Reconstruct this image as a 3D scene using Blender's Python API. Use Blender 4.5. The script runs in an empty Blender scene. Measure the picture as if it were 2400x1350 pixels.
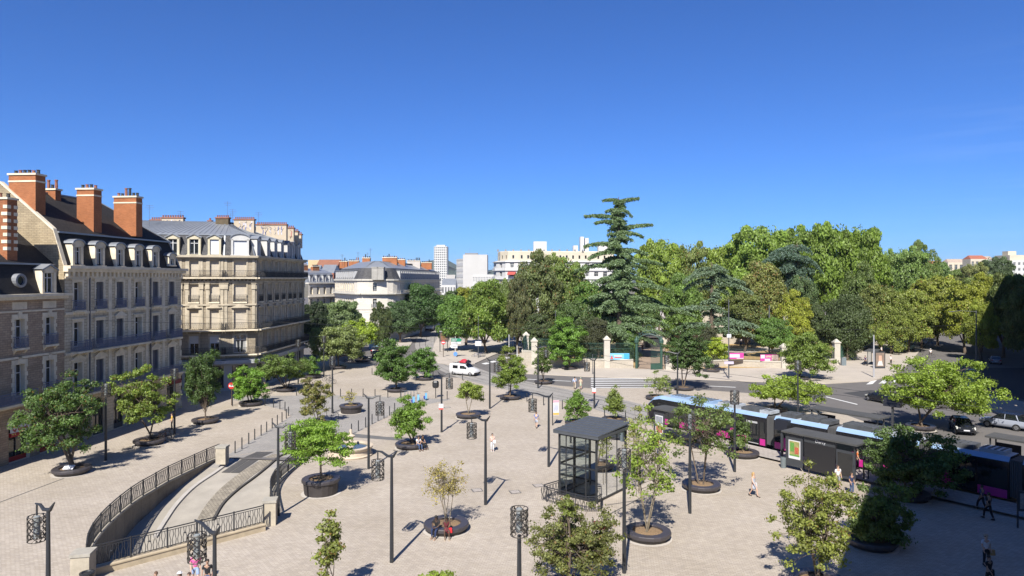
import bpy, bmesh, math, random
import numpy as np
from mathutils import Vector, Matrix
from mathutils.geometry import tessellate_polygon
S = bpy.context.scene
COL = S.collection
# ---------------- camera, sky, sun, exposure ----------------
CH = 16.0                     # camera height above the square
FP = 1600.0                   # focal length in photo pixels (2400 wide)
HY = 655.0                    # horizon row
cd = bpy.data.cameras.new('camera'); cam = bpy.data.objects.new('camera', cd); COL.objects.link(cam)
cam.location = (0, 0, CH); cam.rotation_euler = (math.pi/2, 0, 0)
cd.sensor_width = 36; cd.lens = 24; cd.shift_y = -20/2400; cd.clip_start = .5; cd.clip_end = 20000
S.camera = cam
SUN_EL = math.radians(44.3); SUN_ROT = math.radians(192.6)
w = bpy.data.worlds.new('World'); S.world = w; w.use_nodes = True
nt = w.node_tree; bg = nt.nodes['Background']
sky = nt.nodes.new('ShaderNodeTexSky'); sky.sky_type = 'NISHITA'; sky.sun_disc = False
sky.sun_elevation = SUN_EL; sky.sun_rotation = SUN_ROT; sky.altitude = 0; sky.air_density = .8; sky.dust_density = .5; sky.ozone_density = 8.0
tint = nt.nodes.new('ShaderNodeMix'); tint.data_type = 'RGBA'; tint.blend_type = 'MULTIPLY'; tint.inputs[0].default_value = 1
tint.inputs[7].default_value = (.68, 1.05, 1.58, 1)
nt.links.new(sky.outputs[0], tint.inputs[6])
# a few thin cirrus wisps low on the right
tcw = nt.nodes.new('ShaderNodeTexCoord'); mpw = nt.nodes.new('ShaderNodeMapping'); mpw.inputs['Scale'].default_value = (3, 3, 46); mpw.inputs['Rotation'].default_value = (.05, .06, 0)
nw = nt.nodes.new('ShaderNodeTexNoise'); nw.inputs['Scale'].default_value = 1.6; nw.inputs['Detail'].default_value = 7
rw = nt.nodes.new('ShaderNodeMapRange'); rw.inputs[1].default_value = .5; rw.inputs[2].default_value = .8; rw.inputs[3].default_value = 0; rw.inputs[4].default_value = .07
dw = nt.nodes.new('ShaderNodeVectorMath'); dw.operation = 'DISTANCE'; dw.inputs[1].default_value = (.60, .79, .125)
dr_ = nt.nodes.new('ShaderNodeMapRange'); dr_.inputs[1].default_value = .2; dr_.inputs[2].default_value = .03; dr_.inputs[3].default_value = 0; dr_.inputs[4].default_value = 1
mlw = nt.nodes.new('ShaderNodeMath'); mlw.operation = 'MULTIPLY'; mxw = nt.nodes.new('ShaderNodeMix'); mxw.data_type = 'RGBA'; mxw.inputs[7].default_value = (9, 11, 13.5, 1)
for a_, b_ in ((tcw.outputs['Generated'], mpw.inputs[0]), (mpw.outputs[0], nw.inputs['Vector']), (nw.outputs['Fac'], rw.inputs[0]), (tcw.outputs['Generated'], dw.inputs[0]), (dw.outputs['Value'], dr_.inputs[0]), (rw.outputs[0], mlw.inputs[0]), (dr_.outputs[0], mlw.inputs[1]), (mlw.outputs[0], mxw.inputs[0]), (tint.outputs[2], mxw.inputs[6]), (mxw.outputs[2], bg.inputs[0])): nt.links.new(a_, b_)
bg.inputs[1].default_value = .0512
sd = bpy.data.lights.new('sun', 'SUN'); sd.energy = 5.0; sd.angle = math.radians(.53); sd.color = (1, .95, .87)
so = bpy.data.objects.new('sun', sd); COL.objects.link(so)
ce = math.cos(SUN_EL)
so.rotation_euler = Vector((.218*ce, .976*ce, -math.sin(SUN_EL))).to_track_quat('-Z', 'Y').to_euler()
so.location = (-60, -200, 250)
S.view_settings.view_transform = 'Standard'; S.view_settings.look = 'None'; S.view_settings.gamma = 1
S.view_settings.exposure = 0.89; S.view_settings.use_curve_mapping = False
S.render.engine = 'CYCLES'; S.cycles.max_bounces = 10; S.cycles.diffuse_bounces = 5; S.cycles.transparent_max_bounces = 16

# ---------------- measuring helpers ----------------
def P(px, py, z=0.0):
    Y = (CH-z)*FP/(py-HY)
    return Vector(((px-1200)/FP*Y, Y, z))
def PY(px, Y): return (px-1200)/FP*Y
def ZY(py, Y): return CH-(py-HY)*Y/FP
# ---------------- mesh helpers ----------------
class MB:
    def __init__(s): s.v = []; s.f = []; s.m = []; s.k = 0
    def face(s, pts, k=None):
        n = len(s.v); s.v += [tuple(p) for p in pts]; s.f.append(tuple(range(n, n+len(pts)))); s.m.append(s.k if k is None else k)
    def faces(s, vs, fs, k=None):
        n = len(s.v); s.v += [tuple(p) for p in vs]
        for f in fs: s.f.append(tuple(i+n for i in f)); s.m.append(s.k if k is None else k)
    def box(s, x0, x1, y0, y1, z0, z1, k=None):
        v = [(x0,y0,z0),(x1,y0,z0),(x1,y1,z0),(x0,y1,z0),(x0,y0,z1),(x1,y0,z1),(x1,y1,z1),(x0,y1,z1)]
        s.faces(v, [(0,3,2,1),(4,5,6,7),(0,1,5,4),(1,2,6,5),(2,3,7,6),(3,0,4,7)], k)
    def hull8(s, v, k=None):
        s.faces(v, [(0,3,2,1),(4,5,6,7),(0,1,5,4),(1,2,6,5),(2,3,7,6),(3,0,4,7)], k)
    def bar(s, p, q, w, h=None, k=None):
        p = Vector(p); q = Vector(q); h = h or w; d = (q-p)
        if d.length < 1e-6: return
        d.normalize(); up = Vector((0,0,1)) if abs(d.z) < .95 else Vector((0,1,0))
        a = d.cross(up).normalized()*w/2; b = a.cross(d).normalized()*h/2
        s.hull8([p-a-b, p+a-b, q+a-b, q-a-b, p-a+b, p+a+b, q+a+b, q-a+b], k)
    def tube(s, pts, rad, n=8, k=None, caps=True):
        pts = [Vector(p) for p in pts]; rad = rad if isinstance(rad, (list, tuple)) else [rad]*len(pts)
        vs = []; fs = []
        for i, p in enumerate(pts):
            d = (pts[min(i+1, len(pts)-1)]-pts[max(i-1, 0)]).normalized()
            ref = Vector((0,0,1)) if abs(d.z) < .9 else Vector((1,0,0))
            a = d.cross(ref).normalized(); b = d.cross(a).normalized()
            for j in range(n):
                t = 2*math.pi*j/n; vs.append(p+(a*math.cos(t)+b*math.sin(t))*rad[i])
        for i in range(len(pts)-1):
            for j in range(n):
                fs.append((i*n+j, i*n+(j+1)%n, (i+1)*n+(j+1)%n, (i+1)*n+j))
        if caps: fs.append(tuple(range(n))); fs.append(tuple(range((len(pts)-1)*n, len(pts)*n)))
        s.faces(vs, fs, k)
    def lathe(s, prof, n=24, c=(0,0,0), k=None, ph=0):
        vs = []; fs = []
        for r, z in prof:
            for j in range(n):
                t = 2*math.pi*j/n+ph; vs.append((c[0]+r*math.cos(t), c[1]+r*math.sin(t), c[2]+z))
        for i in range(len(prof)-1):
            for j in range(n): fs.append((i*n+j, i*n+(j+1)%n, (i+1)*n+(j+1)%n, (i+1)*n+j))
        s.faces(vs, fs, k)
    def loft(s, rings, k=None, caps=True):
        n = len(rings[0]); vs = [p for r in rings for p in r]; fs = []
        for i in range(len(rings)-1):
            for j in range(n): fs.append((i*n+j, i*n+(j+1)%n, (i+1)*n+(j+1)%n, (i+1)*n+j))
        if caps: fs.append(tuple(range(n))); fs.append(tuple(range((len(rings)-1)*n, len(rings)*n)))
        s.faces(vs, fs, k)
    def prism(s, poly, z0, z1, k=None, top=True, bottom=False):
        n = len(poly)
        for i in range(n):
            a = poly[i]; b = poly[(i+1)%n]
            s.face([(a[0],a[1],z0),(b[0],b[1],z0),(b[0],b[1],z1),(a[0],a[1],z1)], k)
        if top: s.tess([poly], lambda p: (p[0],p[1],z1), k)
        if bottom: s.tess([poly], lambda p: (p[0],p[1],z0), k)
    def tess(s, loops, fn, k=None):
        lp = [[Vector((p[0], p[1], 0)) for p in l] for l in loops]
        fl = [p for l in loops for p in l]
        tr = tessellate_polygon(lp)
        s.faces([fn(p) for p in fl], [tuple(t) for t in tr], k)
    def mesh(s, name, mats, smooth=False):
        me = bpy.data.meshes.new(name); me.from_pydata(s.v, [], s.f)
        for m in (mats if isinstance(mats, (list, tuple)) else [mats]): me.materials.append(m)
        me.polygons.foreach_set('material_index', s.m)
        bm = bmesh.new(); bm.from_mesh(me)
        bmesh.ops.remove_doubles(bm, verts=bm.verts, dist=1e-5); bmesh.ops.recalc_face_normals(bm, faces=bm.faces)
        bm.to_mesh(me); bm.free()
        if smooth:
            me.polygons.foreach_set('use_smooth', [True]*len(me.polygons))
            try: me.set_sharp_from_angle(angle=math.radians(40))
            except Exception: pass
        return me
    def build(s, name, mats, parent=None, smooth=False, loc=None, rz=None):
        return ob(name, s.mesh(name, mats, smooth), parent, loc, rz)
def ob(name, data, parent=None, loc=None, rz=None, mat4=None):
    o = bpy.data.objects.new(name, data); COL.objects.link(o)
    if parent: o.parent = parent
    if mat4 is not None: o.matrix_local = mat4
    if loc is not None: o.location = loc
    if rz is not None: o.rotation_euler = (0, 0, rz)
    return o
def tag(o, label, cat, group=None):
    o['label'] = label; o['category'] = cat
    if group: o['group'] = group
    return o
def thing(name, label, cat, loc=(0,0,0), rz=0, group=None):
    return tag(ob(name, None, None, loc, rz), label, cat, group)
def struct(o, kind='structure'): o['kind'] = kind; return o
def kids(o): return [c for c in bpy.data.objects if c.parent == o]
def dup(root, loc, rz, label=None, group=None, scale=None):
    r = root.copy(); COL.objects.link(r); r.location = loc; r.rotation_euler = (0, 0, rz)
    if label: r['label'] = label
    if group: r['group'] = group
    if scale: r.scale = (scale,)*3
    for ch in root.children:
        c = ch.copy(); COL.objects.link(c); c.parent = r
        for g in ch.children:
            d = g.copy(); COL.objects.link(d); d.parent = c
    return r
# ---------------- materials ----------------
MC = {}
AF = .74
def _new(name):
    m = bpy.data.materials.new(name); m.use_nodes = True
    return m, m.node_tree, m.node_tree.nodes['Principled BSDF']
def mul(c, f): return (min(1, c[0]*f), min(1, c[1]*f), min(1, c[2]*f), 1)
def M(name, col, rough=.75, var=.12, sc=2.0, metal=0, bump=0, spec=.5):
    if name in MC: return MC[name]
    col = tuple(c*AF for c in col)
    m, t, b = _new(name); N = t.nodes.new; L = t.links.new
    b.inputs['Roughness'].default_value = rough; b.inputs['Metallic'].default_value = metal
    b.inputs['Specular IOR Level'].default_value = spec
    if var:
        tc = N('ShaderNodeTexCoord'); n = N('ShaderNodeTexNoise'); n.inputs['Scale'].default_value = sc; n.inputs['Detail'].default_value = 6
        n.inputs['Roughness'].default_value = .65
        L(tc.outputs['Object'], n.inputs['Vector'])
        r = N('ShaderNodeValToRGB'); r.color_ramp.elements[0].position = .3; r.color_ramp.elements[1].position = .7
        r.color_ramp.elements[0].color = mul(col, 1-var); r.color_ramp.elements[1].color = mul(col, 1+var)
        L(n.outputs['Fac'], r.inputs['Fac']); L(r.outputs['Color'], b.inputs['Base Color'])
        if bump:
            bp = N('ShaderNodeBump'); bp.inputs['Strength'].default_value = bump; bp.inputs['Distance'].default_value = .03
            L(n.outputs['Fac'], bp.inputs['Height']); L(bp.outputs[0], b.inputs['Normal'])
    else: b.inputs['Base Color'].default_value = (*col, 1)
    MC[name] = m; return m
def BR(name, c1, c2, mort, bw, bh, ms, wall=True, rough=.85, patch=.2, psc=.25, rot=0, tint=None, off=.5, bias=0):
    """courses of blocks or pavers"""
    if name in MC: return MC[name]
    c1, c2, mort = [tuple(c*AF for c in q) for q in (c1, c2, mort)]
    m, t, b = _new(name); N = t.nodes.new; L = t.links.new
    b.inputs['Roughness'].default_value = rough; b.inputs['Specular IOR Level'].default_value = .3
    tc = N('ShaderNodeTexCoord')
    if wall:
        sp = N('ShaderNodeSeparateXYZ'); L(tc.outputs['Object'], sp.inputs[0])
        ad = N('ShaderNodeMath'); L(sp.outputs[0], ad.inputs[0]); L(sp.outputs[1], ad.inputs[1])
        cb = N('ShaderNodeCombineXYZ'); L(ad.outputs[0], cb.inputs[0]); L(sp.outputs[2], cb.inputs[1]); vec = cb.outputs[0]
    else:
        mp = N('ShaderNodeMapping'); mp.inputs['Rotation'].default_value = (0, 0, rot); L(tc.outputs['Object'], mp.inputs[0]); vec = mp.outputs[0]
    br = N('ShaderNodeTexBrick'); br.inputs['Scale'].default_value = 1; br.inputs['Brick Width'].default_value = bw
    br.inputs['Row Height'].default_value = bh; br.inputs['Mortar Size'].default_value = ms; br.inputs['Mortar Smooth'].default_value = .1
    br.inputs['Color1'].default_value = (*c1, 1); br.inputs['Color2'].default_value = (*c2, 1); br.inputs['Mortar'].default_value = (*mort, 1)
    br.inputs['Bias'].default_value = bias
    br.offset = off; L(vec, br.inputs['Vector'])
    n = N('ShaderNodeTexNoise'); n.inputs['Scale'].default_value = psc; n.inputs['Detail'].default_value = 8; n.inputs['Roughness'].default_value = .62
    L(tc.outputs['Object'], n.inputs['Vector'])
    r = N('ShaderNodeValToRGB'); r.color_ramp.elements[0].position = .32; r.color_ramp.elements[1].position = .68
    g = 1-patch; tn = tint or (1, 1, 1)
    r.color_ramp.elements[0].color = (g*tn[0], g*tn[1], g*tn[2], 1); r.color_ramp.elements[1].color = (1, 1, 1, 1)
    L(n.outputs['Fac'], r.inputs['Fac'])
    mx = N('ShaderNodeMix'); mx.data_type = 'RGBA'; mx.blend_type = 'MULTIPLY'; mx.inputs[0].default_value = 1
    L(br.outputs['Color'], mx.inputs[6]); L(r.outputs['Color'], mx.inputs[7])
    n2 = N('ShaderNodeTexNoise'); n2.inputs['Scale'].default_value = psc*11; n2.inputs['Detail'].default_value = 5; n2.inputs['Roughness'].default_value = .7; L(tc.outputs['Object'], n2.inputs['Vector'])
    r2 = N('ShaderNodeValToRGB'); r2.color_ramp.elements[0].position = .35; r2.color_ramp.elements[1].position = .65; q = patch*.45
    r2.color_ramp.elements[0].color = (1-q, 1-q*1.05, 1-q*.95, 1); r2.color_ramp.elements[1].color = (1+q*.4, 1+q*.3, 1, 1); L(n2.outputs['Fac'], r2.inputs['Fac'])
    mx2 = N('ShaderNodeMix'); mx2.data_type = 'RGBA'; mx2.blend_type = 'MULTIPLY'; mx2.inputs[0].default_value = 1; L(mx.outputs[2], mx2.inputs[6]); L(r2.outputs['Color'], mx2.inputs[7]); L(mx2.outputs[2], b.inputs['Base Color'])
    bp = N('ShaderNodeBump'); bp.inputs['Strength'].default_value = .5; bp.inputs['Distance'].default_value = .015; bp.invert = True
    L(br.outputs['Fac'], bp.inputs['Height']); L(bp.outputs[0], b.inputs['Normal'])
    MC[name] = m; return m
def glass(name, col=(.02,.025,.03), rough=.06):
    return M(name, col, rough, 0, spec=.9)
def clear_glass():
    if 'clear_glass' in MC: return MC['clear_glass']
    m, t, b = _new('clear_glass'); N = t.nodes.new; L = t.links.new
    gl = N('ShaderNodeBsdfGlossy'); gl.inputs['Roughness'].default_value = .03; gl.inputs['Color'].default_value = (.8,.85,.9,1)
    tr = N('ShaderNodeBsdfTransparent'); tr.inputs['Color'].default_value = (.84,.88,.87,1)
    fr = N('ShaderNodeLayerWeight'); fr.inputs['Blend'].default_value = .25
    mx = N('ShaderNodeMixShader'); L(fr.outputs['Fresnel'], mx.inputs[0]); L(tr.outputs[0], mx.inputs[1]); L(gl.outputs[0], mx.inputs[2])
    L(mx.outputs[0], t.nodes['Material Output'].inputs['Surface'])
    MC['clear_glass'] = m; return m
def leafmat():
    if 'leaf' in MC: return MC['leaf']
    m, t, b = _new('leaf'); N = t.nodes.new; L = t.links.new
    t.nodes.remove(b)
    oi = N('ShaderNodeObjectInfo'); at = N('ShaderNodeAttribute'); at.attribute_name = 'v'
    mr = N('ShaderNodeMapRange'); mr.inputs[3].default_value = .5; mr.inputs[4].default_value = 1.6; L(at.outputs['Fac'], mr.inputs[0])
    ml = N('ShaderNodeVectorMath'); ml.operation = 'SCALE'; L(oi.outputs['Color'], ml.inputs[0]); L(mr.outputs[0], ml.inputs['Scale'])
    # autumn tips: share of leaves given by the object's alpha value
    a2 = N('ShaderNodeAttribute'); a2.attribute_name = 'h'
    lt = N('ShaderNodeMath'); lt.operation = 'LESS_THAN'; L(a2.outputs['Fac'], lt.inputs[0]); L(oi.outputs['Alpha'], lt.inputs[1])
    mx = N('ShaderNodeMix'); mx.data_type = 'RGBA'; L(lt.outputs[0], mx.inputs[0]); L(ml.outputs[0], mx.inputs[6])
    mx.inputs[7].default_value = (.20, .12, .035, 1)
    d = N('ShaderNodeBsdfDiffuse'); L(mx.outputs[2], d.inputs[0])
    tl = N('ShaderNodeBsdfTranslucent'); sc = N('ShaderNodeVectorMath'); sc.operation = 'MULTIPLY'; sc.inputs[1].default_value = (1.5, 1.6, .6)
    L(mx.outputs[2], sc.inputs[0]); L(sc.outputs[0], tl.inputs[0])
    m1 = N('ShaderNodeMixShader'); m1.inputs[0].default_value = .38; L(d.outputs[0], m1.inputs[1]); L(tl.outputs[0], m1.inputs[2])
    gl = N('ShaderNodeBsdfGlossy'); gl.inputs['Roughness'].default_value = .55; gl.inputs[0].default_value = (1,1,1,1)
    m2 = N('ShaderNodeMixShader'); m2.inputs[0].default_value = .022; L(m1.outputs[0], m2.inputs[1]); L(gl.outputs[0], m2.inputs[2])
    L(m2.outputs[0], t.nodes['Material Output'].inputs['Surface'])
    MC['leaf'] = m; return m
DARK = lambda: M('dark_metal', (.022,.024,.027), .45, .15, 3)
IRON = lambda: M('iron', (.03,.03,.032), .6, .2, 5)
WHITE = lambda: M('white_paint', (.75,.75,.74), .5, .04, 3)
SLATE = lambda: BR('slate', (.022,.021,.023), (.034,.032,.034), (.012,.012,.013), .28, .16, .012, rough=.7, patch=.3, psc=.6)
SLATEG = lambda: BR('slate_grey', (.075,.075,.08), (.13,.13,.135), (.04,.04,.045), .3, .18, .012, rough=.65, patch=.35, psc=.8)
ZINC = lambda: M('zinc', (.32,.34,.365), .42, .12, .6, .35)
BRICK = lambda: BR('red_brick', (.56,.20,.075), (.44,.145,.05), (.38,.22,.13), .24, .08, .008, patch=.25, psc=.9)
TRIM = lambda: M('stone_trim', (.80,.70,.52), .85, .2, 1.2, bump=.2)
CREAM = lambda: BR('stone_cream', (.50,.43,.315), (.455,.385,.285), (.33,.27,.195), .9, .42, .02, patch=.38, psc=.35)
LIME = lambda: BR('stone_lime', (.90,.775,.56), (.78,.665,.475), (.55,.46,.325), .75, .30, .025, patch=.3, psc=.5)
RUB = lambda: BR('stone_rubble', (.60,.465,.33), (.46,.345,.245), (.38,.29,.21), .55, .2, .025, patch=.3, psc=.7)
TERRA = lambda: M('terracotta', (.30,.12,.075), .8, .2, 3)
WINFR = lambda: M('window_frame', (.8,.8,.78), .5, .05, 2)
GL = lambda: glass('window_glass')
# ================= the setting =================
def sheet(name, loops, z, mat, kind='structure'):
    b = MB(); b.tess(loops, lambda p: (p[0], p[1], z)); o = b.build(name, mat)
    for p in o.data.polygons:
        if p.normal.z < 0: p.flip()
    return struct(o, kind)
def slab(name, poly, h, mat, kerb):
    b = MB(); b.prism(poly, -.02, h, 0); o = b.build(name, [mat]); return struct(o)
def PL(*a): return [P(x, y)[:2] for x, y in a]
def cr(pts, n=6):
    """Catmull-Rom through 2-D or 3-D points"""
    p = [Vector(q) for q in pts]; p = [2*p[0]-p[1]]+p+[2*p[-1]-p[-2]]; out = []
    for i in range(1, len(p)-2):
        for j in range(n):
            t = j/n; a, b, c, d = p[i-1:i+3]
            out.append(.5*((2*b)+(c-a)*t+(2*a-5*b+4*c-d)*t*t+(3*b-a-3*c+d)*t**3))
    out.append(p[-2]); return out
# ramp opening
rampL = cr(PL((514,1074),(484,1087),(453,1102),(422,1117),(388,1134),(355,1154),(322,1174),(292,1197),(265,1221),(240,1247),(218,1277),(206,1305),(203,1330)), 3)
rampR = cr(PL((641,1216),(636,1190),(634,1165),(645,1140),(665,1118),(690,1097),(725,1070),(755,1048),(779,1034)), 3)
rampL = [p.to_2d() for p in rampL]; rampR = [p.to_2d() for p in rampR]
hole = rampL+rampR
hole_l = [tuple(p) for p in hole]
far = 5200
GB = [(-far,-200),(far,-200),(far,far),(-far,far)]
m_ground = M('dry_earth', (.16,.14,.09), .95, .35, .02)
sheet('ground', [GB, hole_l], -.03, m_ground)
m_asph = M('asphalt', (.15,.138,.13), .9, .10, .35, bump=.15)
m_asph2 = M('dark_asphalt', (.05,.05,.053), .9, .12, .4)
m_plaza = BR('plaza_pavers', (.60,.53,.45), (.49,.43,.36), (.39,.335,.275), .30, .15, .014, wall=False, patch=.17, psc=.16, rot=math.radians(8), tint=(1,.985,.95))
m_plaza2 = BR('pale_pavers', (.52,.47,.425), (.45,.40,.36), (.30,.27,.25), .5, .3, .02, wall=False, patch=.15, psc=.2, rot=math.radians(-20))
m_lane = BR('grey_setts', (.43,.405,.375), (.385,.365,.34), (.29,.275,.255), .4, .2, .012, wall=False, patch=.22, psc=.2, rot=math.radians(40))
m_sidew = M('pale_pavement', (.50,.44,.37), .9, .10, .25)
m_kerb = M('kerb_stone', (.46,.43,.39), .85, .1, 1)
# road (the wide sheet north of the square)
sheet('road', [[(-120,75),(120,40),(190,60),(420,600),(-200,600)]], -.012, m_asph)
plz = [(-120,-150),(90,-150),(90,20)] + [tuple(p) for p in PL((2400,1085),(2120,1022),(1990,975),(1937,955),(1751,921),(1660,915),(1530,909),(1386,910),(1286,902),(1234,899),(1158,893),(1127,886),(1013,884),(960,868),(900,855),(815,852),(770,838),(735,850),(724,862))] + [(-36.7,124),(-60,170),(-120,170)]
sheet('plaza', [plz, hole_l], 0, m_plaza)
lane = PL((560,1060),(683,975),(668,963),(600,945),(555,935),(600,930),(760,927),(880,930),(940,933),(1048,936),(1085,945),(980,950),(925,966),(872,995),(820,1023),(779,1033)) + [tuple(p) for p in reversed(rampR[:])][:-3]
lane = PL((541,1064),(600,1025),(683,975),(668,962),(600,945),(540,937),(560,929),(760,926),(880,929),(940,932),(1060,936),(985,951),(925,967),(872,995),(820,1023),(783,1036),(755,1050),(725,1072),(690,1099),(600,1090))
lane2 = PL((526,1071),(600,1025),(683,975),(668,962),(600,945),(540,937),(560,929),(760,926),(880,929),(940,932),(1060,936),(985,951),(925,967),(872,995),(820,1023),(779,1033.5))
sheet('service_lane', [lane2], .004, m_lane)
# darker paving panel right of the fountain
sheet('paving_panel', [PL((828,1016),(905,1024),(960,1026),(935,1033),(815,1024))], .008, M('dark_setts', (.15,.145,.14), .9, .15, 1))
# tram track bed and rails
TR = [P(1003,775),P(992,797),P(992,815),P(1008,836),P(1045,862),P(1100,884),P(1180,904),P(1300,929),P(1400,950)]
TD = Vector((.6,-.8,0)); T0 = Vector((15.9,74.8,0)); TNn = Vector((-.8,-.6,0))   # near roof edge line of the tram
cl0 = T0-TNn*1.2
tl = [p for p in TR]+[cl0-TD*3, cl0+TD*8, cl0+TD*20, cl0+TD*45, cl0+TD*80]
tl = cr(tl, 6)
def offset(line, d):
    out = []
    for i, p in enumerate(line):
        a = line[max(0, i-1)]; b = line[min(len(line)-1, i+1)]; t = (b-a).normalized(); out.append(p+Vector((-t.y, t.x, 0))*d)
    return out
def ribbon(name, line, d0, d1, z, mat, kind='structure'):
    a = offset(line, d0); c = offset(line, d1); b = MB()
    for i in range(len(a)-1): b.face([(a[i].x,a[i].y,z),(a[i+1].x,a[i+1].y,z),(c[i+1].x,c[i+1].y,z),(c[i].x,c[i].y,z)])
    o = b.build(name, mat)
    for p in o.data.polygons:
        if p.normal.z < 0: p.flip()
    return struct(o, kind)
ribbon('tram_track_bed', tl, -1.8, 5.4, .008, m_lane)
b = MB()
for d in (-.72, .72, 2.9, 4.34):
    a = offset(tl, d-.05); c = offset(tl, d+.05)
    for i in range(len(a)-1): b.face([(a[i].x,a[i].y,.014),(a[i+1].x,a[i+1].y,.014),(c[i+1].x,c[i+1].y,.014),(c[i].x,c[i].y,.014)])
struct(b.build('tram_rails', M('rail_steel', (.06,.055,.05), .4, .1, 2, .5)))
# pavements on the far side
sw = PL((1226,876),(1386,884),(1640,890),(1850,898),(1937,900),(2040,894),(2095,880),(2125,858),(2150,830),(2175,800),(2205,768),(2222,745)) + [(200,330),(60,330)] + PL((1215,760),(1212,835),(1217,862))
slab('park_pavement', sw, .12, m_sidew, m_kerb)
pen = PL((1024,851),(1062,857),(1113,853),(1155,834),(1205,815),(1205,775),(1060,765),(1034,780),(1018,805),(1012,832))
slab('traffic_island', pen, .12, m_sidew, m_kerb)
slab('left_pavement', PL((868,815),(885,795),(930,785),(960,790),(966,803),(952,826),(930,838),(905,832)), .12, m_sidew, m_kerb)
slab('corner_pavement', PL((2262,936),(2280,918),(2420,948),(2500,990),(2400,987),(2345,972)), .12, m_sidew, m_kerb)
sheet('darker_road_patch', [PL((2286,862),(2420,862),(2430,945),(2290,905))], -.006, m_asph2)  # dark colour laid where the avenue building's shadow falls on the road
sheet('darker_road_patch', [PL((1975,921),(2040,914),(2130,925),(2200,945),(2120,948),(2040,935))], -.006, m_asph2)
# platform strips
ribbon('tram_platform', [cl0+TD*2.5, cl0+TD*60], -4.4, -1.45, .2, m_plaza2)
ribbon('platform_edge', [cl0+TD*2.5, cl0+TD*60], -1.75, -1.45, .206, m_kerb)
ribbon('tram_platform', [cl0+TD*8, cl0+TD*60], 5.2, 8.2, .2, m_plaza2)
# road markings
m_mark = M('road_marking', (.72,.72,.70), .8, .12, 1.5)
def strip(loops, z=-.006, name='road_marking'):
    b = MB()
    for l in loops: b.tess([l], lambda p: (p[0], p[1], z))
    o = b.build(name, m_mark)
    for p in o.data.polygons:
        if p.normal.z < 0: p.flip()
    return struct(o)
strip([PL((1386,y0),(1540,y0+1),(1541,y0+1.9),(1384,y0+1.6)) for y0 in (885.8,889.6,893.6,898,902.6,907.2)])
strip([PL((1236,888),(1338,893),(1338,893.9),(1236,888.9)), PL((1660,904),(1724,907),(1724,908),(1660,905)), PL((1936,929),(2010,947),(2009,948.5),(1935,930.3)), PL((1127,886),(1158,893),(1158,894),(1127,887.2))])
strip([PL((2030+i*29,901-i*1.5),(2045+i*29,900-i*1.5),(2056+i*27,890-i),(2044+i*27,891-i)) for i in range(5)])
strip([PL((2262,y),(2287,y+1),(2290,y+3.2),(2262,y+2.6)) for y in (864,871,878,885.5,893.5,902,911)])
strip([PL((1128+i*16,852-i*4.3),(1140+i*16,849.5-i*4.3),(1150+i*16,851.5-i*4.3),(1138+i*16,854-i*4.3)) for i in range(6)])
# manholes and drains
m_iron = M('manhole_iron', (.10,.095,.09), .7, .2, 4)
def cover(px, py, w=.8, d=.8, rz=.3):
    p = P(px, py); b = MB(); b.box(-w/2, w/2, -d/2, d/2, 0, .016, 0); b.box(-w/2+.07, w/2-.07, -d/2+.07, d/2-.07, .0161, .022, 1)
    return tag(b.build('manhole_cover', [m_iron, m_plaza2], loc=p, rz=rz), 'flat square access cover framed in dark iron in the paving', 'cover', 'access covers let into the square')
for x, y in ((1118,1149),(1207,1153),(1048,955),(1262,1138),(2050,1215)): cover(x, y)
for l in (((-40,1192),(180,1110)),((1421,1184),(1512,1170)),((1408,1216),(1500,1168))):
    p_, q_ = P(*l[0]), P(*l[1]); n_ = (q_-p_).normalized().cross(Vector((0,0,1)))*.06
    sheet('drain_channel', [[tuple((p_+n_)[:2]), tuple((q_+n_)[:2]), tuple((q_-n_)[:2]), tuple((p_-n_)[:2])]], .005, m_iron)
# ---------------- ramp ----------------
RY0 = 61.5; RA = .135
def rz(Y): return -RA*max(0, RY0-Y)
def R3(px, py, dz=0):           # point of the photo on the sloping ramp floor
    k = (py-HY)/FP             # z = CH-k*Y = -RA*(RY0-Y)+dz
    Y = (CH+RA*RY0-dz)/(k+RA); return Vector(((px-1200)/FP*Y, Y, rz(Y)+dz))
m_ramp = M('ramp_concrete', (.38,.345,.29), .85, .16, .5)
b = MB(); ys = np.linspace(min(p[1] for p in hole)-6, 66, 16); xs = (-34, -12); ys = list(ys[:-1])+[RY0, 74]; ys.sort()
for i in range(len(ys)-1):
    za, zb_ = [rz(y)-(.02 if y < RY0 else .006) for y in (ys[i], ys[i+1])]
    b.face([(xs[0],ys[i],za),(xs[1],ys[i],za),(xs[1],ys[i+1],zb_),(xs[0],ys[i+1],zb_)], 1 if ys[i] > 57.5 else 0)
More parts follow.
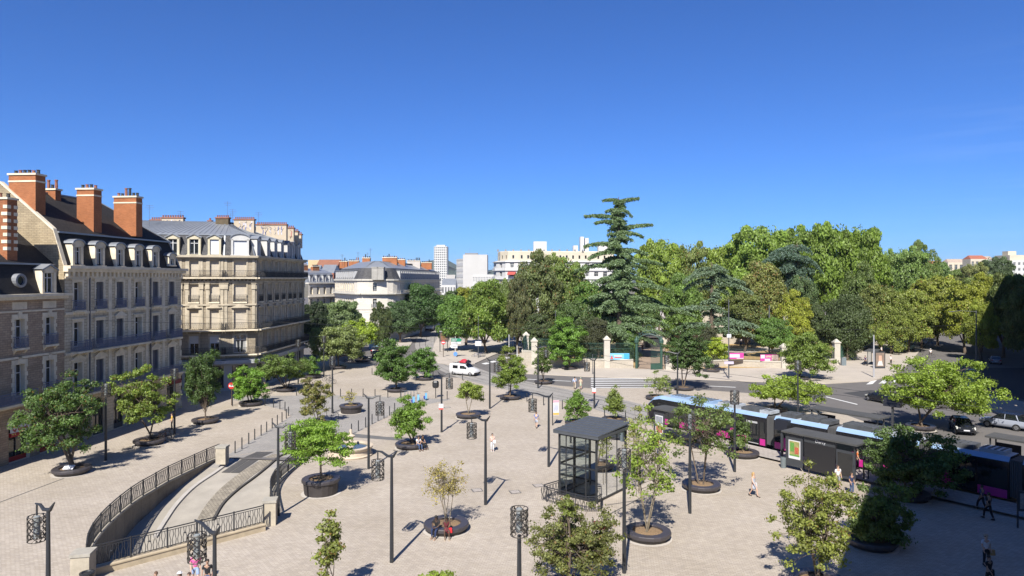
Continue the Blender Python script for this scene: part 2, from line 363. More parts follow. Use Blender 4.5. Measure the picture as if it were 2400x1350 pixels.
# keep only the part under the opening or under the square (the floor runs on into the tunnel)
o = b.build('ramp_floor', [m_ramp, m_lane]); struct(o)
m_rwall = BR('ramp_wall_stone', (.36,.31,.24), (.32,.275,.21), (.2,.17,.13), 1.2, 3.2, .02, patch=.35, psc=.5)
b = MB(); hl = [Vector((p[0], p[1], 0)) for p in hole]
for i in range(len(hl)):
    a, c = hl[i], hl[(i+1) % len(hl)]
    if i in (len(rampL)-1,):                       # tunnel mouth: beam only
        b.face([a+Vector((0,0,-.6)), c+Vector((0,0,-.6)), c, a]); continue
    if i == len(hl)-1: continue
    b.face([(a.x,a.y,rz(a.y)-.3),(c.x,c.y,rz(c.y)-.3),(c.x,c.y,0),(a.x,a.y,0)])
tag(b.build('ramp_retaining_wall', m_rwall), 'curved stone retaining wall lining the sunken parking ramp', 'wall')
b = MB()
def rline(pts, w, h, mat, name, dz=.0):
    q = cr([R3(x, y) for x, y in pts], 5); b = MB(); l = offset(q, -w/2); r = offset(q, w/2)
    for i in range(len(q)-1):
        v = [l[i], r[i], r[i+1], l[i+1]]
        for s_ in v: s_.z = rz(s_.y)
        b.hull8([v[0]+Vector((0,0,dz-.06)), v[1]+Vector((0,0,dz-.06)), v[2]+Vector((0,0,dz-.06)), v[3]+Vector((0,0,dz-.06))]+[p+Vector((0,0,dz+h)) for p in v])
    return struct(b.build(name, mat))
rline([(690,1052),(658,1069),(628,1095),(597,1120),(558,1149),(523,1182),(500,1220)], .17, .14, M('ramp_kerb', (.07,.065,.06), .8, .1, 1), 'ramp_kerb')
m_cob = BR('ramp_cobbles', (.50,.45,.36), (.38,.34,.27), (.24,.21,.17), .3, .2, .03, wall=False, patch=.4, psc=1.5)
rline([(655,1062),(615,1087),(575,1113),(535,1146),(505,1181),(482,1220)], 1.35, .012, m_cob, 'ramp_cobble_strip')
rline([(545,1078),(505,1108),(455,1142),(415,1182),(385,1225),(362,1262)], .3, .12, m_kerb, 'ramp_kerb')
b = MB(); q = [P(575,1054), P(638,1053), P(592,1092), P(534,1108)]
q = [Vector((v.x, v.y, rz(v.y)+.015 if v.y < RY0 else .015)) for v in q]
b.face([q[0]+Vector((0,0,0)), q[1], q[2], q[3]])
b = MB()
gA, gB, gC, gD = R3(602,1053), R3(641,1053.5), R3(560,1109), R3(518,1108)
for i in range(26):
    t0 = i/26; t1 = t0+.033
    for (u0, u1) in ((0,.48),(.52,1)):
        def q2(u, t):
            p = (gA.lerp(gD, t)).lerp(gB.lerp(gC, t), u); p.z = max(rz(p.y), 0 if p.y > RY0 else -9)+.02; return p
        b.face([q2(u0,t0), q2(u1,t0), q2(u1,t1), q2(u0,t1)])
o = b.build('drain_grating', m_iron); tag(o, 'long dark metal grating across the top of the parking ramp', 'grating')
# ================= buildings =================
class Fr:
    """a facade: o = left end at z 0, ux = unit vector to the right seen from outside"""
    def __init__(s, o, ux): s.o = Vector((o[0], o[1], 0)); s.u = Vector((ux[0], ux[1], 0)).normalized(); s.n = Vector((s.u.y, -s.u.x, 0))
    def p(s, a, z, d=0): return s.o+s.u*a+s.n*d+Vector((0, 0, z))
    def m(s, a, z, d=0):
        p = s.p(a, z, d); u = s.u; n = s.n
        return Matrix(((u.x, -n.x, 0, p.x), (u.y, -n.y, 0, p.y), (0, 0, 1, p.z), (0, 0, 0, 1)))
def between(a, b): return Fr(a, Vector(b[:2])-Vector(a[:2])), (Vector(b[:2])-Vector(a[:2])).length
def facade(mb, fr, W, z0, z1, holes, depth=.3, k=0, kr=1, d=0):
    xs = sorted({0, W, *[h[0] for h in holes], *[h[1] for h in holes]}); zs = sorted({z0, z1, *[h[2] for h in holes], *[h[3] for h in holes]})
    for i in range(len(xs)-1):
        for j in range(len(zs)-1):
            cx = (xs[i]+xs[i+1])/2; cz = (zs[j]+zs[j+1])/2
            if any(h[0] < cx < h[1] and h[2] < cz < h[3] for h in holes): continue
            mb.face([fr.p(xs[i],zs[j],d), fr.p(xs[i+1],zs[j],d), fr.p(xs[i+1],zs[j+1],d), fr.p(xs[i],zs[j+1],d)], k)
    for h in holes:
        a, b, c, e = h[:4]
        for q in ((a,c,b,c),(b,c,b,e),(b,e,a,e),(a,e,a,c)):
            mb.face([fr.p(q[0],q[1],d), fr.p(q[2],q[3],d), fr.p(q[2],q[3],d-depth), fr.p(q[0],q[1],d-depth)], kr)
def fbox(mb, fr, a0, a1, z0, z1, d0, d1, k=0):
    v = [fr.p(a0,z0,d1), fr.p(a1,z0,d1), fr.p(a1,z0,d0), fr.p(a0,z0,d0), fr.p(a0,z1,d1), fr.p(a1,z1,d1), fr.p(a1,z1,d0), fr.p(a0,z1,d0)]
    mb.hull8(v, k)
WCACHE = {}
def win_mesh(w, h, kind):
    key = (round(w, 2), round(h, 2), kind)
    if key in WCACHE: return WCACHE[key]
    b = MB(); f = .07
    if kind == 'shut':
        b.box(-w/2, w/2, .0, .05, 0, h, 0)
        n = int(h/.16)
        for s in (-1, 1):
            for i in range(n): b.box(min(s*.05, s*(w/2-.06)), max(s*.05, s*(w/2-.06)), -.02, 0, .05+i*.16, .05+i*.16+.09, 0)
        mats = [M('shutter_beige', (.60,.53,.42), .6, .05, 2)]
    elif kind == 'roller':
        b.box(-w/2, w/2, .0, .05, 0, h, 0)
        for i in range(int(h/.2)): b.box(-w/2, w/2, -.012, 0, i*.2, i*.2+.12, 0)
        mats = [M('roller_shutter', (.72,.74,.76), .55, .04, 2)]
    elif kind == 'half':            # lower part dark, roller blind half down
        b.box(-w/2, w/2, .06, .09, 0, h, 1); b.box(-w/2, w/2, .0, .05, h*.55, h, 0)
        for s in (-w/2, -f/2, w/2-f): b.box(s, s+f, .0, .06, 0, h*.55, 0)
        mats = [M('roller_shutter', (.72,.74,.76), .55, .04, 2), GL()]
    else:
        for (x0, x1, z0, z1) in ((-w/2,-w/2+f,0,h),(w/2-f,w/2,0,h),(-f*.6,f*.6,0,h),(-w/2,w/2,0,f),(-w/2,w/2,h-f,h),(-w/2,w/2,h*.72,h*.72+f)):
            b.box(x0, x1, -.0, .06, z0, z1, 0)
        b.face([(-w/2,.05,0),(w/2,.05,0),(w/2,.05,h),(-w/2,.05,h)], 1)
        if kind == 'curtain':
            b.face([(-w/2+f,.047,0),(-w*.18,.047,0),(-w*.3,.047,h),(-w/2+f,.047,h)], 2); b.face([(w/2-f,.047,0),(w*.18,.047,0),(w*.3,.047,h),(w/2-f,.047,h)], 2)
        if kind == 'leaf':          # one grey shutter leaf folded on the right
            b.box(w/2-.05, w/2-.01, -.34, -.0, 0, h, 3); b.box(w*.1, w/2-.06, -.03, -.0, 0, h, 3)
        mats = [WINFR(), GL(), M('net_curtain', (.35,.35,.34), .9, .1, 3), M('grey_shutter', (.20,.20,.22), .7, .1, 3)]
    WCACHE[key] = b.mesh('window', mats); return WCACHE[key]
def window(parent, fr, a, z0, w, h, kind='casement', depth=.3, name='window'):
    return ob(name, win_mesh(w, h, kind), parent, mat4=fr.m(a, z0, -depth))
def balcony(parent, fr, a0, a1, z, d=.75, slab=.18, rail=1.0, mat=None, ksl=None, pitch=.16, off=0, dense=True):
    b = MB(); fbox(b, fr, a0, a1, z-slab, z, off-.02, off+d, 1)
    ends = [(fr.p(a0+.04,z,off+.0), fr.p(a0+.04,z,off+d-.06)), (fr.p(a0+.04,z,off+d-.06), fr.p(a1-.04,z,off+d-.06)), (fr.p(a1-.04,z,off+d-.06), fr.p(a1-.04,z,off))]
    up = Vector((0,0,1))
    for p, q in ends:
        L = (q-p).length; n = max(1, int(L/pitch))
        for hz, t in ((rail, .05), (rail-.18, .025), (.08, .03)): b.bar(p+up*hz, q+up*hz, t, t, 0)
        for i in range(n+1):
            r = p.lerp(q, i/n); b.bar(r+up*.05, r+up*rail, .022, .022, 0)
            if dense and i < n:
                r2 = p.lerp(q, (i+.5)/n); b.bar(r2+up*.08, r2+up*(rail-.18), .035, .02, 0)
                b.bar(r+up*.12, p.lerp(q, (i+1)/n)+up*.45, .02, .02, 0)
    # brackets
    n = max(1, int((a1-a0)/1.6))
    for i in range(n+1):
        a = a0+.15+(a1-a0-.3)*i/n; b.hull8([fr.p(a-.09,z-.6,off), fr.p(a+.09,z-.6,off), fr.p(a+.09,z-.45,off), fr.p(a-.09,z-.45,off), fr.p(a-.09,z-slab,off), fr.p(a+.09,z-slab,off), fr.p(a+.09,z-slab,off+d*.8), fr.p(a-.09,z-slab,off+d*.8)], 1)
    return b.build('balcony', [mat or M('rail_bluegrey', (.17,.19,.28), .6, .15, 3), ksl or TRIM()], parent)
def chimney(parent, c, w, d, z0, z1, u, pots=5, mat=None, seed=0, cap=None, band=True, name='chimney', potmat=None, tall=None):
    """c centre, u direction of the long side"""
    R = random.Random(seed); u = Vector((u[0],u[1],0)).normalized(); n = Vector((u.y,-u.x,0)); c = Vector((c[0],c[1],0))
    def bx(b, hw, hd, a, e, k, cc=c):
        b.hull8([cc-u*hw+n*hd+Vector((0,0,a)), cc+u*hw+n*hd+Vector((0,0,a)), cc+u*hw-n*hd+Vector((0,0,a)), cc-u*hw-n*hd+Vector((0,0,a)), cc-u*hw+n*hd+Vector((0,0,e)), cc+u*hw+n*hd+Vector((0,0,e)), cc+u*hw-n*hd+Vector((0,0,e)), cc-u*hw-n*hd+Vector((0,0,e))], k)
    b = MB(); bx(b, w/2, d/2, z0, z1-.18, 0); bx(b, w/2+.1, d/2+.1, z1-.18, z1, 1)
    if band: bx(b, w/2+.04, d/2+.04, z1-.85, z1-.7, 1)
    o = b.build(name, [mat or BRICK(), cap or TRIM()], parent)
    for i in range(pots):
        a = (-w/2+w*(i+.5)/pots); q = c+u*a; h = R.choice([.35,.4,.45,.4,.95]) if tall is None else tall; r = min(.16, w/pots*.36)
        pb = MB(); pb.lathe([(r*.85,0),(r,h*.3),(r*.8,h*.85),(r*1.1,h*.87),(r*1.1,h),(r*.6,h)], 8, (q.x,q.y,z1), 0)
        pb.build('chimney_pot', potmat or (TERRA() if R.random() < .35 else M('black_pot', (.03,.03,.03), .7, .2, 4)), o)
    return o
def arch_pts(w, h, n=10):         # outline of an arched opening, springing so that total height = h
    r = w/2; return [(-r,0),(r,0)]+[(r*math.cos(t), h-r+r*math.sin(t)) for t in [math.pi*i/n for i in range(n+1)]]
def arcade(mb, fr, W, z0, z1, arches, depth=.5, k=0, kr=1):
    """wall with arched openings: arches = (centre, width, height)"""
    loops = [[(0,z0),(W,z0),(W,z1),(0,z1)]]
    for a, w, h in arches: loops.append([(a+x, max(z0+.001, z0+.001+z)) for x, z in arch_pts(w, h)])
    mb.tess(loops, lambda p: fr.p(p[0], p[1], 0), k)
    for lp in loops[1:]:
        for i in range(len(lp)):
            p, q = lp[i], lp[(i+1) % len(lp)]
            mb.face([fr.p(p[0],p[1],0), fr.p(q[0],q[1],0), fr.p(q[0],q[1],-depth), fr.p(p[0],p[1],-depth)], kr)
def roofface(mb, pts, k=0): mb.face(pts, k)
def dormer(parent, fr, a, z0, w, h, d_front, d_back, kind='curve', wk='casement', stone=None, roofm=None, name='dormer'):
    b = MB(); t = .28; zt = z0+h
    fbox(b, fr, a-w/2, a-w/2+t, z0, zt, d_back, d_front, 0); fbox(b, fr, a+w/2-t, a+w/2, z0, zt, d_back, d_front, 0)
    fbox(b, fr, a-w/2-.12, a+w/2+.12, z0-.15, z0, d_back, d_front+.1, 0)
    n = 8
    if kind == 'curve':
        arc = [(a-(w/2+.15)*math.cos(math.pi*i/n), zt+.5*math.sin(math.pi*i/n)*w/1.6) for i in range(n+1)]
    elif kind == 'tri': arc = [(a-w/2-.15, zt), (a, zt+.5), (a+w/2+.15, zt)]
    else: arc = [(a-w/2-.15, zt), (a-w/2-.15, zt+.15), (a+w/2+.15, zt+.15), (a+w/2+.15, zt)]
    for i in range(len(arc)-1):
        (x0, y0), (x1, y1) = arc[i], arc[i+1]
        b.face([fr.p(x0,y0+.1,d_front+.15), fr.p(x1,y1+.1,d_front+.15), fr.p(x1,y1+.1,d_back-.6), fr.p(x0,y0+.1,d_back-.6)], 1)
        b.face([fr.p(x0,y0-.05,d_front+.15), fr.p(x1,y1-.05,d_front+.15), fr.p(x1,y1+.1,d_front+.15), fr.p(x0,y0+.1,d_front+.15)], 1)
    # front infill above the opening and side cheeks' top
    b.face([fr.p(x, y, d_front) for x, y in arc]+[fr.p(arc[-1][0]-.15, zt-.22, d_front), fr.p(arc[0][0]+.15, zt-.22, d_front)], 0)
    o = b.build(name, [stone or TRIM(), roofm or ZINC()], parent)
    ob('window', win_mesh(w-2*t, h-.2, wk), o, mat4=fr.m(a, z0, d_front-.22)); return o
def aerial(mb, p, h, r=.02, k=0):
    p = Vector(p); mb.tube([p, p+Vector((0,0,h))], r, 4, k)
    for i, L in enumerate((.5,.6,.4)): mb.bar(p+Vector((-L,0,h-.1-.25*i)), p+Vector((L,.2,h-.1-.25*i)), .03, .03, k)

# ---- building with brick chimneys (second from the left) ----
F1 = Vector((.093, 1, 0)).normalized()
cornerR = Vector((-41.2, 85.0, 0)); cornerL = Vector((-43.0, 65.6, 0)); Lb = (cornerR-cornerL).length
B2 = thing('town_house', 'pale limestone terrace house with slate roof, five dormers and orange brick chimneys', 'house')
fr = Fr(cornerL, F1); back = -F1.cross(Vector((0,0,1)))   # direction away from the square
DEP = 13.0
bay = [1.75+3.12*i+(.0 if i < 5 else .1) for i in range(6)]
mb = MB(); hs = []
WZ = [(5.05,2.75),(9.35,2.45),(13.25,2.5)]
for a in bay:
    for z, h in WZ: hs.append((a-.58, a+.58, z, z+h))
facade(mb, fr, Lb, 4.6, 17.0, hs, .4)
arcade(mb, fr, Lb, 0, 4.6, [(a, 2.0, 3.9) for a in bay], .5)
# gable, far side and back
def wallq(mb, p, q, z0, z1, k=0): mb.face([(p.x,p.y,z0),(q.x,q.y,z0),(q.x,q.y,z1),(p.x,p.y,z1)], k)
cb = cornerL+back*DEP; cbr = cornerR+back*DEP
wallq(mb, cornerR, cbr, 0, 17); wallq(mb, cbr, cb, 0, 17)
B2w = mb.build('wall', [LIME(), TRIM()], B2)
mb = MB()
ridge = 6.6
gp = [cornerL+Vector((0,0,0)), cornerL+Vector((0,0,17.2)), cornerL+back*1.1+Vector((0,0,20.7)), cornerL+back*ridge+Vector((0,0,25.3)), cornerL+back*(DEP-.6)+Vector((0,0,20.7)), cb+Vector((0,0,17)), cb]
sh = F1*-.05
mb.face([p+sh for p in gp], 0)
t_ = F1*.35
mb.build('gable_wall', [BR('gable_stone', (.56,.46,.30), (.46,.37,.24), (.34,.27,.17), .5, .17, .02, patch=.3, psc=.8)], B2)
mb = MB()
for a, c in ((gp[1], gp[2]), (gp[2], gp[3]), (gp[3], gp[4])):     # coping of the gable
    o0 = Vector((0,0,.22))
    mb.hull8([a-t_*.3, a+t_, c+t_, c-t_*.3, a-t_*.3+o0, a+t_+o0, c+t_+o0, c-t_*.3+o0], 0)
mb.build('gable_coping', [TRIM()], B2)
# trims: cornice, string courses, quoins, window surrounds
mb = MB()
fbox(mb, fr, -.1, Lb+.35, 16.75, 17.05, -.05, .45); fbox(mb, fr, -.1, Lb+.45, 17.05, 17.35, -.05, .7); fbox(mb, fr, 0, Lb+.2, 16.1, 16.3, 0, .12)
for z in (4.4, 8.75, 12.7): fbox(mb, fr, 0, Lb+.12, z-.12, z+.12, 0, .14)
for a in [x+1.56 for x in bay[:-1]]: fbox(mb, fr, a-.25, a+.25, 4.7, 16.1, .0, .05)
for i in range(30):
    fbox(mb, fr, i*.65+.1, i*.65+.4, 16.3, 16.75, 0, .3)
for a in bay:
    for z, h in WZ:
        for s in (-1, 1): fbox(mb, fr, a+s*.58-(.2 if s < 0 else 0), a+s*.58+(.2 if s > 0 else 0), z-.1, z+h+.1, 0, .07)
        fbox(mb, fr, a-.78, a+.78, z+h, z+h+.25, 0, .09); fbox(mb, fr, a-.95, a+.95, z+h+.25, z+h+.36, 0, .2)
        if z < 9 or (z < 13 and bay.index(a) in (2, 5)):
            mb.hull8([fr.p(a-.9,z+h+.36,.0), fr.p(a+.9,z+h+.36,0), fr.p(a+.9,z+h+.36,.2), fr.p(a-.9,z+h+.36,.2), fr.p(a-.03,z+h+.85,0), fr.p(a+.03,z+h+.85,0), fr.p(a+.03,z+h+.85,.15), fr.p(a-.03,z+h+.85,.15)], 0)
for i in range(10): fbox(mb, fr, Lb-.5+(.12 if i%2 else 0), Lb+.02, .3+i*1.25, .95+i*1.25, 0, .06)
mb.build('stone_trim', [TRIM()], B2)
mb = MB()
for a in (3.3, 13.2):
    mb = MB(); mb.tube([fr.p(a,.2,.12), fr.p(a,16.2,.12)], .06, 6, 0); mb.build('drainpipe', [M('lead_pipe', (.10,.10,.11), .6, .2, 3)], B2)
for i, a in enumerate(bay):
    for j, (z, h) in enumerate(WZ): window(B2, fr, a, z, 1.16, h, 'leaf' if (i*7+j*3) % 3 else 'casement', .4)
    sf = MB(); w_ = 1.98; sf.box(-w_/2, w_/2, 0, .05, 0, 2.9, 1)
    for x in (-w_/2, -.03, w_/2-.08): sf.box(x, x+.08, -.06, 0, 0, 2.9, 0)
    sf.box(-w_/2, w_/2, -.08, 0, 0, .5, 0); sf.box(-w_/2, w_/2, -.08, 0, 2.85, 3.0, 0); sf.face([(x, .02, z) for x, z in arch_pts(1.98, 3.88)], 1)
    ob('shop_window', sf.mesh('shop_window', [M('shopfront_grey', (.08,.085,.09), .5, .1, 2), GL()]), B2, mat4=fr.m(a, .02, -.45))
balcony(B2, fr, .3, Lb+.3, 4.7, .9)
balcony(B2, fr, bay[0]-1.0, bay[0]+1.1, 8.95, .8); balcony(B2, fr, bay[1]-1.1, bay[3]+1.2, 8.95, .8); balcony(B2, fr, bay[4]-1.1, bay[4]+1.1, 8.95, .7); balcony(B2, fr, bay[5]-1.1, bay[5]+1.3, 8.95, .7)
for a in bay: balcony(B2, fr, a-.8, a+.8, 12.95, .35)
# shop boards
mb = MB(); fbox(mb, fr, bay[3]-1.1, bay[3]+.9, 3.1, 3.75, .05, .25, 0)
for i in range(6): fbox(mb, fr, bay[3]-.65+i*.2, bay[3]-.52+i*.2, 3.3, 3.55, .25, .262, 1)
mb.build('shop_sign', [WHITE(), M('ink', (.03,.03,.04), .6, 0)], B2)
mb = MB(); fbox(mb, fr, bay[5]-1.0, bay[5]+.6, 3.4, 3.9, .05, .9, 0); mb.build('awning', [M('dark_red_cloth', (.22,.03,.03), .8, .15, 3)], B2)
# roof: steep lower slope, then shallow slope to the ridge, hipped at the far end
def rp(s_, back_, z): return cornerL+F1*s_+back*back_+Vector((0,0,z))
mb = MB()
mb.face([rp(.3,.1,17.35), rp(Lb,.1,17.35), rp(Lb-.9,1.15,20.6), rp(.3,1.15,20.6)], 0)
mb.face([rp(Lb,.1,17.35), rp(Lb,DEP-.1,17.35), rp(Lb-.9,DEP-1.15,20.6), rp(Lb-.9,1.15,20.6)], 0)
mb.face([rp(.3,DEP-.1,17.35), rp(Lb,DEP-.1,17.35), rp(Lb-.9,DEP-1.15,20.6), rp(.3,DEP-1.15,20.6)], 0)
mb.face([rp(.3,.95,20.62), rp(Lb-.7,.95,20.62), rp(Lb-6.0,ridge,25.1), rp(.3,ridge,25.1)], 1)
mb.face([rp(Lb-.7,.95,20.62), rp(Lb-.7,DEP-.95,20.62), rp(Lb-6.0,ridge,25.1)], 1)
mb.face([rp(.3,DEP-.95,20.62), rp(Lb-.7,DEP-.95,20.62), rp(Lb-6.0,ridge,25.1), rp(.3,ridge,25.1)], 1)
m_rooftile = BR('flat_tile', (.052,.045,.042), (.034,.030,.029), (.016,.015,.015), .22, .16, .012, rough=.85, patch=.35, psc=.5)
B2r = mb.build('roof', [SLATE(), m_rooftile], B2)
mb = MB()
for s0, s1, bk, z in ((.3, Lb-.7, .9, 20.6), (.3, Lb-6, ridge, 25.12)): mb.bar(rp(s0,bk,z), rp(s1,bk,z), .22, .16, 0)
mb.bar(rp(Lb-.7,.9,20.6), rp(Lb-6,ridge,25.1), .16, .12, 0); mb.bar(rp(Lb,.1,17.35), rp(Lb-.8,1.1,20.6), .16, .12, 0)
mb.build('roof_flashing', [ZINC()], B2r)
for i, a in enumerate(bay[:5]): dormer(B2, fr, a, 17.45, 1.45, 2.0, .05, -1.1)
dormer(B2, fr, bay[5]+.1, 17.75, 1.35, 1.0, .05, -1.1)
chimney(B2r, rp(.75, 4.5, 0), 2.8, 1.25, 21.2, 26.3, back, 6, seed=1)
chimney(B2r, rp(6.2, 6.3, 0), 1.3, .8, 23.5, 25.6, back, 3, seed=5, band=False)
chimney(B2r, rp(6.4, 2.3, 0), 1.9, 1.2, 20.9, 25.6, back, 4, seed=2)
chimney(B2r, rp(12.4, 2.1, 0), 2.7, 1.1, 20.9, 25.5, back, 6, seed=3)

# ---- lower rubble-stone house at the left edge ----
B1 = thing('corner_house', 'brown rubble stone house with pale quoins and black mansard at the left edge', 'house')
L1 = 19.0; o1 = cornerL-F1*L1; fr1 = Fr(o1, F1)
m1 = MB(); bays1 = [L1-1.9-3.45*i for i in range(5)]; hs = []
W1 = [(5.6,2.9),(9.95,2.55)]
for a in bays1:
    for z, h in W1: hs.append((a-.55, a+.55, z, z+h))
facade(m1, fr1, L1-.02, 4.9, 14.2, hs, .35)
arcade(m1, fr1, L1-.02, 0, 4.9, [(bays1[i], 2.3, 4.2) for i in range(5)], .5)
c1b = o1+back*12
wallq(m1, o1, c1b, 0, 14.2); m1.build('wall', [RUB(), TRIM()], B1)
mb = MB()
for a in bays1:
    for z, h in W1:
        for s in (-1, 1):
            for i in range(8):
                e = .34 if i % 2 else .22; zz = z-.2+i*(h+.3)/8
                fbox(mb, fr1, a+s*.55-(e if s < 0 else 0), a+s*.55+(e if s > 0 else 0), zz, zz+(h+.3)/8-.02, 0, .05)
        fbox(mb, fr1, a-.85, a+.85, z+h, z+h+.42, 0, .07); fbox(mb, fr1, a-.2, a+.2, z+h+.1, z+h+.7, .0, .12)
    # arch surround
    ap = arch_pts(2.3, 4.2, 12)[2:]
    for i in range(len(ap)-1):
        (x0,z0), (x1,z1) = ap[i], ap[i+1]; k = 1.22; cz = 4.2-1.15
        q = [fr1.p(a+x0,z0,.06), fr1.p(a+x1,z1,.06), fr1.p(a+x1*k,cz+(z1-cz)*k,.06), fr1.p(a+x0*k,cz+(z0-cz)*k,.06)]
        mb.hull8([p-fr1.n*.1 for p in q]+q)
fbox(mb, fr1, 0, L1-.05, 4.75, 5.0, 0, .12); fbox(mb, fr1, 0, L1-.05, 9.0, 9.2, 0, .12); fbox(mb, fr1, 0, L1-.05, 13.1, 13.25, 0, .06)
fbox(mb, fr1, -.2, L1-.02, 14.2, 14.45, -.1, .45); fbox(mb, fr1, -.2, L1+.3, 14.45, 14.7, -.1, .65)
for i in range(5): fbox(mb, fr1, bays1[i]-.8, bays1[i]+.8, 13.35, 14.0, 0, .05)
mb.build('stone_trim', [TRIM()], B1)
for i, a in enumerate(bays1):
    for z, h in W1: window(B1, fr1, a, z, 1.1, h, 'casement', .35)
    sf = MB(); w_ = 2.28; sf.face([(x, .02, z) for x, z in arch_pts(2.28, 4.18)], 1)
    for x in (-w_/2, -.04, w_/2-.08): sf.box(x, x+.08, -.06, 0, 0, 3.6, 0)
    sf.box(-w_/2, w_/2, -.08, 0, 0, .4, 2)
    ob('shop_window', sf.mesh('shop_window', [M('shopfront_grey', (.08,.085,.09), .5, .1, 2), GL(), M('shop_red', (.42,.02,.02), .5, .05, 2)]), B1, mat4=fr1.m(a, .02, -.42))
    if i: balcony(B1, fr1, a-.75, a+.75, 9.95, .35)
    else: balcony(B1, fr1, a-.8, a+.8, 9.95, .35)
balcony(B1, fr1, bays1[0]-.8, bays1[0]+.8, 5.5, .5); balcony(B1, fr1, .2, bays1[1]+1.2, 5.2, .9)
mb = MB(); fbox(mb, fr1, bays1[1]-1.0, bays1[1]+1.0, 2.6, 3.35, .0, .1, 0); fbox(mb, fr1, bays1[1]-1.0, bays1[1]+1.0, 2.25, 2.6, -.3, .12, 1)
mb.bar(fr1.p(bays1[1]-.85,2.95,.12), fr1.p(bays1[1]-.6,2.7,.12), .05, .09, 1); mb.bar(fr1.p(bays1[1]-.6,2.7,.12), fr1.p(bays1[1]-.3,3.3,.12), .05, .09, 1)
for i in range(5): mb.bar(fr1.p(bays1[1]-.25+i*.22,2.85,.12), fr1.p(bays1[1]-.12+i*.22,2.85,.12), .03, .2, 1)
mb.build('shop_sign', [WHITE(), M('shop_red', (.42,.02,.02), .5, .05, 2)], B1)
mb = MB()
def r1(s_, bk, z): return o1+F1*s_+back*bk+Vector((0,0,z))
mb.face([r1(0,.1,14.7), r1(L1-.1,.1,14.7), r1(L1-.1,1.0,17.4), r1(0,1.0,17.4)], 0)
mb.face([r1(0,.9,17.42), r1(L1-.1,.9,17.42), r1(L1-.1,6,21.6), r1(0,6,21.6)], 1); mb.face([r1(0,11,17.42), r1(L1-.1,11,17.42), r1(L1-.1,6,21.6), r1(0,6,21.6)], 1)
mb.face([r1(0,0,14.7), r1(0,12,14.7), r1(0,6,21.6)], 0)
B1r = mb.build('roof', [SLATE(), m_rooftile], B1)
mb = MB(); mb.bar(r1(0,.9,17.42), r1(L1-.1,.9,17.42), .3, .16, 0); mb.build('roof_flashing', [ZINC()], B1r)
dormer(B1, fr1, L1-2.0, 14.75, 1.7, 2.1, .1, -1.2, 'tri', stone=TRIM())
mb = MB()
for i in range(16):
    t0 = 2*math.pi*i/16; t1 = 2*math.pi*(i+1)/16; R0, R1 = .42, .62; a = L1-5.0; z = 15.9
    q = [fr1.p(a+R0*math.cos(t0),z+R0*math.sin(t0),-.1), fr1.p(a+R0*math.cos(t1),z+R0*math.sin(t1),-.1), fr1.p(a+R1*math.cos(t1),z+R1*math.sin(t1),-.1), fr1.p(a+R1*math.cos(t0),z+R1*math.sin(t0),-.1)]
    mb.hull8([p-fr1.n*.7 for p in q]+q, 0)
mb.face([fr1.p(a+.42*math.cos(2*math.pi*i/16),z+.42*math.sin(2*math.pi*i/16),-.3) for i in range(16)], 1)
mb.build('round_dormer', [M('weathered_zinc', (.25,.26,.28), .6, .2, 2, .2), GL()], B1)
dormer(B1, fr1, L1-9.8, 14.75, 1.7, 2.1, .1, -1.2, 'tri', stone=TRIM())
q1 = BR('quoined_brick', (.52,.19,.07), (.36,.11,.04), (.32,.2,.13), .24, .08, .008, patch=.25, psc=.9)
ch = chimney(B1r, r1(L1-4.7, 2.4, 0), 2.3, 1.1, 17.6, 23.3, back, 3, q1, seed=9, band=False)
mb = MB(); cc = r1(L1-4.7, 2.4, 0)
for i in range(7):
    z = 18.6+i*.62
    for s in (-1, 1):
        for s2 in (-1, 1):
            c = cc+F1*s*.56+back*s2*1.1; e = .5 if i % 2 else .32
            v = [c+back*-s2*e+F1*s*.03, c+back*s2*.07+F1*s*.03, c+back*s2*.07-F1*s*.4, c+back*-s2*e-F1*s*.4]
            mb = MB(); mb.hull8([Vector((p.x,p.y,z)) for p in v]+[Vector((p.x,p.y,z+.3)) for p in v], 0); mb.build('quoin', [TRIM()], ch)
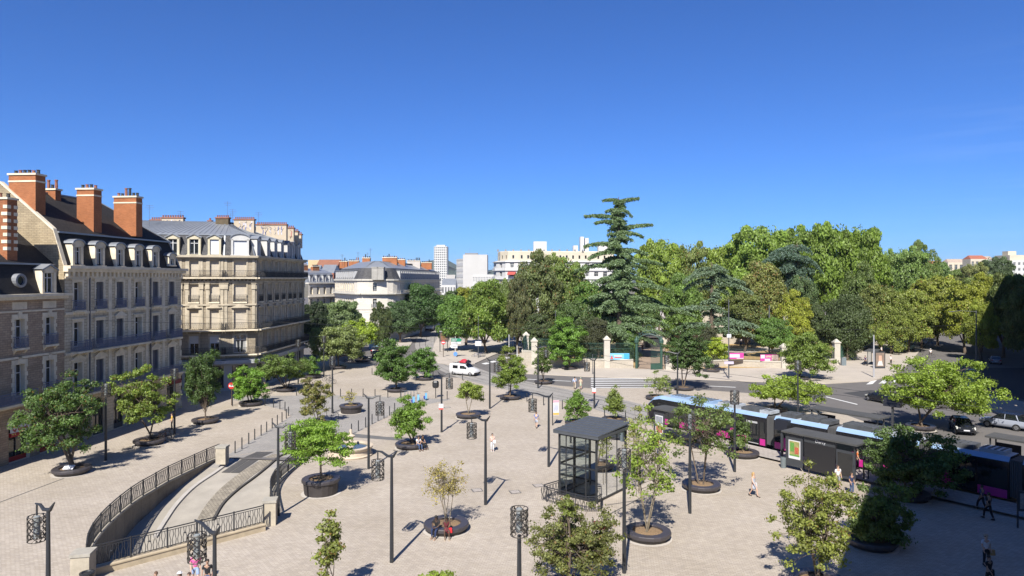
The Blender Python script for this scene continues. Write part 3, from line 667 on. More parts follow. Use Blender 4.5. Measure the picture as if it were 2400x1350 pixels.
# ---- corner building with canted end ----
B3 = thing('corner_building', 'tall cream stone corner building with wrought iron balconies, zinc roof and graffiti chimneys', 'apartment house')
A0 = (-64, 92.6); A1 = (-41.35, 98.0); A2 = (-37.4, 99.5); A3 = (-36.9, 121.0); A4 = (-39.5, 124.0); A5 = (-64, 124)
segs = [(A0, A1, [2.5,5.3,8.1,10.9,13.7,16.5,19.3,22.0], 'warm'), (A1, A2, [2.15], 'c'), (A2, A3, [1.7,5.1,8.1,11.0,13.9,16.2,19.2], 'r'), (A3, A4, [2.0], 'r')]
FL = [(5.4, 2.6), (8.95, 2.75), (12.75, 2.6), (16.45, 2.3)]     # z, height of openings
mb = MB(); tr = MB(); z_top = 19.3
for si, (p, q, bs, kk) in enumerate(segs):
    f, W = between(p, q); hs = []
    wv = .62 if kk != 'c' else .85
    for a in bs:
        for z, h in FL: hs.append((a-wv, a+wv, z, z+h))
    facade(mb, f, W, 4.6, z_top, hs, .35)
    for z in (4.9, 8.6, 12.35, 16.1): fbox(tr, f, -.1, W+.1, z-.1, z+.15, 0, .22)
    fbox(tr, f, -.3, W+.3, 18.95, 19.15, 0, .35); fbox(tr, f, -.3, W+.35, 19.15, 19.45, -.1, .6); fbox(tr, f, -.1, W+.1, 15.55, 15.75, 0, .2)
    for i in range(int(W/.5)): fbox(tr, f, i*.5+.1, i*.5+.3, 15.75, 16.0, 0, .3)
    edges = [0.0]+[(bs[i]+bs[i+1])/2 for i in range(len(bs)-1)]+[W]
    for a in edges:                                     # pilasters with capitals
        for s in (-.55, .25):
            a0 = a+s if 0 < a < W else (a+.05 if a == 0 else a-.45)
            fbox(tr, f, a0, a0+.4, 8.9, 14.6, 0, .12); fbox(tr, f, a0-.08, a0+.48, 14.6, 15.4, 0, .22); fbox(tr, f, a0-.15, a0+.55, 15.4, 15.5, 0, .3)
            fbox(tr, f, a0+.03, a0+.37, 16.4, 18.9, 0, .07)
    for a in bs:
        for j, (z, h) in enumerate(FL):
            for s in (-1, 1): fbox(tr, f, a+s*wv-(.18 if s < 0 else 0), a+s*wv+(.18 if s > 0 else 0), z-.1, z+h+.1, 0, .08)
            fbox(tr, f, a-wv-.2, a+wv+.2, z+h, z+h+.2, 0, .1)
            if j == 1:
                fbox(tr, f, a-wv-.35, a+wv+.35, z+h+.2, z+h+.32, 0, .35)
                tr.hull8([f.p(a-wv-.3,z+h+.32,0), f.p(a+wv+.3,z+h+.32,0), f.p(a+wv+.3,z+h+.32,.3), f.p(a-wv-.3,z+h+.32,.3), f.p(a-.03,z+h+.75,0), f.p(a+.03,z+h+.75,0), f.p(a+.03,z+h+.75,.25), f.p(a-.03,z+h+.75,.25)])
            kd = {0: 'shut', 1: 'shut', 2: 'shut', 3: 'shut'}[j]
            if kk == 'r' and j < 3: kd = 'casement' if (int(a*3)+j) % 3 == 0 else 'shut'
            if kk == 'warm' and j == 0: kd = 'half'
            if kk == 'c' and j == 0: kd = 'curtain'
            window(B3, f, a, z, wv*2, h, kd, .32)
            if j == 2: balcony(B3, f, a-wv-.1, a+wv+.1, z+.02, .3, mat=IRON(), ksl=TRIM(), pitch=.2)
    ir = IRON()
    balcony(B3, f, -.25, W+.25, 16.3, .75, mat=ir, ksl=TRIM(), pitch=.22); balcony(B3, f, -.35, W+.35, 8.8, 1.0, mat=ir, ksl=TRIM(), pitch=.24); balcony(B3, f, -.25, W+.25, 5.25, .9, mat=ir, ksl=TRIM(), pitch=.24)
    # ground floor
    gh = [(a-1.25 if W > 6 else a-1.1, a+1.25 if W > 6 else a+1.1, .35, 3.6) for a in bs]
    facade(mb, f, W, 0, 4.6, gh, .4, 2, 2)
    for a in bs:
        g = MB(); ww = 1.25 if W > 6 else 1.1; g.box(-ww, ww, 0, .05, .0, 3.25, 1)
        for x in (-ww, -.04, ww-.08): g.box(x, x+.08, -.06, 0, 0, 3.25, 0)
        ob('shop_window', g.mesh('shop_window', [M('shopfront_grey', (.08,.085,.09), .5, .1, 2), GL()]), B3, mat4=f.m(a, .35, -.38))
    cn = MB(); fbox(cn, f, -.3, W+.3, 3.95, 4.45, 0, 1.1 if kk != 'r' else .7, 0); cn.build('shop_canopy', [M('canopy_white', (.42,.43,.45), .5, .06, 1)], B3)
f_, W_ = between(A4, A5); facade(mb, f_, W_, 0, z_top, [], .3)
f_, W_ = between(A5, A0); facade(mb, f_, W_, 0, z_top, [], .3)
mb.build('wall', [CREAM(), TRIM(), M('shop_render', (.50,.49,.47), .7, .08, .6)], B3)
tr.build('stone_trim', [M('stone_trim_cream', (.51,.44,.325), .85, .28, 1.0, bump=.2)], B3)
# mansard ring and zinc top
ring = [Vector((*p, 0)) for p in (A0, A1, A2, A3, A4, A5)]; cen = sum(ring, Vector())/6
def inset(pts, d):
    out = []; n = len(pts)
    for i in range(n):
        a, b_, c = pts[i-1], pts[i], pts[(i+1) % n]; u = (b_-a).normalized(); v = (c-b_).normalized()
        nu = Vector((-u.y, u.x, 0)); nv = Vector((-v.y, v.x, 0)); k = (nu+nv); k = k/(k.length_squared/2) if k.length_squared > 1e-6 else nu
        out.append(b_+k*d)
    return out
r0 = inset(ring, .15); r1_ = inset(ring, 1.25); r2_ = inset(ring, 8.0)
mb = MB()
for i in range(6):
    j = (i+1) % 6; up = Vector((0,0,1))
    mb.face([r0[i]+up*19.45, r0[j]+up*19.45, r1_[j]+up*22.5, r1_[i]+up*22.5], 0 if i in (0, 1) else 2)  # shade put into the slate colour on the side and back faces
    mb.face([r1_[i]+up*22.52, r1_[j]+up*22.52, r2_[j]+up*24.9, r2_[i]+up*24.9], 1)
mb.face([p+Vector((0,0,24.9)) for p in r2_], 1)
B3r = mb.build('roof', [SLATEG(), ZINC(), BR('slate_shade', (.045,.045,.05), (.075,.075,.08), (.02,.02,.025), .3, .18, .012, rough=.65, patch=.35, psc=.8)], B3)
mb = MB()
for i in range(6):
    j = (i+1) % 6; up = Vector((0,0,1)); mb.bar(r1_[i]+up*22.5, r1_[j]+up*22.5, .25, .2, 0); mb.bar(r0[i]+up*19.45, r1_[i]+up*22.5, .18, .12, 0); mb.bar(r1_[i]+up*22.5, r2_[i]+up*24.95, .15, .1, 0)
    n = int((r1_[j]-r1_[i]).length/.7)
    for k in range(1, n): mb.bar(r1_[i].lerp(r1_[j], k/n)+up*22.54, r2_[i].lerp(r2_[j], k/n)+up*24.92, .05, .07, 0)
mb.build('roof_seams', [ZINC()], B3r)
f, W = between(A0, A1)
for i, a in enumerate([2.5,5.3,8.1,10.9,13.7,16.5,19.3,22.0]): dormer(B3, f, a, 19.55, 1.75, 2.4, .0, -1.2, 'tri', ('roller' if i == 7 else 'casement'), stone=M('dormer_cream', (.62,.56,.40), .8, .1, 1))
f, W = between(A1, A2); dormer(B3, f, 2.15, 19.55, 2.4, 2.3, .05, -1.2, 'curve', 'roller', stone=M('dormer_white', (.62,.61,.58), .8, .1, 1))
f, W = between(A2, A3)
for i, a in enumerate([1.3,5.1,8.1,11.0,13.9,16.2,19.2]): dormer(B3, f, a, 19.55, 1.3, 2.3, .0, -1.2, 'tri', 'roller' if i == 0 else 'casement', stone=M('dormer_white', (.62,.61,.58), .8, .1, 1))
plaster = M('chimney_plaster', (.55,.46,.34), .85, .12, 1)
def graf(o, fr_, a0, a1, z0, z1, seed, cols):
    R = random.Random(seed); b = MB(); n = int((a1-a0)/.55)
    for i in range(n):
        a = a0+(i+.5)*(a1-a0)/n; h = z1-z0
        pts = [(a+R.uniform(-.24,.24), z0+h*t) for t in (0,.3,.55,.8,1)]
        for j in range(4): b.bar(fr_.p(pts[j][0],pts[j][1],.012), fr_.p(pts[j+1][0],pts[j+1][1],.012), .16, .02, R.randrange(2))
        b.bar(fr_.p(a-.22,z0+h*R.choice((.2,.5,.8)),.014), fr_.p(a+.22,z0+h*R.choice((.2,.5,.8)),.014), .16, .02, 0)
    b.build('graffiti', cols, o)
gm = [M('graf_white', (.6,.6,.68), .7, 0), M('graf_blue', (.16,.18,.35), .7, 0)]
gr = [M('graf_pale_red', (.5,.2,.17), .7, 0), M('graf_rust', (.35,.12,.1), .7, 0)]
def chim_px(px0, px1, pytop, Y, zb, d, pots, mat, seed, g=None):
    x0, x1 = PY(px0, Y), PY(px1, Y); zt = ZY(pytop, Y)
    c = chimney(B3r, ((x0+x1)/2, Y+d/2), x1-x0, d, zb, zt, (1,0), pots, mat, seed=seed, cap=M('brick_cap', (.3,.13,.08), .8, .2, 2), band=False, tall=.33, potmat=TERRA())
    if g: graf(c, Fr((x0, Y-.005), (1,0)), .3+(x1-x0)*.1, (x1-x0)*.92, zb+(zt-zb)*.35, zt-.4, seed, g)
chim_px(548, 595, 513, 107, 22.9, .7, 10, plaster, 11, gm)
chim_px(600, 671, 525, 112, 22.4, .7, 16, plaster, 12, gm)
chim_px(671, 688, 533, 116, 22.0, .7, 4, plaster, 13, gr)
chim_px(688, 698, 541, 118, 22.0, .7, 3, plaster, 14); chim_px(698, 706, 548, 120, 21.5, .7, 2, plaster, 15)
chim_px(505, 535, 509, 104, 23.6, .8, 6, M('sooty_brick', (.12,.09,.05), .9, .3, 2), 16)
chim_px(377, 429, 509, 104, 22.5, .7, 9, plaster, 17, gm); chim_px(352, 377, 514, 104, 22.5, .7, 5, plaster, 18)
chim_px(487, 495, 516, 108, 24, .5, 1, plaster, 19)
mb = MB()
for px, py, Y, h in ((350,480,100,3.2),(423,494,104,1.2),(533,472,108,3.4),(545,490,108,2.2),(606,497,110,2.2),(540,500,107,1.0)): aerial(mb, (PY(px,Y), Y, ZY(py,Y)-h), h)
mb.build('roof_aerials', [M('aerial', (.12,.12,.13), .5, 0)], B3)
# ---- the pale rounded block up the street ----
def rounded(p0, pc, p1, r, n=7):
    """corner pc between p0 and p1 replaced by an arc of about radius r"""
    p0, pc, p1 = Vector(p0), Vector(pc), Vector(p1); a = pc+(p0-pc).normalized()*r; b = pc+(p1-pc).normalized()*r
    return [(a*(1-t)**2+pc*2*t*(1-t)+b*t*t) for t in [i/n for i in range(n+1)]]
B4 = thing('street_block', 'pale stone block with a rounded corner, grey mansard and brick chimneys behind the street trees', 'apartment house')
q0 = Vector((PY(785,196), 196)); q1_ = Vector((PY(855,178), 178)); q2_ = Vector((PY(925,180), 180)); q3 = Vector((PY(1031,235), 235))
crv = [q0]+rounded(q0, (PY(838,176), 176), (PY(928,177), 177), 3, 3)+rounded((PY(838,176),176), (PY(928,177),177), q3, 4, 4)+[q3]
m_pale = BR('pale_stone', (.80,.745,.65), (.75,.70,.61), (.66,.61,.53), 1.1, .5, .015, patch=.15, psc=.3)
mb = MB(); tr = MB(); zc = 16.0
FL4 = [(1.0,2.6),(5.2,2.3),(8.7,2.3),(12.9,2.2)]
for i in range(len(crv)-1):
    f, W = between(crv[i], crv[i+1]); n = int(W/2.1) if W > 8 else (1 if i in (4,) else 0); hs = []
    bs = [(k+.5)*W/n for k in range(n)] if n else []
    for a in bs:
        for z, h in FL4: hs.append((a-.5, a+.5, z, z+h))
    facade(mb, f, W, 0, zc, hs, .3)
    fbox(tr, f, -.05, W+.05, 15.7, 16.1, 0, .4); fbox(tr, f, -.1, W+.1, 12.15, 12.4, 0, 1.0); fbox(tr, f, 0, W, 8.2, 8.35, 0, .12)
    for z in (12.6, 12.9, 13.25): fbox(tr, f, 0, W, z, z+.05, .9, .95)
    for k in range(int(W/.5)): fbox(tr, f, k*.5, k*.5+.05, 12.4, 13.3, .9, .94)
    for a in bs:
        for z, h in FL4: window(B4, f, a, z, 1.0, h, 'casement', .3)
for k in (2, 5): pass
f, W = between(crv[4], crv[5])
balcony(B4, f, W/2-.9, W/2+.9, 8.7, .5, mat=M('iron_grey', (.3,.3,.3), .6, .1, 2))
mb.build('wall', [m_pale, TRIM()], B4); tr.build('stone_trim', [M('trim_pale', (.6,.57,.5), .8, .1, 1)], B4)
mb = MB(); poly = [Vector((p.x, p.y, 0)) for p in crv]+[Vector((PY(1031,235)-8, 240, 0)), Vector((-42, 200, 0))]
ri = inset(poly, 1.4); rj = inset(poly, 5.5)
for i in range(len(poly)):
    j = (i+1) % len(poly); up = Vector((0,0,1))
    mb.face([poly[i]+up*16.1, poly[j]+up*16.1, ri[j]+up*19.0, ri[i]+up*19.0], 0); mb.face([ri[i]+up*19, ri[j]+up*19, rj[j]+up*20.9, rj[i]+up*20.9], 1)
mb.tess([[(p.x,p.y) for p in rj]], lambda p: (p[0], p[1], 20.9), 1)
B4r = mb.build('roof', [SLATEG(), ZINC()], B4)
for i in (0, len(crv)-2):
    f, W = between(crv[i], crv[i+1]); n = int(W/2.1)
    for k in range(n): dormer(B4, f, (k+.5)*W/n, 16.2, 1.15, 2.1, -.05, -1.0, 'flat', 'casement', stone=M('dormer_pale', (.5,.5,.5), .7, .1, 1))
R = random.Random(4)
for k, (a, b_, top, Y) in enumerate(((797,815,612,200),(818,842,611,200),(850,868,604,192),(897,931,603,192),(932,950,608,200),(955,985,611,215),(988,1012,615,225))):
    x0, x1 = PY(a, Y), PY(b_, Y); chimney(B4r, ((x0+x1)/2, Y), x1-x0, 1.2, 19.3, ZY(top, Y), (1,0), max(3, int((x1-x0)/.5)), (BRICK() if k % 7 != 5 else M('pale_plaster', (.55,.5,.45), .8, .1, 1)), seed=20+k, band=False)
mb = MB()
for px, py, Y in ((802,596,198),(839,590,198),(868,582,192),(861,592,195)): aerial(mb, (PY(px,Y), Y, 20), ZY(py,Y)-20, .04)
mb.build('roof_aerials', [M('aerial', (.12,.12,.13), .5, 0)], B4)
for px_ in (879, 893):
    Yq = 175.5; mb = MB(); x = PY(px_, Yq); mb.box(x-.75, x+.75, Yq-.6, Yq+1.4, 15.9, ZY(628, Yq)); mb.box(x-.85, x+.85, Yq-.7, Yq+1.5, ZY(628, Yq), ZY(628, Yq)+.25); mb.build('dormer_pier', [M('pier_stone', (.40,.38,.34), .85, .2, 1)], B4)
# ---- simple boxy far buildings ----
def block(name, label, cat, px0, px1, Y, ytop, depth, mat, storeys=0, cols=0, wcol=None, roof=None, side=None, zb=0, group=None, ww=.55, extra=None, skew=0):
    t = thing(name, label, cat, group=group); x0, x1 = PY(px0, Y), PY(px1, Y); zt = ZY(ytop, Y); mb = MB()
    p0 = Vector((x0, Y+skew)); p1 = Vector((x1, Y)); f, W = between(p0, p1); hs = []
    if storeys:
        H = zt/storeys
        for i in range(storeys):
            for j in range(cols):
                a = (j+.5)*W/cols; wz = H*.3+i*H; hs.append((a-W/cols*ww/2, a+W/cols*ww/2, wz, wz+H*.5))
    facade(mb, f, W, zb, zt, hs, .25)
    b0 = p0-f.n.to_2d()*depth; b1 = p1-f.n.to_2d()*depth
    for a, c in ((p1, b1), (b1, b0), (b0, p0)): wallq(mb, Vector((a.x,a.y,0)), Vector((c.x,c.y,0)), zb, zt)
    mb.build('wall', [mat, mat], t)
    rb = MB()
    if roof == 'hip':
        c0 = (p0+b0)/2; c1 = (p1+b1)/2; h = depth*.3; up = Vector((0,0,1)); e = .5
        v = lambda q, z: Vector((q.x, q.y, z)); m0 = c0.lerp(c1, .02 if W < depth else .1); m1_ = c0.lerp(c1, .98 if W < depth else .9)
        rb.face([v(p0,zt), v(p1,zt), v(m1_,zt+h), v(m0,zt+h)]); rb.face([v(b0,zt), v(b1,zt), v(m1_,zt+h), v(m0,zt+h)]); rb.face([v(p0,zt), v(b0,zt), v(m0,zt+h)]); rb.face([v(p1,zt), v(b1,zt), v(m1_,zt+h)])
        rb.build('roof', [side or TERRA()], t)
    else:
        rb.prism([tuple(q) for q in (p0, p1, b1, b0)], zt, zt+.35, 0); rb.build('parapet', [side or mat], t)
    if storeys:
        cache = None
        if storeys*cols <= 60:
            for h in hs: window(t, f, (h[0]+h[1])/2, h[2], h[1]-h[0], h[3]-h[2], 'casement', .25)
        else:
            g = MB(); g.box(0, W, 0, .05, 0, 1, 0)
            H = zt/storeys
            for i in range(storeys):
                m_ = MB(); m_.box(.2, W-.2, 0, .05, 0, H*.5, 0)
                if cache is None: cache = m_.mesh('window_row', [GL()])
                ob('window_row', cache, t, mat4=Matrix(((f.u.x,-f.n.x,0,f.p(0,0,-.2).x),(f.u.y,-f.n.y,0,f.p(0,0,-.2).y),(0,0,1,H*.3+i*H),(0,0,0,1))))
    return t, f, W, zt
m_w = M('white_render', (.60,.59,.565), .8, .06, .3); m_cr = M('cream_render', (.62,.55,.42), .8, .08, .3); m_yel = M('yellow_render', (.6,.45,.25), .8, .08, .3)
TW, f, W, zt = block('tower_block', 'slim white high-rise tower standing alone above the rooftops', 'tower', 1017, 1048, 900, 578, 18, m_w, 19, 7, ww=.5)
mb = MB(); fbox(mb, f, 3, W-3, zt, zt+2.5, -12, -3); mb.build('roof_plant_room', [m_w], TW)
T5, f, W, zt = block('apartment_block', 'white gable-ended apartment block with blank wall right of the tower', 'apartment block', 1085, 1142, 420, 598, 16, M('white_gable', (.56,.545,.515), .85, .08, .1))
mb = MB(); fbox(mb, f, 1, 9, zt, zt+1.4, -9, -2); aerial(mb, f.p(4,zt+1.4,-5), 3, .06); mb.build('roof_plant_room', [M('plant_grey', (.25,.25,.26), .8, .1, 1)], T5)
T5b, f, W, zt = block('apartment_block', 'narrow grey-white block with rows of windows just left of the blank gable', 'apartment block', 1065, 1085, 436, 607, 14, m_w, 8, 5, skew=16)
T6a, f, W, zt = block('low_white_building', 'low white building with vertical fins below the blank gable', 'building', 1108, 1160, 330, 645, 12, m_w, 4, 14, ww=.5)
block('low_house', 'low pale house with hipped roof at the end of the avenue', 'house', 1035, 1068, 380, 668, 12, m_w, 2, 5, roof='hip', side=ZINC())
block('low_house', 'small cream house between the tower and the tram street trees', 'house', 1044, 1066, 520, 655, 12, m_cr, 3, 4, roof='hip', side=M('pale_roof', (.4,.38,.35), .8, .1, 1))
# big white rounded apartment building
B6 = thing('long_apartment_building', 'long white apartment building with rounded left end and set-back cream top floor', 'apartment building')
c6 = [Vector(p) for p in ((PY(1172,285),285),(PY(1157,272),272),(PY(1163,262),262),(PY(1185,257),257),(PY(1215,256),256),(PY(1450,262),262))]
mb = MB(); tr = MB(); zt = ZY(611, 258); H = 3.25
for i in range(len(c6)-1):
    f, W = between(c6[i], c6[i+1]); n = max(1, int(W/3.4)); hs = []
    for k in range(n):
        a = (k+.5)*W/n
        for j in range(7): hs.append((a-.8, a+.8, j*H+.9, j*H+2.6))
    facade(mb, f, W, 0, zt, hs, .35)
    for j in range(7):
        fbox(tr, f, -.1, W+.1, (j+1)*H-.15, (j+1)*H+.1, 0, .5)
        if j > 2 and i > 0: fbox(tr, f, 0, W, (j)*H+.1, j*H+.9, .38, .46)
    for k in range(n):
        for j in range(3, 7): window(B6, f, (k+.5)*W/n, j*H+.9, 1.6, 1.7, 'casement' if (k+j) % 3 else 'curtain', .3)
p6 = [Vector((p.x,p.y,0)) for p in c6]+[Vector((PY(1450,262),285,0))]
i6 = inset(p6, 1.6)
mb.tess([[(p.x,p.y) for p in p6]], lambda p: (p[0],p[1],zt), 0)
mb.build('wall', [m_w, m_w], B6); tr.build('balcony_band', [M('band_white', (.7,.69,.66), .7, .05, .5)], B6)
mb = MB(); zt2 = ZY(590, 258)
for i in range(len(i6)):
    p, q = i6[i], i6[(i+1) % len(i6)]; f, W = between(p, q); n = max(1, int(W/2.4)) if i < len(i6)-2 else 1
    facade(mb, f, W, zt, zt2, [((k+.5)*W/n-.35, (k+.5)*W/n+.35, zt+.8, zt+2.1) for k in range(n)], .2)
mb.tess([[(p.x,p.y) for p in i6]], lambda p: (p[0],p[1],zt2), 0); mb.prism([(p.x,p.y) for p in i6], zt2, zt2+.3, 1)
mb.build('top_floor', [m_cr, TRIM()], B6)
mb = MB()
for p, q in zip(i6, i6[1:]): mb.bar(p+(q-p)*.01+Vector((0,.6,zt+1.4)), q+Vector((0,.6,zt+1.4)), .1, 1.6, 0)
mb.build('top_floor_glazing', [GL()], B6)
for px, wpx, h, Y in ((1250,30,4.6,275),(1342,10,3,275),(1358,8,6.5,275),(1369,8,6,275),(1400,30,4,275)): x = PY(px, Y); ww_ = wpx/FP*Y; mb = MB(); mb.box(x, x+ww_, Y-4, Y, zt2, zt2+h, 0); mb.build('roof_plant_room', [m_w], B6)
for i in range(12): x = PY(1165+i*18, 262); mb = MB(); mb.box(x, x+.7, 261, 261.6, zt2+.2, zt2+1.0, 0); mb.build('roof_vent', [M('plant_grey', (.25,.25,.26), .8, .1, 1)], B6)
f, W = between(c6[3], c6[4]); mb = MB()
mb.hull8([f.p(1,18.2,.5), f.p(4,18.2,.5), f.p(4,18.9,.5), f.p(1,18.9,.5), f.p(1,17.7,2), f.p(4,17.7,2), f.p(4,17.9,2), f.p(1,17.9,2)], 0)
mb.build('awning', [M('red_awning', (.45,.08,.06), .7, .1, 1)], B6)
# left far roofs seen between the corner building and the rounded block
block('far_building', 'yellow-ochre box building behind the brick roofs', 'building', 722, 760, 330, 611, 14, m_yel)
block('far_house', 'old house with steep brown tiled roof behind the rounded block', 'house', 738, 790, 280, 628, 12, M('brown_brick', (.33,.15,.09), .85, .2, .5), roof='hip', side=M('brown_tiles', (.28,.12,.07), .85, .2, 1))
block('far_building', 'flat grey-roofed building just left of the first brick chimneys', 'building', 760, 790, 360, 613, 12, m_cr)
block('far_house', 'brick house with tall chimney wall left of the rounded block', 'house', 726, 745, 240, 641, 10, M('orange_brick', (.4,.15,.08), .85, .2, .5), roof='hip', side=ZINC())
block('far_house', 'small brick gable behind the blue-grey mansard', 'house', 750, 782, 236, 640, 10, M('orange_brick', (.4,.15,.08), .85, .2, .5), roof='hip', side=ZINC())
B7 = thing('mansard_house', 'pale house with blue-grey zinc mansard left of the rounded block', 'apartment house')
pa = Vector((PY(722,196), 196)); pb = Vector((PY(784,205), 205)); f, W = between(pa, pb); mb = MB(); hs = [((k+.5)*W/4-.5, (k+.5)*W/4+.5, z, z+2.1) for k in range(4) for z in (1.2,4.8,8.3,11.7)]
facade(mb, f, W, 0, 14.8, hs, .3); fbox(mb, f, 0, W, 14.8, 15.1, -6, .4); fbox(mb, f, -.1, W, 10.9, 11.1, 0, .7); mb.build('wall', [m_pale, TRIM()], B7)
for k in range(4):
    for z in (1.2,4.8,8.3,11.7): window(B7, f, (k+.5)*W/4, z, 1.0, 2.1, 'casement', .3)
    dormer(B7, f, (k+.5)*W/4, 15.2, 1.2, 2.0, -.05, -1, 'flat', 'casement', stone=M('dormer_pale', (.5,.5,.5), .7, .1, 1))
mb = MB(); mb.face([f.p(0,15.1,0), f.p(W,15.1,0), f.p(W,18,-1.2), f.p(0,18,-1.2)], 0); mb.face([f.p(0,18,-1.2), f.p(W,18,-1.2), f.p(W,19.3,-6), f.p(0,19.3,-6)], 0); mb.face([f.p(0,15.1,0), f.p(0,18,-1.2), f.p(0,19.3,-6), f.p(0,15.1,-6)], 0)
B7r = mb.build('roof', [ZINC()], B7)
for k in range(2): c = f.p(2+k*4.5, 0, -4); chimney(B7r, c, 2.6, .9, 17.8, 20.3-k*.3, f.u, 5, BRICK(), seed=40+k, band=False)
# far houses on the right above the avenue trees
for a in ((2181,2214,420,610,'far_house','small orange-roofed house at the far left of the skyline group','hip'),(2222,2272,400,606,'far_house','beige gabled house on the skyline over the avenue','hip'),(2275,2316,380,598,'far_house','beige house with red tiled roof highest on the right skyline','hip'),(2314,2330,380,600,'far_house','white end house joined to the red-roofed one on the skyline','hip')):
    block(a[4], a[5], 'house', a[0], a[1], a[2], a[3]+9, 7, m_w if 'white' in a[5] else m_cr, 4, 4, roof='hip', side=(M('red_tiles', (.36,.12,.07), .85, .2, 1) if ('orange' in a[5] or 'red tiled' in a[5]) else M('pale_tiles', (.42,.33,.26), .85, .2, 1)))
T8, f, W, zt = block('white_apartment_house', 'white apartment house at the right edge above the dark trees', 'apartment house', 2372, 2440, 330, 612, 14, m_w, 9, 6, ww=.5)
mb = MB(); fbox(mb, f, 0, W, zt, zt+3, -12, -1.5); fbox(mb, f, 1, 5, zt+3, zt+5, -8, -4); mb.build('set_back_floor', [m_cr], T8)
for a in ((2340,2372,520,628,'pale box of a house low on the skyline left of the white apartment house'),(2110,2150,600,607,'white far block behind the tall plane trees')):
    block('far_building', a[4], 'building', a[0], a[1], a[2], a[3], 14, m_w, 4, 5)
# ---- tall buildings beside the camera that shade the right of the square ----
def shade_block(label, poly, H, rows, nw=95):
    """poly in order of its facades as seen from outside, left to right"""
    t = thing('tall_building', label, 'building'); mb = MB(); c = 0
    for i in range(len(poly)):
        f, W = between(poly[i], poly[(i+1) % len(poly)]); n = int(W/3.2); hs = []
        if i < 2:
            for k in range(n):
                for j in range(rows): hs.append(((k+.5)*W/n-.6, (k+.5)*W/n+.6, 1+j*3.6, 3.2+j*3.6))
        facade(mb, f, W, 0, H, hs, .3)
        for h in hs:
            if c < nw: window(t, f, (h[0]+h[1])/2, h[2], 1.2, 2.2, 'casement', .3); c += 1
    mb.tess([poly], lambda p: (p[0],p[1],H), 0); mb.build('wall', [LIME(), TRIM()], t)
shade_block('tall stone building on the right side of the square shading the tram stop', [(60,31),(23.6,31),(4.2,.9),(60,-10)], 23.8, 6)
shade_block('tall stone building along the right side of the avenue shading its trees', [(166.5,220),(55.5,72),(70.5,61),(181.5,209)], 27, 6)
# hills behind the town
mb = MB(); R = random.Random(8); pts = []
for i in range(90):
    x = -2600+i*75; y = 3600+200*math.sin(i*.3)
    h = 60+34*math.sin(i*.21+1.2)+16*math.sin(i*.53)+10*math.sin(i*1.1)
    g = 1.25 if x < -300 else .95
    pts.append((x, y, h*g))
for i in range(len(pts)-1):
    a, b_ = pts[i], pts[i+1]
    for (z0, y0, z1, y1) in ((0,-900,.35,-550),(.35,-550,.8,-250),(.8,-250,1,0),(1,0,.5,500)):
        mb.face([(a[0],a[1]+y0,a[2]*z0-1),(b_[0],b_[1]+y0,b_[2]*z0-1),(b_[0],b_[1]+y1,b_[2]*z1-1),(a[0],a[1]+y1,a[2]*z1-1)])
struct(mb.build('hills', M('wooded_hill', (.045,.07,.05), .95, .4, .02), smooth=True))
# ================= foliage =================
def quads_mesh(name, pts, nrm, size, rng, v, aspect=1.5, mats=None, jitter=.8, up=.25):
    n = len(pts); nr = nrm+rng.normal(size=(n,3))*jitter; nr[:,2] += up
    nr /= np.linalg.norm(nr, axis=1)[:,None]
    t = rng.normal(size=(n,3)); t -= nr*(t*nr).sum(1)[:,None]; t /= np.linalg.norm(t, axis=1)[:,None]; s = np.cross(nr, t)
    sz = (size*(.65+.7*rng.random(n)))[:,None]
    V = np.empty((n,4,3)); V[:,0] = pts-t*sz*aspect*.5; V[:,1] = pts+s*sz*.5; V[:,2] = pts+t*sz*aspect*.5; V[:,3] = pts-s*sz*.5
    me = bpy.data.meshes.new(name); me.vertices.add(n*4); me.loops.add(n*4); me.polygons.add(n)
    me.vertices.foreach_set('co', V.reshape(-1)); me.loops.foreach_set('vertex_index', np.arange(n*4, dtype=np.int32))
    me.polygons.foreach_set('loop_start', np.arange(0, n*4, 4, dtype=np.int32)); me.polygons.foreach_set('loop_total', np.full(n, 4, dtype=np.int32))
    a = me.attributes.new('v', 'FLOAT', 'FACE'); a.data.foreach_set('value', v.astype(np.float32))
    a = me.attributes.new('h', 'FLOAT', 'FACE'); a.data.foreach_set('value', rng.random(n).astype(np.float32))
    me.materials.append(leafmat()); me.update(); return me
def sph(rng, n):
    d = rng.normal(size=(n,3)); return d/np.linalg.norm(d, axis=1)[:,None]
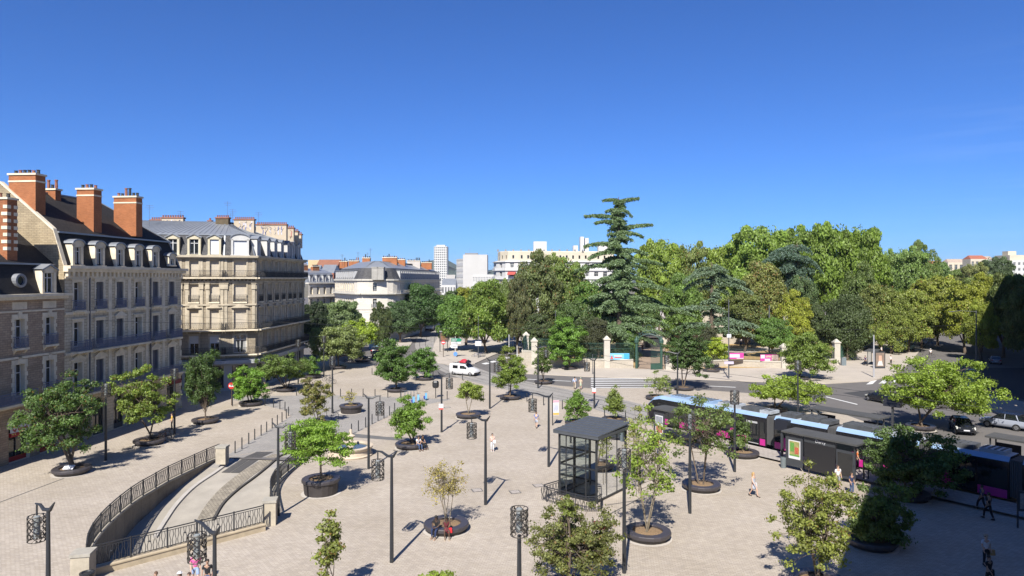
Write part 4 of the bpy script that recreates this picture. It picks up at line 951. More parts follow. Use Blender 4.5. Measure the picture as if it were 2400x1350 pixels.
def crown_proto(seed, nl=46, per=560, leaf=.055, spread=.72, lob=(.16,.30), squash=.85, bottom=-.75):
    rng = np.random.default_rng(seed); P_ = []; N_ = []; V_ = []
    d = sph(rng, nl*3); d = d[d[:,2] > bottom][:nl]; rad = spread*(.35+.75*rng.random(len(d))**.6)
    for c, r in zip(d*rad[:,None], rng.uniform(lob[0], lob[1], len(d))):
        q = sph(rng, per); q = q[(q[:,2] > -.5) | (rng.random(len(q)) < .35)]
        rr = r*(.6+.5*rng.random(len(q)))
        p = c+q*rr[:,None]*np.array([1.15,1.15,.8]); P_.append(p); N_.append(q); V_.append(np.clip(rng.normal(.5,.2,len(q))+rng.normal(0,.16), 0, 1))
    # thin foliage skin that ties the clumps together
    m = 7000; q = sph(rng, m); q = q[q[:,2] > -.8]; ph = rng.uniform(0, 6, 6)
    wob = 1+.10*np.sin(q[:,0]*7+ph[0])*np.cos(q[:,1]*6+ph[1])+.08*np.sin(q[:,2]*9+ph[2])+.06*np.sin(q[:,0]*15+ph[3])*np.sin(q[:,1]*14+ph[4]); rr = (spread+.03)*wob*(.62+.34*rng.random(len(q))**.8)
    P_.append(q*rr[:,None]); N_.append(q); V_.append(np.clip(rng.normal(.5,.2,len(q)), 0, 1))
    p = np.concatenate(P_); p[:,2] *= squash
    return quads_mesh('crown', p, np.concatenate(N_), leaf, rng, np.concatenate(V_))
PRO = [crown_proto(1, 90, 420, .036, .76, (.10,.20)), crown_proto(2, 110, 340, .034, .80, (.08,.17)), crown_proto(3, 70, 560, .038, .72, (.13,.24)), crown_proto(4, 100, 380, .034, .82, (.08,.17), 1.05), crown_proto(5, 120, 300, .034, .78, (.07,.15)),
       crown_proto(6, 80, 480, .032, .70, (.14,.26), 1.0, -1)]
BARK = lambda: M('bark', (.14,.105,.075), .95, .3, 3, bump=.4)
BARKP = lambda: M('pale_bark', (.22,.18,.125), .95, .3, 3, bump=.4)
def tree(name, label, px, ytop, ybot, rpx, Y, col, proto, autumn=0, rz=None, group='trees of the park and avenues', gx=None, depthr=1.0, trunk=True, tr=.28, pale=False):
    """crown spans rows ytop..ybot and rpx photo pixels either side at distance Y"""
    X = PY(px, Y); z1 = ZY(ytop, Y); z0 = max(ZY(ybot+14, Y), .8); rx = rpx/FP*Y; zc = (z0+z1)/2; rzz = (z1-z0)/2
    t = thing(name, label, 'tree', (X, Y, 0), group=group)
    R = random.Random(label)
    c = ob('crown', PRO[proto], t, loc=(0, 0, zc), rz=R.random()*6.28 if rz is None else rz); c.scale = (rx*1.15, rx*1.15*depthr, rzz*1.3); c.color = (col[0]*1.85, max(col[1], col[0]*1.1)*1.85, col[2]*1.75, autumn*.3)
    mb = MB(); b0 = Vector((0,0,-.1)); k = Vector((R.uniform(-.4,.4), R.uniform(-.4,.4), max(z0, 1.5)+.3))
    mb.tube([b0, k*.5, k, Vector((k.x*.5, k.y*.5, zc))], [tr*1.2, tr, tr*.85, tr*.3], 8)
    for i in range(6):
        a = R.random()*6.28; e = Vector((math.cos(a)*rx*.6, math.sin(a)*rx*.6, zc+rzz*R.uniform(-.3,.5))); mb.tube([k, k.lerp(e, .5)+Vector((0,0,.4)), e], [tr*.55, tr*.32, tr*.1], 5)
    mb.build('trunk', BARKP() if pale else BARK(), t); return t
def cpx(col): return col
G_BR = (.088,.128,.022); G_MID = (.06,.105,.022); G_DK = (.032,.062,.018); G_YEL = (.15,.165,.022); G_OL = (.085,.105,.03); G_BRN = (.095,.085,.03); G_BL = (.06,.095,.065); G_PUR = (.035,.012,.018); G_GREY = (.10,.135,.05)
T_ = [
 # label, px, ytop, ybot, rpx, Y, colour, proto, autumn
 ('tall bright plane tree, leftmost of the highest group over the park', 1782, 520, 740, 84, 178, G_BR, 1, 0),
 ('tall plane tree behind the drooping blue cedar', 1872, 522, 740, 80, 182, (.078,.115,.022), 4, 0),
 ('highest plane tree of the park, right of the drooping cedar', 1942, 514, 760, 78, 176, G_BR, 1, 0),
 ('bright plane tree at the right end of the highest group', 2018, 520, 760, 70, 170, (.092,.132,.022), 0, 0),
 ('yellow-green tree just right of the big cedar top', 1545, 553, 740, 62, 185, (.10,.135,.022), 1, .04),
 ('green tree between the big cedar and the umbrella cedar', 1622, 562, 760, 62, 185, G_OL, 4, .10),
 ('yellow-green tree left of the tall plane trees', 1694, 566, 760, 60, 186, (.10,.135,.022), 0, .02),
 ('fresh green tree behind the lower boughs of the big cedar', 1600, 640, 800, 60, 165, (.07,.11,.025), 2, .0),
 ('olive tree with browning tips left of the big cedar top', 1330, 600, 800, 66, 160, (.075,.105,.025), 4, .16),
 ('dark reddish-green tree left of the big cedar', 1258, 618, 820, 60, 155, (.065,.08,.028), 3, .16),
 ('mottled green tree beside the big cedar trunk', 1388, 650, 830, 58, 150, G_MID, 0, .10),
 ('dark maroon-tinted tree right of the chestnut', 1215, 640, 815, 38, 146, (.06,.062,.028), 4, .12),
 ('light olive tree in front of the long white building', 1290, 590, 700, 45, 175, (.11,.135,.04), 4, .05),
 ('round chestnut tree on the traffic island with an orange flush', 1140, 655, 815, 72, 148, (.08,.115,.022), 2, .06),
 ('chestnut tree left part of the island clump, low and dark green', 1068, 690, 808, 52, 152, G_MID, 2, .01),
 ('small orange-tinted tree top above the island clump', 1092, 668, 740, 34, 165, (.13,.09,.02), 0, .35),
 ('dark green tree lining the tram street, right of the rounded block', 985, 664, 790, 62, 190, G_DK, 2, 0),
 ('deep green tree in front of the rounded block', 938, 700, 792, 46, 172, (.035,.06,.022), 0, 0),
 ('dark pointed street tree below the rounded corner', 893, 722, 800, 28, 148, (.045,.06,.02), 3, .06),
 ('green tree beyond the tram street bend', 1045, 688, 790, 46, 215, (.05,.08,.02), 1, 0),
 ('far dark tree closing the tram street', 1075, 675, 760, 50, 250, (.045,.07,.025), 4, 0),
 ('grey-green round tree behind the olive tree by the left road', 800, 698, 800, 56, 150, (.085,.115,.05), 0, 0),
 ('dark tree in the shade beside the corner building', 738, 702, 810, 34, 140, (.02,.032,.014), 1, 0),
 ('purple-leaved plum tree by the park gate', 1400, 742, 832, 34, 130, G_PUR, 4, .0),
 ('small purple-leaved tree left of the tan lawn', 1662, 765, 815, 26, 132, G_PUR, 4, 0),
 ('green shrubby tree behind the gate', 1475, 770, 835, 24, 136, G_MID, 0, .05),
 ('broad brown-green chestnut between the two right-hand cedars', 1788, 612, 770, 72, 160, (.095,.088,.03), 2, .30),
 ('olive tree under the umbrella cedar', 1745, 680, 800, 60, 150, (.07,.085,.025), 4, .12),
 ('yellowing tree above the pink banners', 1862, 700, 820, 46, 142, (.14,.13,.02), 3, .15),
 ('green tree at the right of the tan lawn', 1812, 740, 828, 44, 138, G_MID, 0, .03),
 ('tall dark yew-like tree inside the right park fence', 1985, 690, 842, 56, 134, (.042,.058,.022), 5, 0),
 ('dark green tree beside the yew over the park pillar', 1925, 705, 835, 40, 140, (.04,.055,.02), 1, .03),
 ('olive avenue tree left of the bus shelter', 2062, 660, 812, 60, 150, (.08,.095,.025), 1, .12),
 ('tall avenue tree with feathery top behind the bus shelter trees', 2128, 574, 740, 66, 195, (.085,.125,.035), 4, .03),
 ('avenue tree right of the feathery-topped one', 2190, 610, 740, 48, 215, (.06,.095,.03), 1, .02),
 ('yellow-green avenue tree over the bus shelter', 2128, 672, 815, 60, 150, (.10,.12,.022), 0, .10),
 ('yellow-green avenue tree with golden tips', 2198, 640, 790, 62, 165, (.115,.13,.022), 1, .08),
 ('golden-green tree leaning over the right road', 2262, 660, 800, 56, 148, (.125,.135,.02), 0, .05),
 ('lower leafy tree over the right road, half in shade', 2300, 700, 822, 40, 134, (.11,.13,.02), 4, .04),
 ('brownish tree on the skyline over the avenue', 2285, 612, 720, 44, 240, (.10,.095,.04), 4, .12),
 ('dark tree on the skyline left of the white apartment house', 2335, 598, 700, 40, 250, (.045,.065,.03), 1, 0),
 ('green avenue tree under the skyline houses', 2230, 625, 720, 44, 250, (.075,.105,.03), 0, .02),
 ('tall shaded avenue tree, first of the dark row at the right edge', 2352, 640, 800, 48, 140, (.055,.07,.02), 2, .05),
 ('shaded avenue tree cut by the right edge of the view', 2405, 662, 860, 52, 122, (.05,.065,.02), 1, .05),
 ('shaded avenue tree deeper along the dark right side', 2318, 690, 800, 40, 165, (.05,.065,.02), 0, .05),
 ('green avenue tree behind the cyclist', 2160, 730, 812, 40, 180, (.08,.10,.02), 0, .05),
 ('far avenue tree closing the view of the right road', 2218, 700, 770, 40, 280, (.08,.10,.025), 4, .05),
 ('green tree behind the white park terrace', 1505, 690, 800, 46, 178, (.05,.08,.025), 0, .1),
 ('green bushy tree along the park wall left of the plum', 1345, 700, 830, 52, 140, (.045,.07,.02), 1, .06),
 ('dark green tree over the left park pillars', 1262, 730, 830, 40, 142, (.04,.055,.02), 0, .05),
 ('dark green evergreen between the brown chestnut and the yew', 1880, 640, 800, 44, 165, (.05,.075,.03), 1, .03),
 ('leafy tree filling the gap right of the tall planes', 2075, 580, 740, 44, 205, (.09,.13,.03), 4, .02),
 ('reddish-olive tree hiding the foot of the long white building', 1192, 648, 800, 42, 160, (.075,.10,.03), 1, .08),
 ('green tree in front of the left end of the long white building', 1168, 668, 800, 36, 175, (.06,.10,.025), 0, .02),
 ('bushy tree low under the skyline houses, right part', 2300, 640, 760, 52, 225, (.085,.11,.03), 1, .05),
 ('broad tree under the white apartment house at the right', 2372, 636, 760, 50, 230, (.06,.08,.03), 0, .05),
 ('leafy avenue tree hanging low behind the bus shelter', 2090, 700, 826, 48, 146, (.09,.11,.022), 3, .08),
 ('low yellow-green avenue tree right of the bus shelter', 2160, 705, 812, 46, 158, (.11,.12,.022), 1, .10),
 ('green avenue tree behind the yew', 2020, 640, 820, 48, 158, (.06,.085,.022), 3, .05),
 ('tall green tree filling the skyline left of the orange-roofed house', 2160, 590, 740, 44, 210, (.075,.105,.028), 3, .03),
 ('golden leafy tree spreading over the shaded road mouth', 2300, 660, 775, 46, 150, (.13,.135,.02), 3, .05),
 ('dense dark tree between the magnolia and the plum', 1372, 735, 840, 40, 136, (.035,.05,.018), 0, .03),
 ('dark tree at the foot of the great cedar', 1452, 720, 830, 50, 150, (.03,.045,.02), 1, .02),
 ('mid green tree behind the olive avenue tree', 2040, 620, 780, 52, 168, (.075,.11,.022), 2, .08),
]
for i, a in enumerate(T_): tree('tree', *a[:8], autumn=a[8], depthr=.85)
def fruitbump(): pass
# ---- cedars ----
def cedar(label, px, Y, ytop, ybot, boughs, col, seed, filler=26, rmax=85, taper=True, tr=.55, pend=.5):
    rng = np.random.default_rng(seed); R = random.Random(seed); s = Y/FP
    zt = ZY(ytop, Y); zb = ZY(ybot, Y); t = thing('cedar', label, 'tree', (PY(px, Y), Y, 0), group='cedars in the park')
    mb = MB(); mb.tube([(0,0,-.1),(.1,0,zb),(0,.1,(zb+zt)/2),(0,0,zt)], [tr*1.25,tr,tr*.6,.06], 8)
    pts = []; nr = []; vv = []
    def bough(az, z, L, droop, wid=.32, rise=.0):
        L = L*1.0
        d = Vector((math.cos(az), math.sin(az), 0)); sd_ = Vector((-d.y, d.x, 0)); n = 7; line = []
        for i in range(n+1):
            u = i/n; line.append(Vector((0,0,z))+d*(L*u)+Vector((0,0, (rise+.12)*L*math.sin(u*2.4)*.5-(droop+.06)*L*u*u)))
        mb.tube(line, [max(.03, .16*(1-i/n)*L/8+.03) for i in range(n+1)], 5, caps=False)
        nt = max(5, int(L/.30)); ln = np.array(line)
        for q in range(nt):
            for sgn in (-1, 1, 0):
                u = min(.99, (q+rng.random())/nt); k = u*n; i0 = min(int(k), n-1); p0 = ln[i0]*(1-(k-i0))+ln[i0+1]*(k-i0)
                tw = (wid*L*(1-u)**.7*(.6+.6*rng.random())*np.sin(min(1, u*2.2+.3)*1.57)+.35) if sgn else .5
                ang = sgn*(.75+.35*rng.random()); dd = np.array([d.x*math.cos(ang)-d.y*math.sin(ang), d.x*math.sin(ang)+d.y*math.cos(ang), 0.0])
                m = int(tw*(26 if sgn else 14))+3; t_ = rng.random(m)
                pp = p0[None,:]+dd[None,:]*(tw*t_)[:,None]; pp[:,2] += .10*tw*np.sin(t_*2.5)-(.12+.25*pend)*tw*t_**2-rng.random(m)**2*(.25+.5*pend)
                pp += rng.normal(0,1,(m,3))*np.array([.10,.10,.07]); pts.append(pp); nr.append(np.tile([0,0,1.0],(m,1))); vv.append(np.clip(.35+.3*t_+rng.normal(0,.15,m), 0, 1))
    for dx, py, dr, ws in boughs:                 # tips read from the picture: x offset, row at the root, droop
        az = 0 if dx > 0 else math.pi
        bough(az+R.uniform(-.25,.25)-(.35 if dx > 0 else -.35)*R.random(), ZY(py, Y), abs(dx)*s*1.05, dr, ws)
    for i in range(filler):
        u = (i+.5)/filler; py = ytop+8+(ybot-ytop-8)*u; L = (8+rmax*(u**.75 if taper else .9))*s*R.uniform(.55,.95)
        bough(R.random()*6.28, ZY(py, Y), L, R.uniform(.05,.25), R.uniform(.25,.38), .15)
    p = np.concatenate(pts); me = quads_mesh('crown', p, np.concatenate(nr)*.6, .17, rng, np.concatenate(vv), aspect=2.8, jitter=.8, up=.15)
    c = ob('crown', me, t); c.color = (*[q*1.9 for q in col], 0); mb.build('trunk', BARK(), t); return t
cedar('great blue-green cedar towering above the park gate', 1450, 138, 461, 800,
  [(-34,468,.0,.2),(44,470,-.12,.2),(-28,490,.15,.3),(30,492,.5,.3),(-76,508,-.05,.2),(-60,520,.05,.25),(74,533,-.12,.2),(54,545,.15,.25),(-84,572,.05,.24),(-70,590,.2,.3),(64,585,.15,.3),(60,620,.1,.3),(-95,622,.1,.25),(95,612,.05,.22),(-60,650,.2,.35),(75,650,.15,.3),(110,668,.08,.25),(-70,690,.1,.35),(100,695,.15,.3),(-90,720,.15,.3),(130,715,.05,.25),(170,722,.08,.2),(110,745,.15,.3),(-75,755,.15,.3),(105,770,.1,.3),(80,785,.2,.3),(-50,780,.2,.3)],
  (.082,.115,.058), 3, filler=170, rmax=70, tr=.7)
cedar('umbrella-shaped grey-green cedar with a bare trunk beside the park terrace', 1668, 140, 614, 800,
  [(-70,640,.25,.3),(70,652,.12,.32),(85,662,.25,.28),(-40,628,.25,.3),(30,622,.4,.3),(45,640,.3,.35),(-62,655,.35,.25),(110,755,.1,.3),(90,770,.15,.3),(-100,720,.1,.22),(-90,760,.1,.3),(-60,775,.15,.3),(60,745,.15,.35)],
  (.085,.115,.075), 5, filler=26, rmax=36, taper=False, tr=.6, pend=.8)
cedar('drooping blue cedar leaning over the brown chestnut', 1868, 168, 566, 740,
  [(-62,580,.25,.34),(-98,592,.4,.28),(30,575,.5,.34),(50,600,.7,.3),(-40,610,.6,.36),(-80,625,.4,.3),(35,640,.9,.34),(-30,650,.7,.36),(30,680,1.0,.34),(-20,690,.8,.3),(45,620,1.1,.3)],
  (.06,.09,.068), 7, filler=34, rmax=38, taper=False, pend=1.6)
# ---- trees in the square: planters, limbs and leaves ----
def planter(label, px, py, r=1.45, h=.50, rim=.42, tall=None, group='round bench planters on the square'):
    c = P(px, py)+Vector((0, r*.75, 0)); n = 8
    key = (r, h)
    t = thing('planter', label, 'planter', c, rz=random.Random(label).random(), group=group)
    mb = MB(); N_ = 20
    b0 = h-.26
    mb.lathe([(r-.34, 0), (r-.20, .05), (r-.12, b0)], N_); mb.build('base', M('planter_base', (.05,.042,.04), .6, .15, 3), t, smooth=False)
    mb = MB(); mb.lathe([(r-.22, b0), (r-.04, b0), (r, b0+.06), (r, h-.05), (r-.05, h), (r-.50, h), (r-.53, h-.04), (r-.53, h-.25)], N_)
    for i in range(N_//2): pass
    mb.build('bench_rim', M('planter_rim', (.062,.055,.060), .42, .12, 2), t)
    mb = MB(); mb.lathe([(0.001, h-.10), (r*.25, h-.07), (r-.53, h-.14)], N_); mb.build('mulch', M('bark_mulch', (.26,.17,.09), .95, .5, 14, bump=.8), t)
    mb = MB(); mb.lathe([(.01,.004),(r+.03,.004),(r+.05,.012),(r-.34,.014)], 24); mb.build('concrete_footing', M('pale_concrete', (.55,.5,.44), .9, .1, 1), t)
    return t, c, h
def ptree(label, c, px0, px1, ytop, ybot, col, seed, n=26, per=90, leaf=.15, cl=.42, stems=1, autumn=0, flat=.6, pale=False, hb=.4, shape='round', group='young trees in the planters', name='planter_tree', tr=.10, wind=0):
    n = int(n*(2.0 if cl > .3 else 1.4)); cl *= .74; per *= .95; leaf *= .8; fl0 = flat
    Y = c.y; x0, x1 = PY(px0, Y)-c.x, PY(px1, Y)-c.x; z1 = ZY(ytop, Y); z0 = ZY(ybot, Y)
    rng = np.random.default_rng(seed); R = random.Random(seed)
    cx = (x0+x1)/2; rx = (x1-x0)/2-cl*.75; ry = rx*.95; cz = (z0+z1)/2; rz_ = max((z1-z0)/2-cl*.45, .2)
    t = thing(name, label, 'tree', (c.x, c.y, 0), group=group); mb = MB(); pts = []; nr = []; vv = []
    bases = [Vector((R.uniform(-.25,.25)*(stems > 1), R.uniform(-.25,.25)*(stems > 1), hb-.1)) for _ in range(stems)]
    tops = []
    for s_ in range(stems):
        a = 6.28*s_/max(1, stems)+R.random(); sp = .45 if stems > 1 else 0
        tp = Vector((cx+math.cos(a)*rx*sp, math.sin(a)*ry*sp, cz+rz_*(.35 if shape != 'vase' else -.5))); b = bases[s_]
        mid = b.lerp(tp, .5)+Vector((math.cos(a)*.12, math.sin(a)*.12, 0))
        mb.tube([b, mid, tp], [tr*.85, tr*.6, tr*.2], 7); tops.append((b, mid, tp))
    cs = []
    for i in range(n):
        for _ in range(40):
            d = Vector(sph(rng, 1)[0]); u = R.uniform(.4, 1.0) if R.random() < .82 else R.uniform(1.0, 1.22)
            if d.z > -.75: break
        k = 1.0
        if shape == 'cone': k = 1-.65*max(0, d.z*u)
        if shape == 'vase': k = .55+.5*(d.z*u+1)/2
        if shape == 'flat': u = R.uniform(.3, 1)
        p = Vector((cx+d.x*rx*u*k, d.y*ry*u*k, cz+d.z*rz_*u)); cs.append(p)
        b, mid, tp = tops[i % stems]
        root = mid.lerp(tp, R.uniform(0, .9)) if p.z > mid.z else b.lerp(mid, R.uniform(.55, 1))
        if shape == 'vase': root = b.lerp(mid, R.uniform(.45,1)) if R.random() < .5 else mid.lerp(tp, R.random())
        q = root.lerp(p, .5)+Vector((0, 0, .15)); mb.tube([root, q, p], [tr*.32, tr*.2, .01], 5, caps=False)
        m = int(per*1.45*R.uniform(.7, 1.3)); s3 = rng.normal(0,1,(m,3))*cl*.58*R.uniform(.7,1.3)
        s3[:,2] *= flat; pts.append(np.array(p)+s3); nr.append(s3*1.2/cl); vv.append(np.clip(rng.normal(.5,.17,m)+R.gauss(0,.14), 0, 1))
        for _ in range(3): e = p+Vector(s3[R.randrange(m)]); mb.tube([p, e], [.012, .006], 4, caps=False)
    me = quads_mesh('crown', np.concatenate(pts), np.concatenate(nr), leaf, rng, np.concatenate(vv), aspect=1.35, jitter=.7, up=.35)
    o = ob('crown', me, t); o.color = (*[q*k_ for q, k_ in zip(col, (2.0, 1.8, 1.6))], autumn*.6); mb.build('trunk', BARKP() if pale else BARK(), t); return t
g1 = (.055,.105,.022); g2 = (.075,.135,.022); g3 = (.095,.165,.022); g4 = (.10,.115,.035)
PT = [
 # planter label, px, py_base, kwargs ; tree label, x0,x1,top,bot, col, kwargs
 ('planter under the rowan with a small white notice on its soil', 148, 1118, {}, 'big dark rowan with reddish berries at the far left', 55,240,880,1080, (.042,.078,.022), dict(n=62, per=150, leaf=.15, cl=.55, stems=3, autumn=.05, tr=.14)),
 ('planter beside the parked bicycles', 336, 1047, {}, 'loose yellow-green tree beside the parked bicycles', 262,410,862,1012, (.08,.12,.025), dict(n=44, per=110, leaf=.17, cl=.52, stems=2, autumn=.05)),
 ('planter near the dark lane mouth left of the bollards', 471, 996, {}, 'upright vase-shaped hornbeam in front of the town house corner', 428,524,824,968, (.035,.065,.02), dict(n=70, per=90, leaf=.15, cl=.42, shape='vase', flat=1.2)),
 ('planter under the compact bright green tree by the white shopfront', 580, 954, {}, 'compact bright green tree by the white shopfront', 540,628,860,950, (.065,.13,.018), dict(n=46, per=120, leaf=.17, cl=.5, stems=3)),
 ('planter with the many-stemmed round tree by the corner building', 664, 920, {}, 'wide round many-stemmed tree by the corner building', 590,722,828,896, (.055,.09,.022), dict(n=66, per=110, leaf=.17, cl=.55, stems=4)),
 ('small far planter behind the many-stemmed tree', 728, 888, {}, 'small green tree half hidden behind the lamp by the corner building', 706,752,838,882, (.05,.10,.02), dict(n=16, per=80, leaf=.2, cl=.5, stems=2)),
 ('tall-sided planter with a nearly bare shrub on the grey lane', 818, 971, dict(r=1.4,h=.95), 'nearly bare pale shrub in the tall-sided planter', 797,838,912,952, (.16,.16,.05), dict(n=14, per=12, leaf=.14, cl=.3, stems=5, pale=True, tr=.04, hb=.9)),
 ('very tall planter beside the parking ramp', 743, 1166, dict(r=1.42,h=1.15), 'feathery honey locust spreading in layers above the parking ramp', 664,822,972,1102, (.085,.15,.022), dict(n=54, per=130, leaf=.12, cl=.62, flat=.28, stems=1, hb=1.1, tr=.11)),
 ('planter hidden behind the honey locust', 738, 1002, {}, 'narrow olive tree with russet tips behind the honey locust', 697,776,880,992, (.085,.095,.03), dict(n=44, per=70, leaf=.14, cl=.38, stems=3, tr=.05, autumn=.12)),
 ('planter under the tall dark lime tree near the scooters', 926, 921, {}, 'tall dark green lime tree near the blue scooters', 873,966,796,912, (.042,.082,.02), dict(n=60, per=130, leaf=.2, cl=.62, tr=.16)),
 ('planter right behind the tall dark lime tree', 993, 893, {}, 'round green tree just right of the tall lime tree', 955,1024,818,884, (.045,.095,.02), dict(n=44, per=110, leaf=.2, cl=.58, tr=.14)),
 ('planter with a couple seated on its right side', 958, 1056, {}, 'neat round tree above the couple in the middle of the square', 915,1004,935,1032, (.07,.125,.022), dict(n=48, per=120, leaf=.14, cl=.42, stems=2)),
 ('planter with blue sky shine on its rim near the yellow-budded tree', 1096, 983, {}, 'small tree with pale yellow seed heads in the middle of the square', 1067,1135,893,948, (.10,.14,.028), dict(n=34, per=80, leaf=.15, cl=.4, stems=2, pale=True, tr=.06)),
 ('planter by the tram rails below the lamp', 1195, 939, {}, 'bushy green tree by the tram rails right of the white van', 1157,1238,835,916, (.075,.115,.022), dict(n=48, per=110, leaf=.17, cl=.5, tr=.13)),
 ('planter at the tram rails facing the park wall corner', 1275, 902, {}, 'narrow green tree facing the park wall corner', 1250,1292,818,882, (.05,.08,.022), dict(n=30, per=70, leaf=.18, cl=.45, stems=2)),
 ('planter on the park pavement by the wall', 1336, 868, {}, 'large fresh green magnolia on the park pavement by the wall', 1280,1372,745,862, (.06,.12,.02), dict(n=80, per=110, leaf=.24, cl=.75, tr=.16)),
 ('planter with two women seated on its front', 1042, 1257, {}, 'thin airy shrub tree above the two seated women', 993,1097,1078,1182, (.15,.14,.05), dict(n=40, per=18, leaf=.10, cl=.4, stems=5, pale=True, tr=.035, autumn=.08)),
 ('planter at the foot of the sparse multi-stem tree by the tall lamp', 1526, 1276, {}, 'sparse multi-stem tree reaching high beside the glass lift', 1440,1602,962,1190, (.095,.145,.025), dict(n=46, per=26, leaf=.15, cl=.45, stems=4, pale=True, tr=.055, shape='cone')),
 ('planter under the bare-branched tree left of the tram', 1653, 1157, {}, 'open grey-branched tree in front of the tram', 1560,1735,922,1090, (.055,.085,.025), dict(n=52, per=36, leaf=.15, cl=.5, stems=3, pale=False, tr=.075, shape='round')),
 ('planter near the open tram door', 1750, 1077, {}, 'slim young tree near the open tram door', 1700,1762,975,1062, (.045,.075,.022), dict(n=26, per=60, leaf=.14, cl=.38, stems=1, tr=.05)),
 ('planter behind the glass lift', 1443, 995, {}, 'upright leafy young tree behind the glass lift', 1416,1467,905,988, (.08,.115,.025), dict(n=30, per=50, leaf=.15, cl=.4, stems=2, shape='cone', tr=.05)),
 ('planter hidden by the roof of the glass lift', 1357, 1002, {}, 'leafy young tree showing over the lift roof at the left', 1320,1386,915,990, (.06,.11,.022), dict(n=34, per=60, leaf=.16, cl=.42, stems=2, shape='cone', tr=.05)),
 ('planter beside the crossing to the park gate', 1607, 917, {}, 'tall dark oval tree beside the crossing to the park gate', 1556,1662,762,904, (.035,.065,.02), dict(n=84, per=90, leaf=.2, cl=.6, stems=2, tr=.12)),
 ('planter on the far pavement left of the pink banners', 1671, 874, {}, 'lime-green young maple left of the pink banners', 1648,1704,792,846, (.13,.18,.02), dict(n=30, per=70, leaf=.22, cl=.6, stems=2, tr=.08)),
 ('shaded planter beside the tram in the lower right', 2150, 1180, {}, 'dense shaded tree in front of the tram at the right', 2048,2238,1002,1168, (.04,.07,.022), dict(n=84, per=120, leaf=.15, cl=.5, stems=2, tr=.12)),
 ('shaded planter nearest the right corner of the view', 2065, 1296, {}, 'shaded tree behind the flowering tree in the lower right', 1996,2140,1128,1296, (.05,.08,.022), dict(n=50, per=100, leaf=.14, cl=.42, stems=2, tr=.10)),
 ('planter cut by the bottom edge under the flowering tree', 1940, 1402, {}, 'flowering yellow-green tree rising from the bottom edge', 1812,2008,1104,1352, (.10,.125,.03), dict(n=62, per=62, leaf=.12, cl=.38, stems=4, tr=.08, autumn=.04)),
 ('planter on the island beyond the tram under the layered tree', 2172, 1012, {}, 'broad layered bright tree beyond the tram at the right', 2080,2318,842,985, (.095,.145,.022), dict(n=78, per=130, leaf=.2, cl=.8, flat=.55, stems=3, tr=.14)),
 ('planter beyond the tram under the spreading tree', 1825, 968, {}, 'bright spreading low tree just beyond the tram roof', 1762,1932,880,950, (.10,.15,.022), dict(n=60, per=90, leaf=.2, cl=.65, flat=.5, stems=4, tr=.09)),
 ('planter beyond the road at the right of the banners', 1880, 893, {}, 'big leafy tree right of the pink banners', 1828,1952,782,888, (.075,.115,.025), dict(n=80, per=110, leaf=.22, cl=.75, stems=2, tr=.13)),
 ('planter left of the tram nose', 1543, 940, {}, 'sparse slender shrub left of the tram nose', 1512,1576,868,934, (.08,.115,.03), dict(n=20, per=30, leaf=.16, cl=.45, stems=2, tr=.05)),
 ('planter cut by the bottom edge under the round hornbeam', 1340, 1420, {}, 'dense round olive-green hornbeam at the bottom edge with a leafy spike', 1236,1452,1192,1372, (.07,.085,.028), dict(n=84, per=72, leaf=.11, cl=.36, stems=3, tr=.09, autumn=.04)),
 ('planter below the bottom edge under the slim tree', 767, 1440, {}, 'slim columnar young tree at the bottom edge', 738,802,1202,1372, (.09,.115,.03), dict(n=30, per=52, leaf=.13, cl=.27, stems=3, tr=.03, autumn=.10)),
 ('planter under the broad olive-leaved tree by the left road', 790, 866, {}, 'broad olive-leaved tree over the left road', 722,850,762,852, (.085,.115,.045), dict(n=90, per=110, leaf=.26, cl=.85, tr=.18)),
 ('planter behind the olive-leaved tree', 846, 850, {}, 'bright lime-green tree behind the olive-leaved tree', 800,882,752,812, (.12,.175,.022), dict(n=50, per=100, leaf=.28, cl=.85, tr=.14)),
]
for i, (pl, px, py, kw, tl_, x0, x1, yt, yb, col, k2) in enumerate(PT):
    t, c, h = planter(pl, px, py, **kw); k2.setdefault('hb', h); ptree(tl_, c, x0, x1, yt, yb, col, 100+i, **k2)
ptree('leafy spike shoot rising from the hornbeam at the bottom edge', P(1330,1412), 1312,1352,1158,1215, (.075,.10,.025), 201, n=9, per=50, leaf=.11, cl=.2, name='sapling')
ptree('thin tall shrub between the lift and the sparse tree', P(1492,1160), 1462,1512,926,1110, (.12,.14,.045), 202, n=26, per=24, leaf=.12, cl=.3, stems=2, tr=.03, pale=True, name='sapling')
ptree('low leafy shoots cut by the bottom edge', P(1022,1500), 985,1075,1328,1400, (.10,.15,.025), 203, n=14, per=40, leaf=.11, cl=.25, stems=3, tr=.03, name='sapling')
ptree('narrow upper tuft on the tree by the tram rails', P(1193,934), 1165,1212,808,850, (.08,.11,.025), 204, n=10, per=50, leaf=.17, cl=.45, name='sapling', tr=.05)
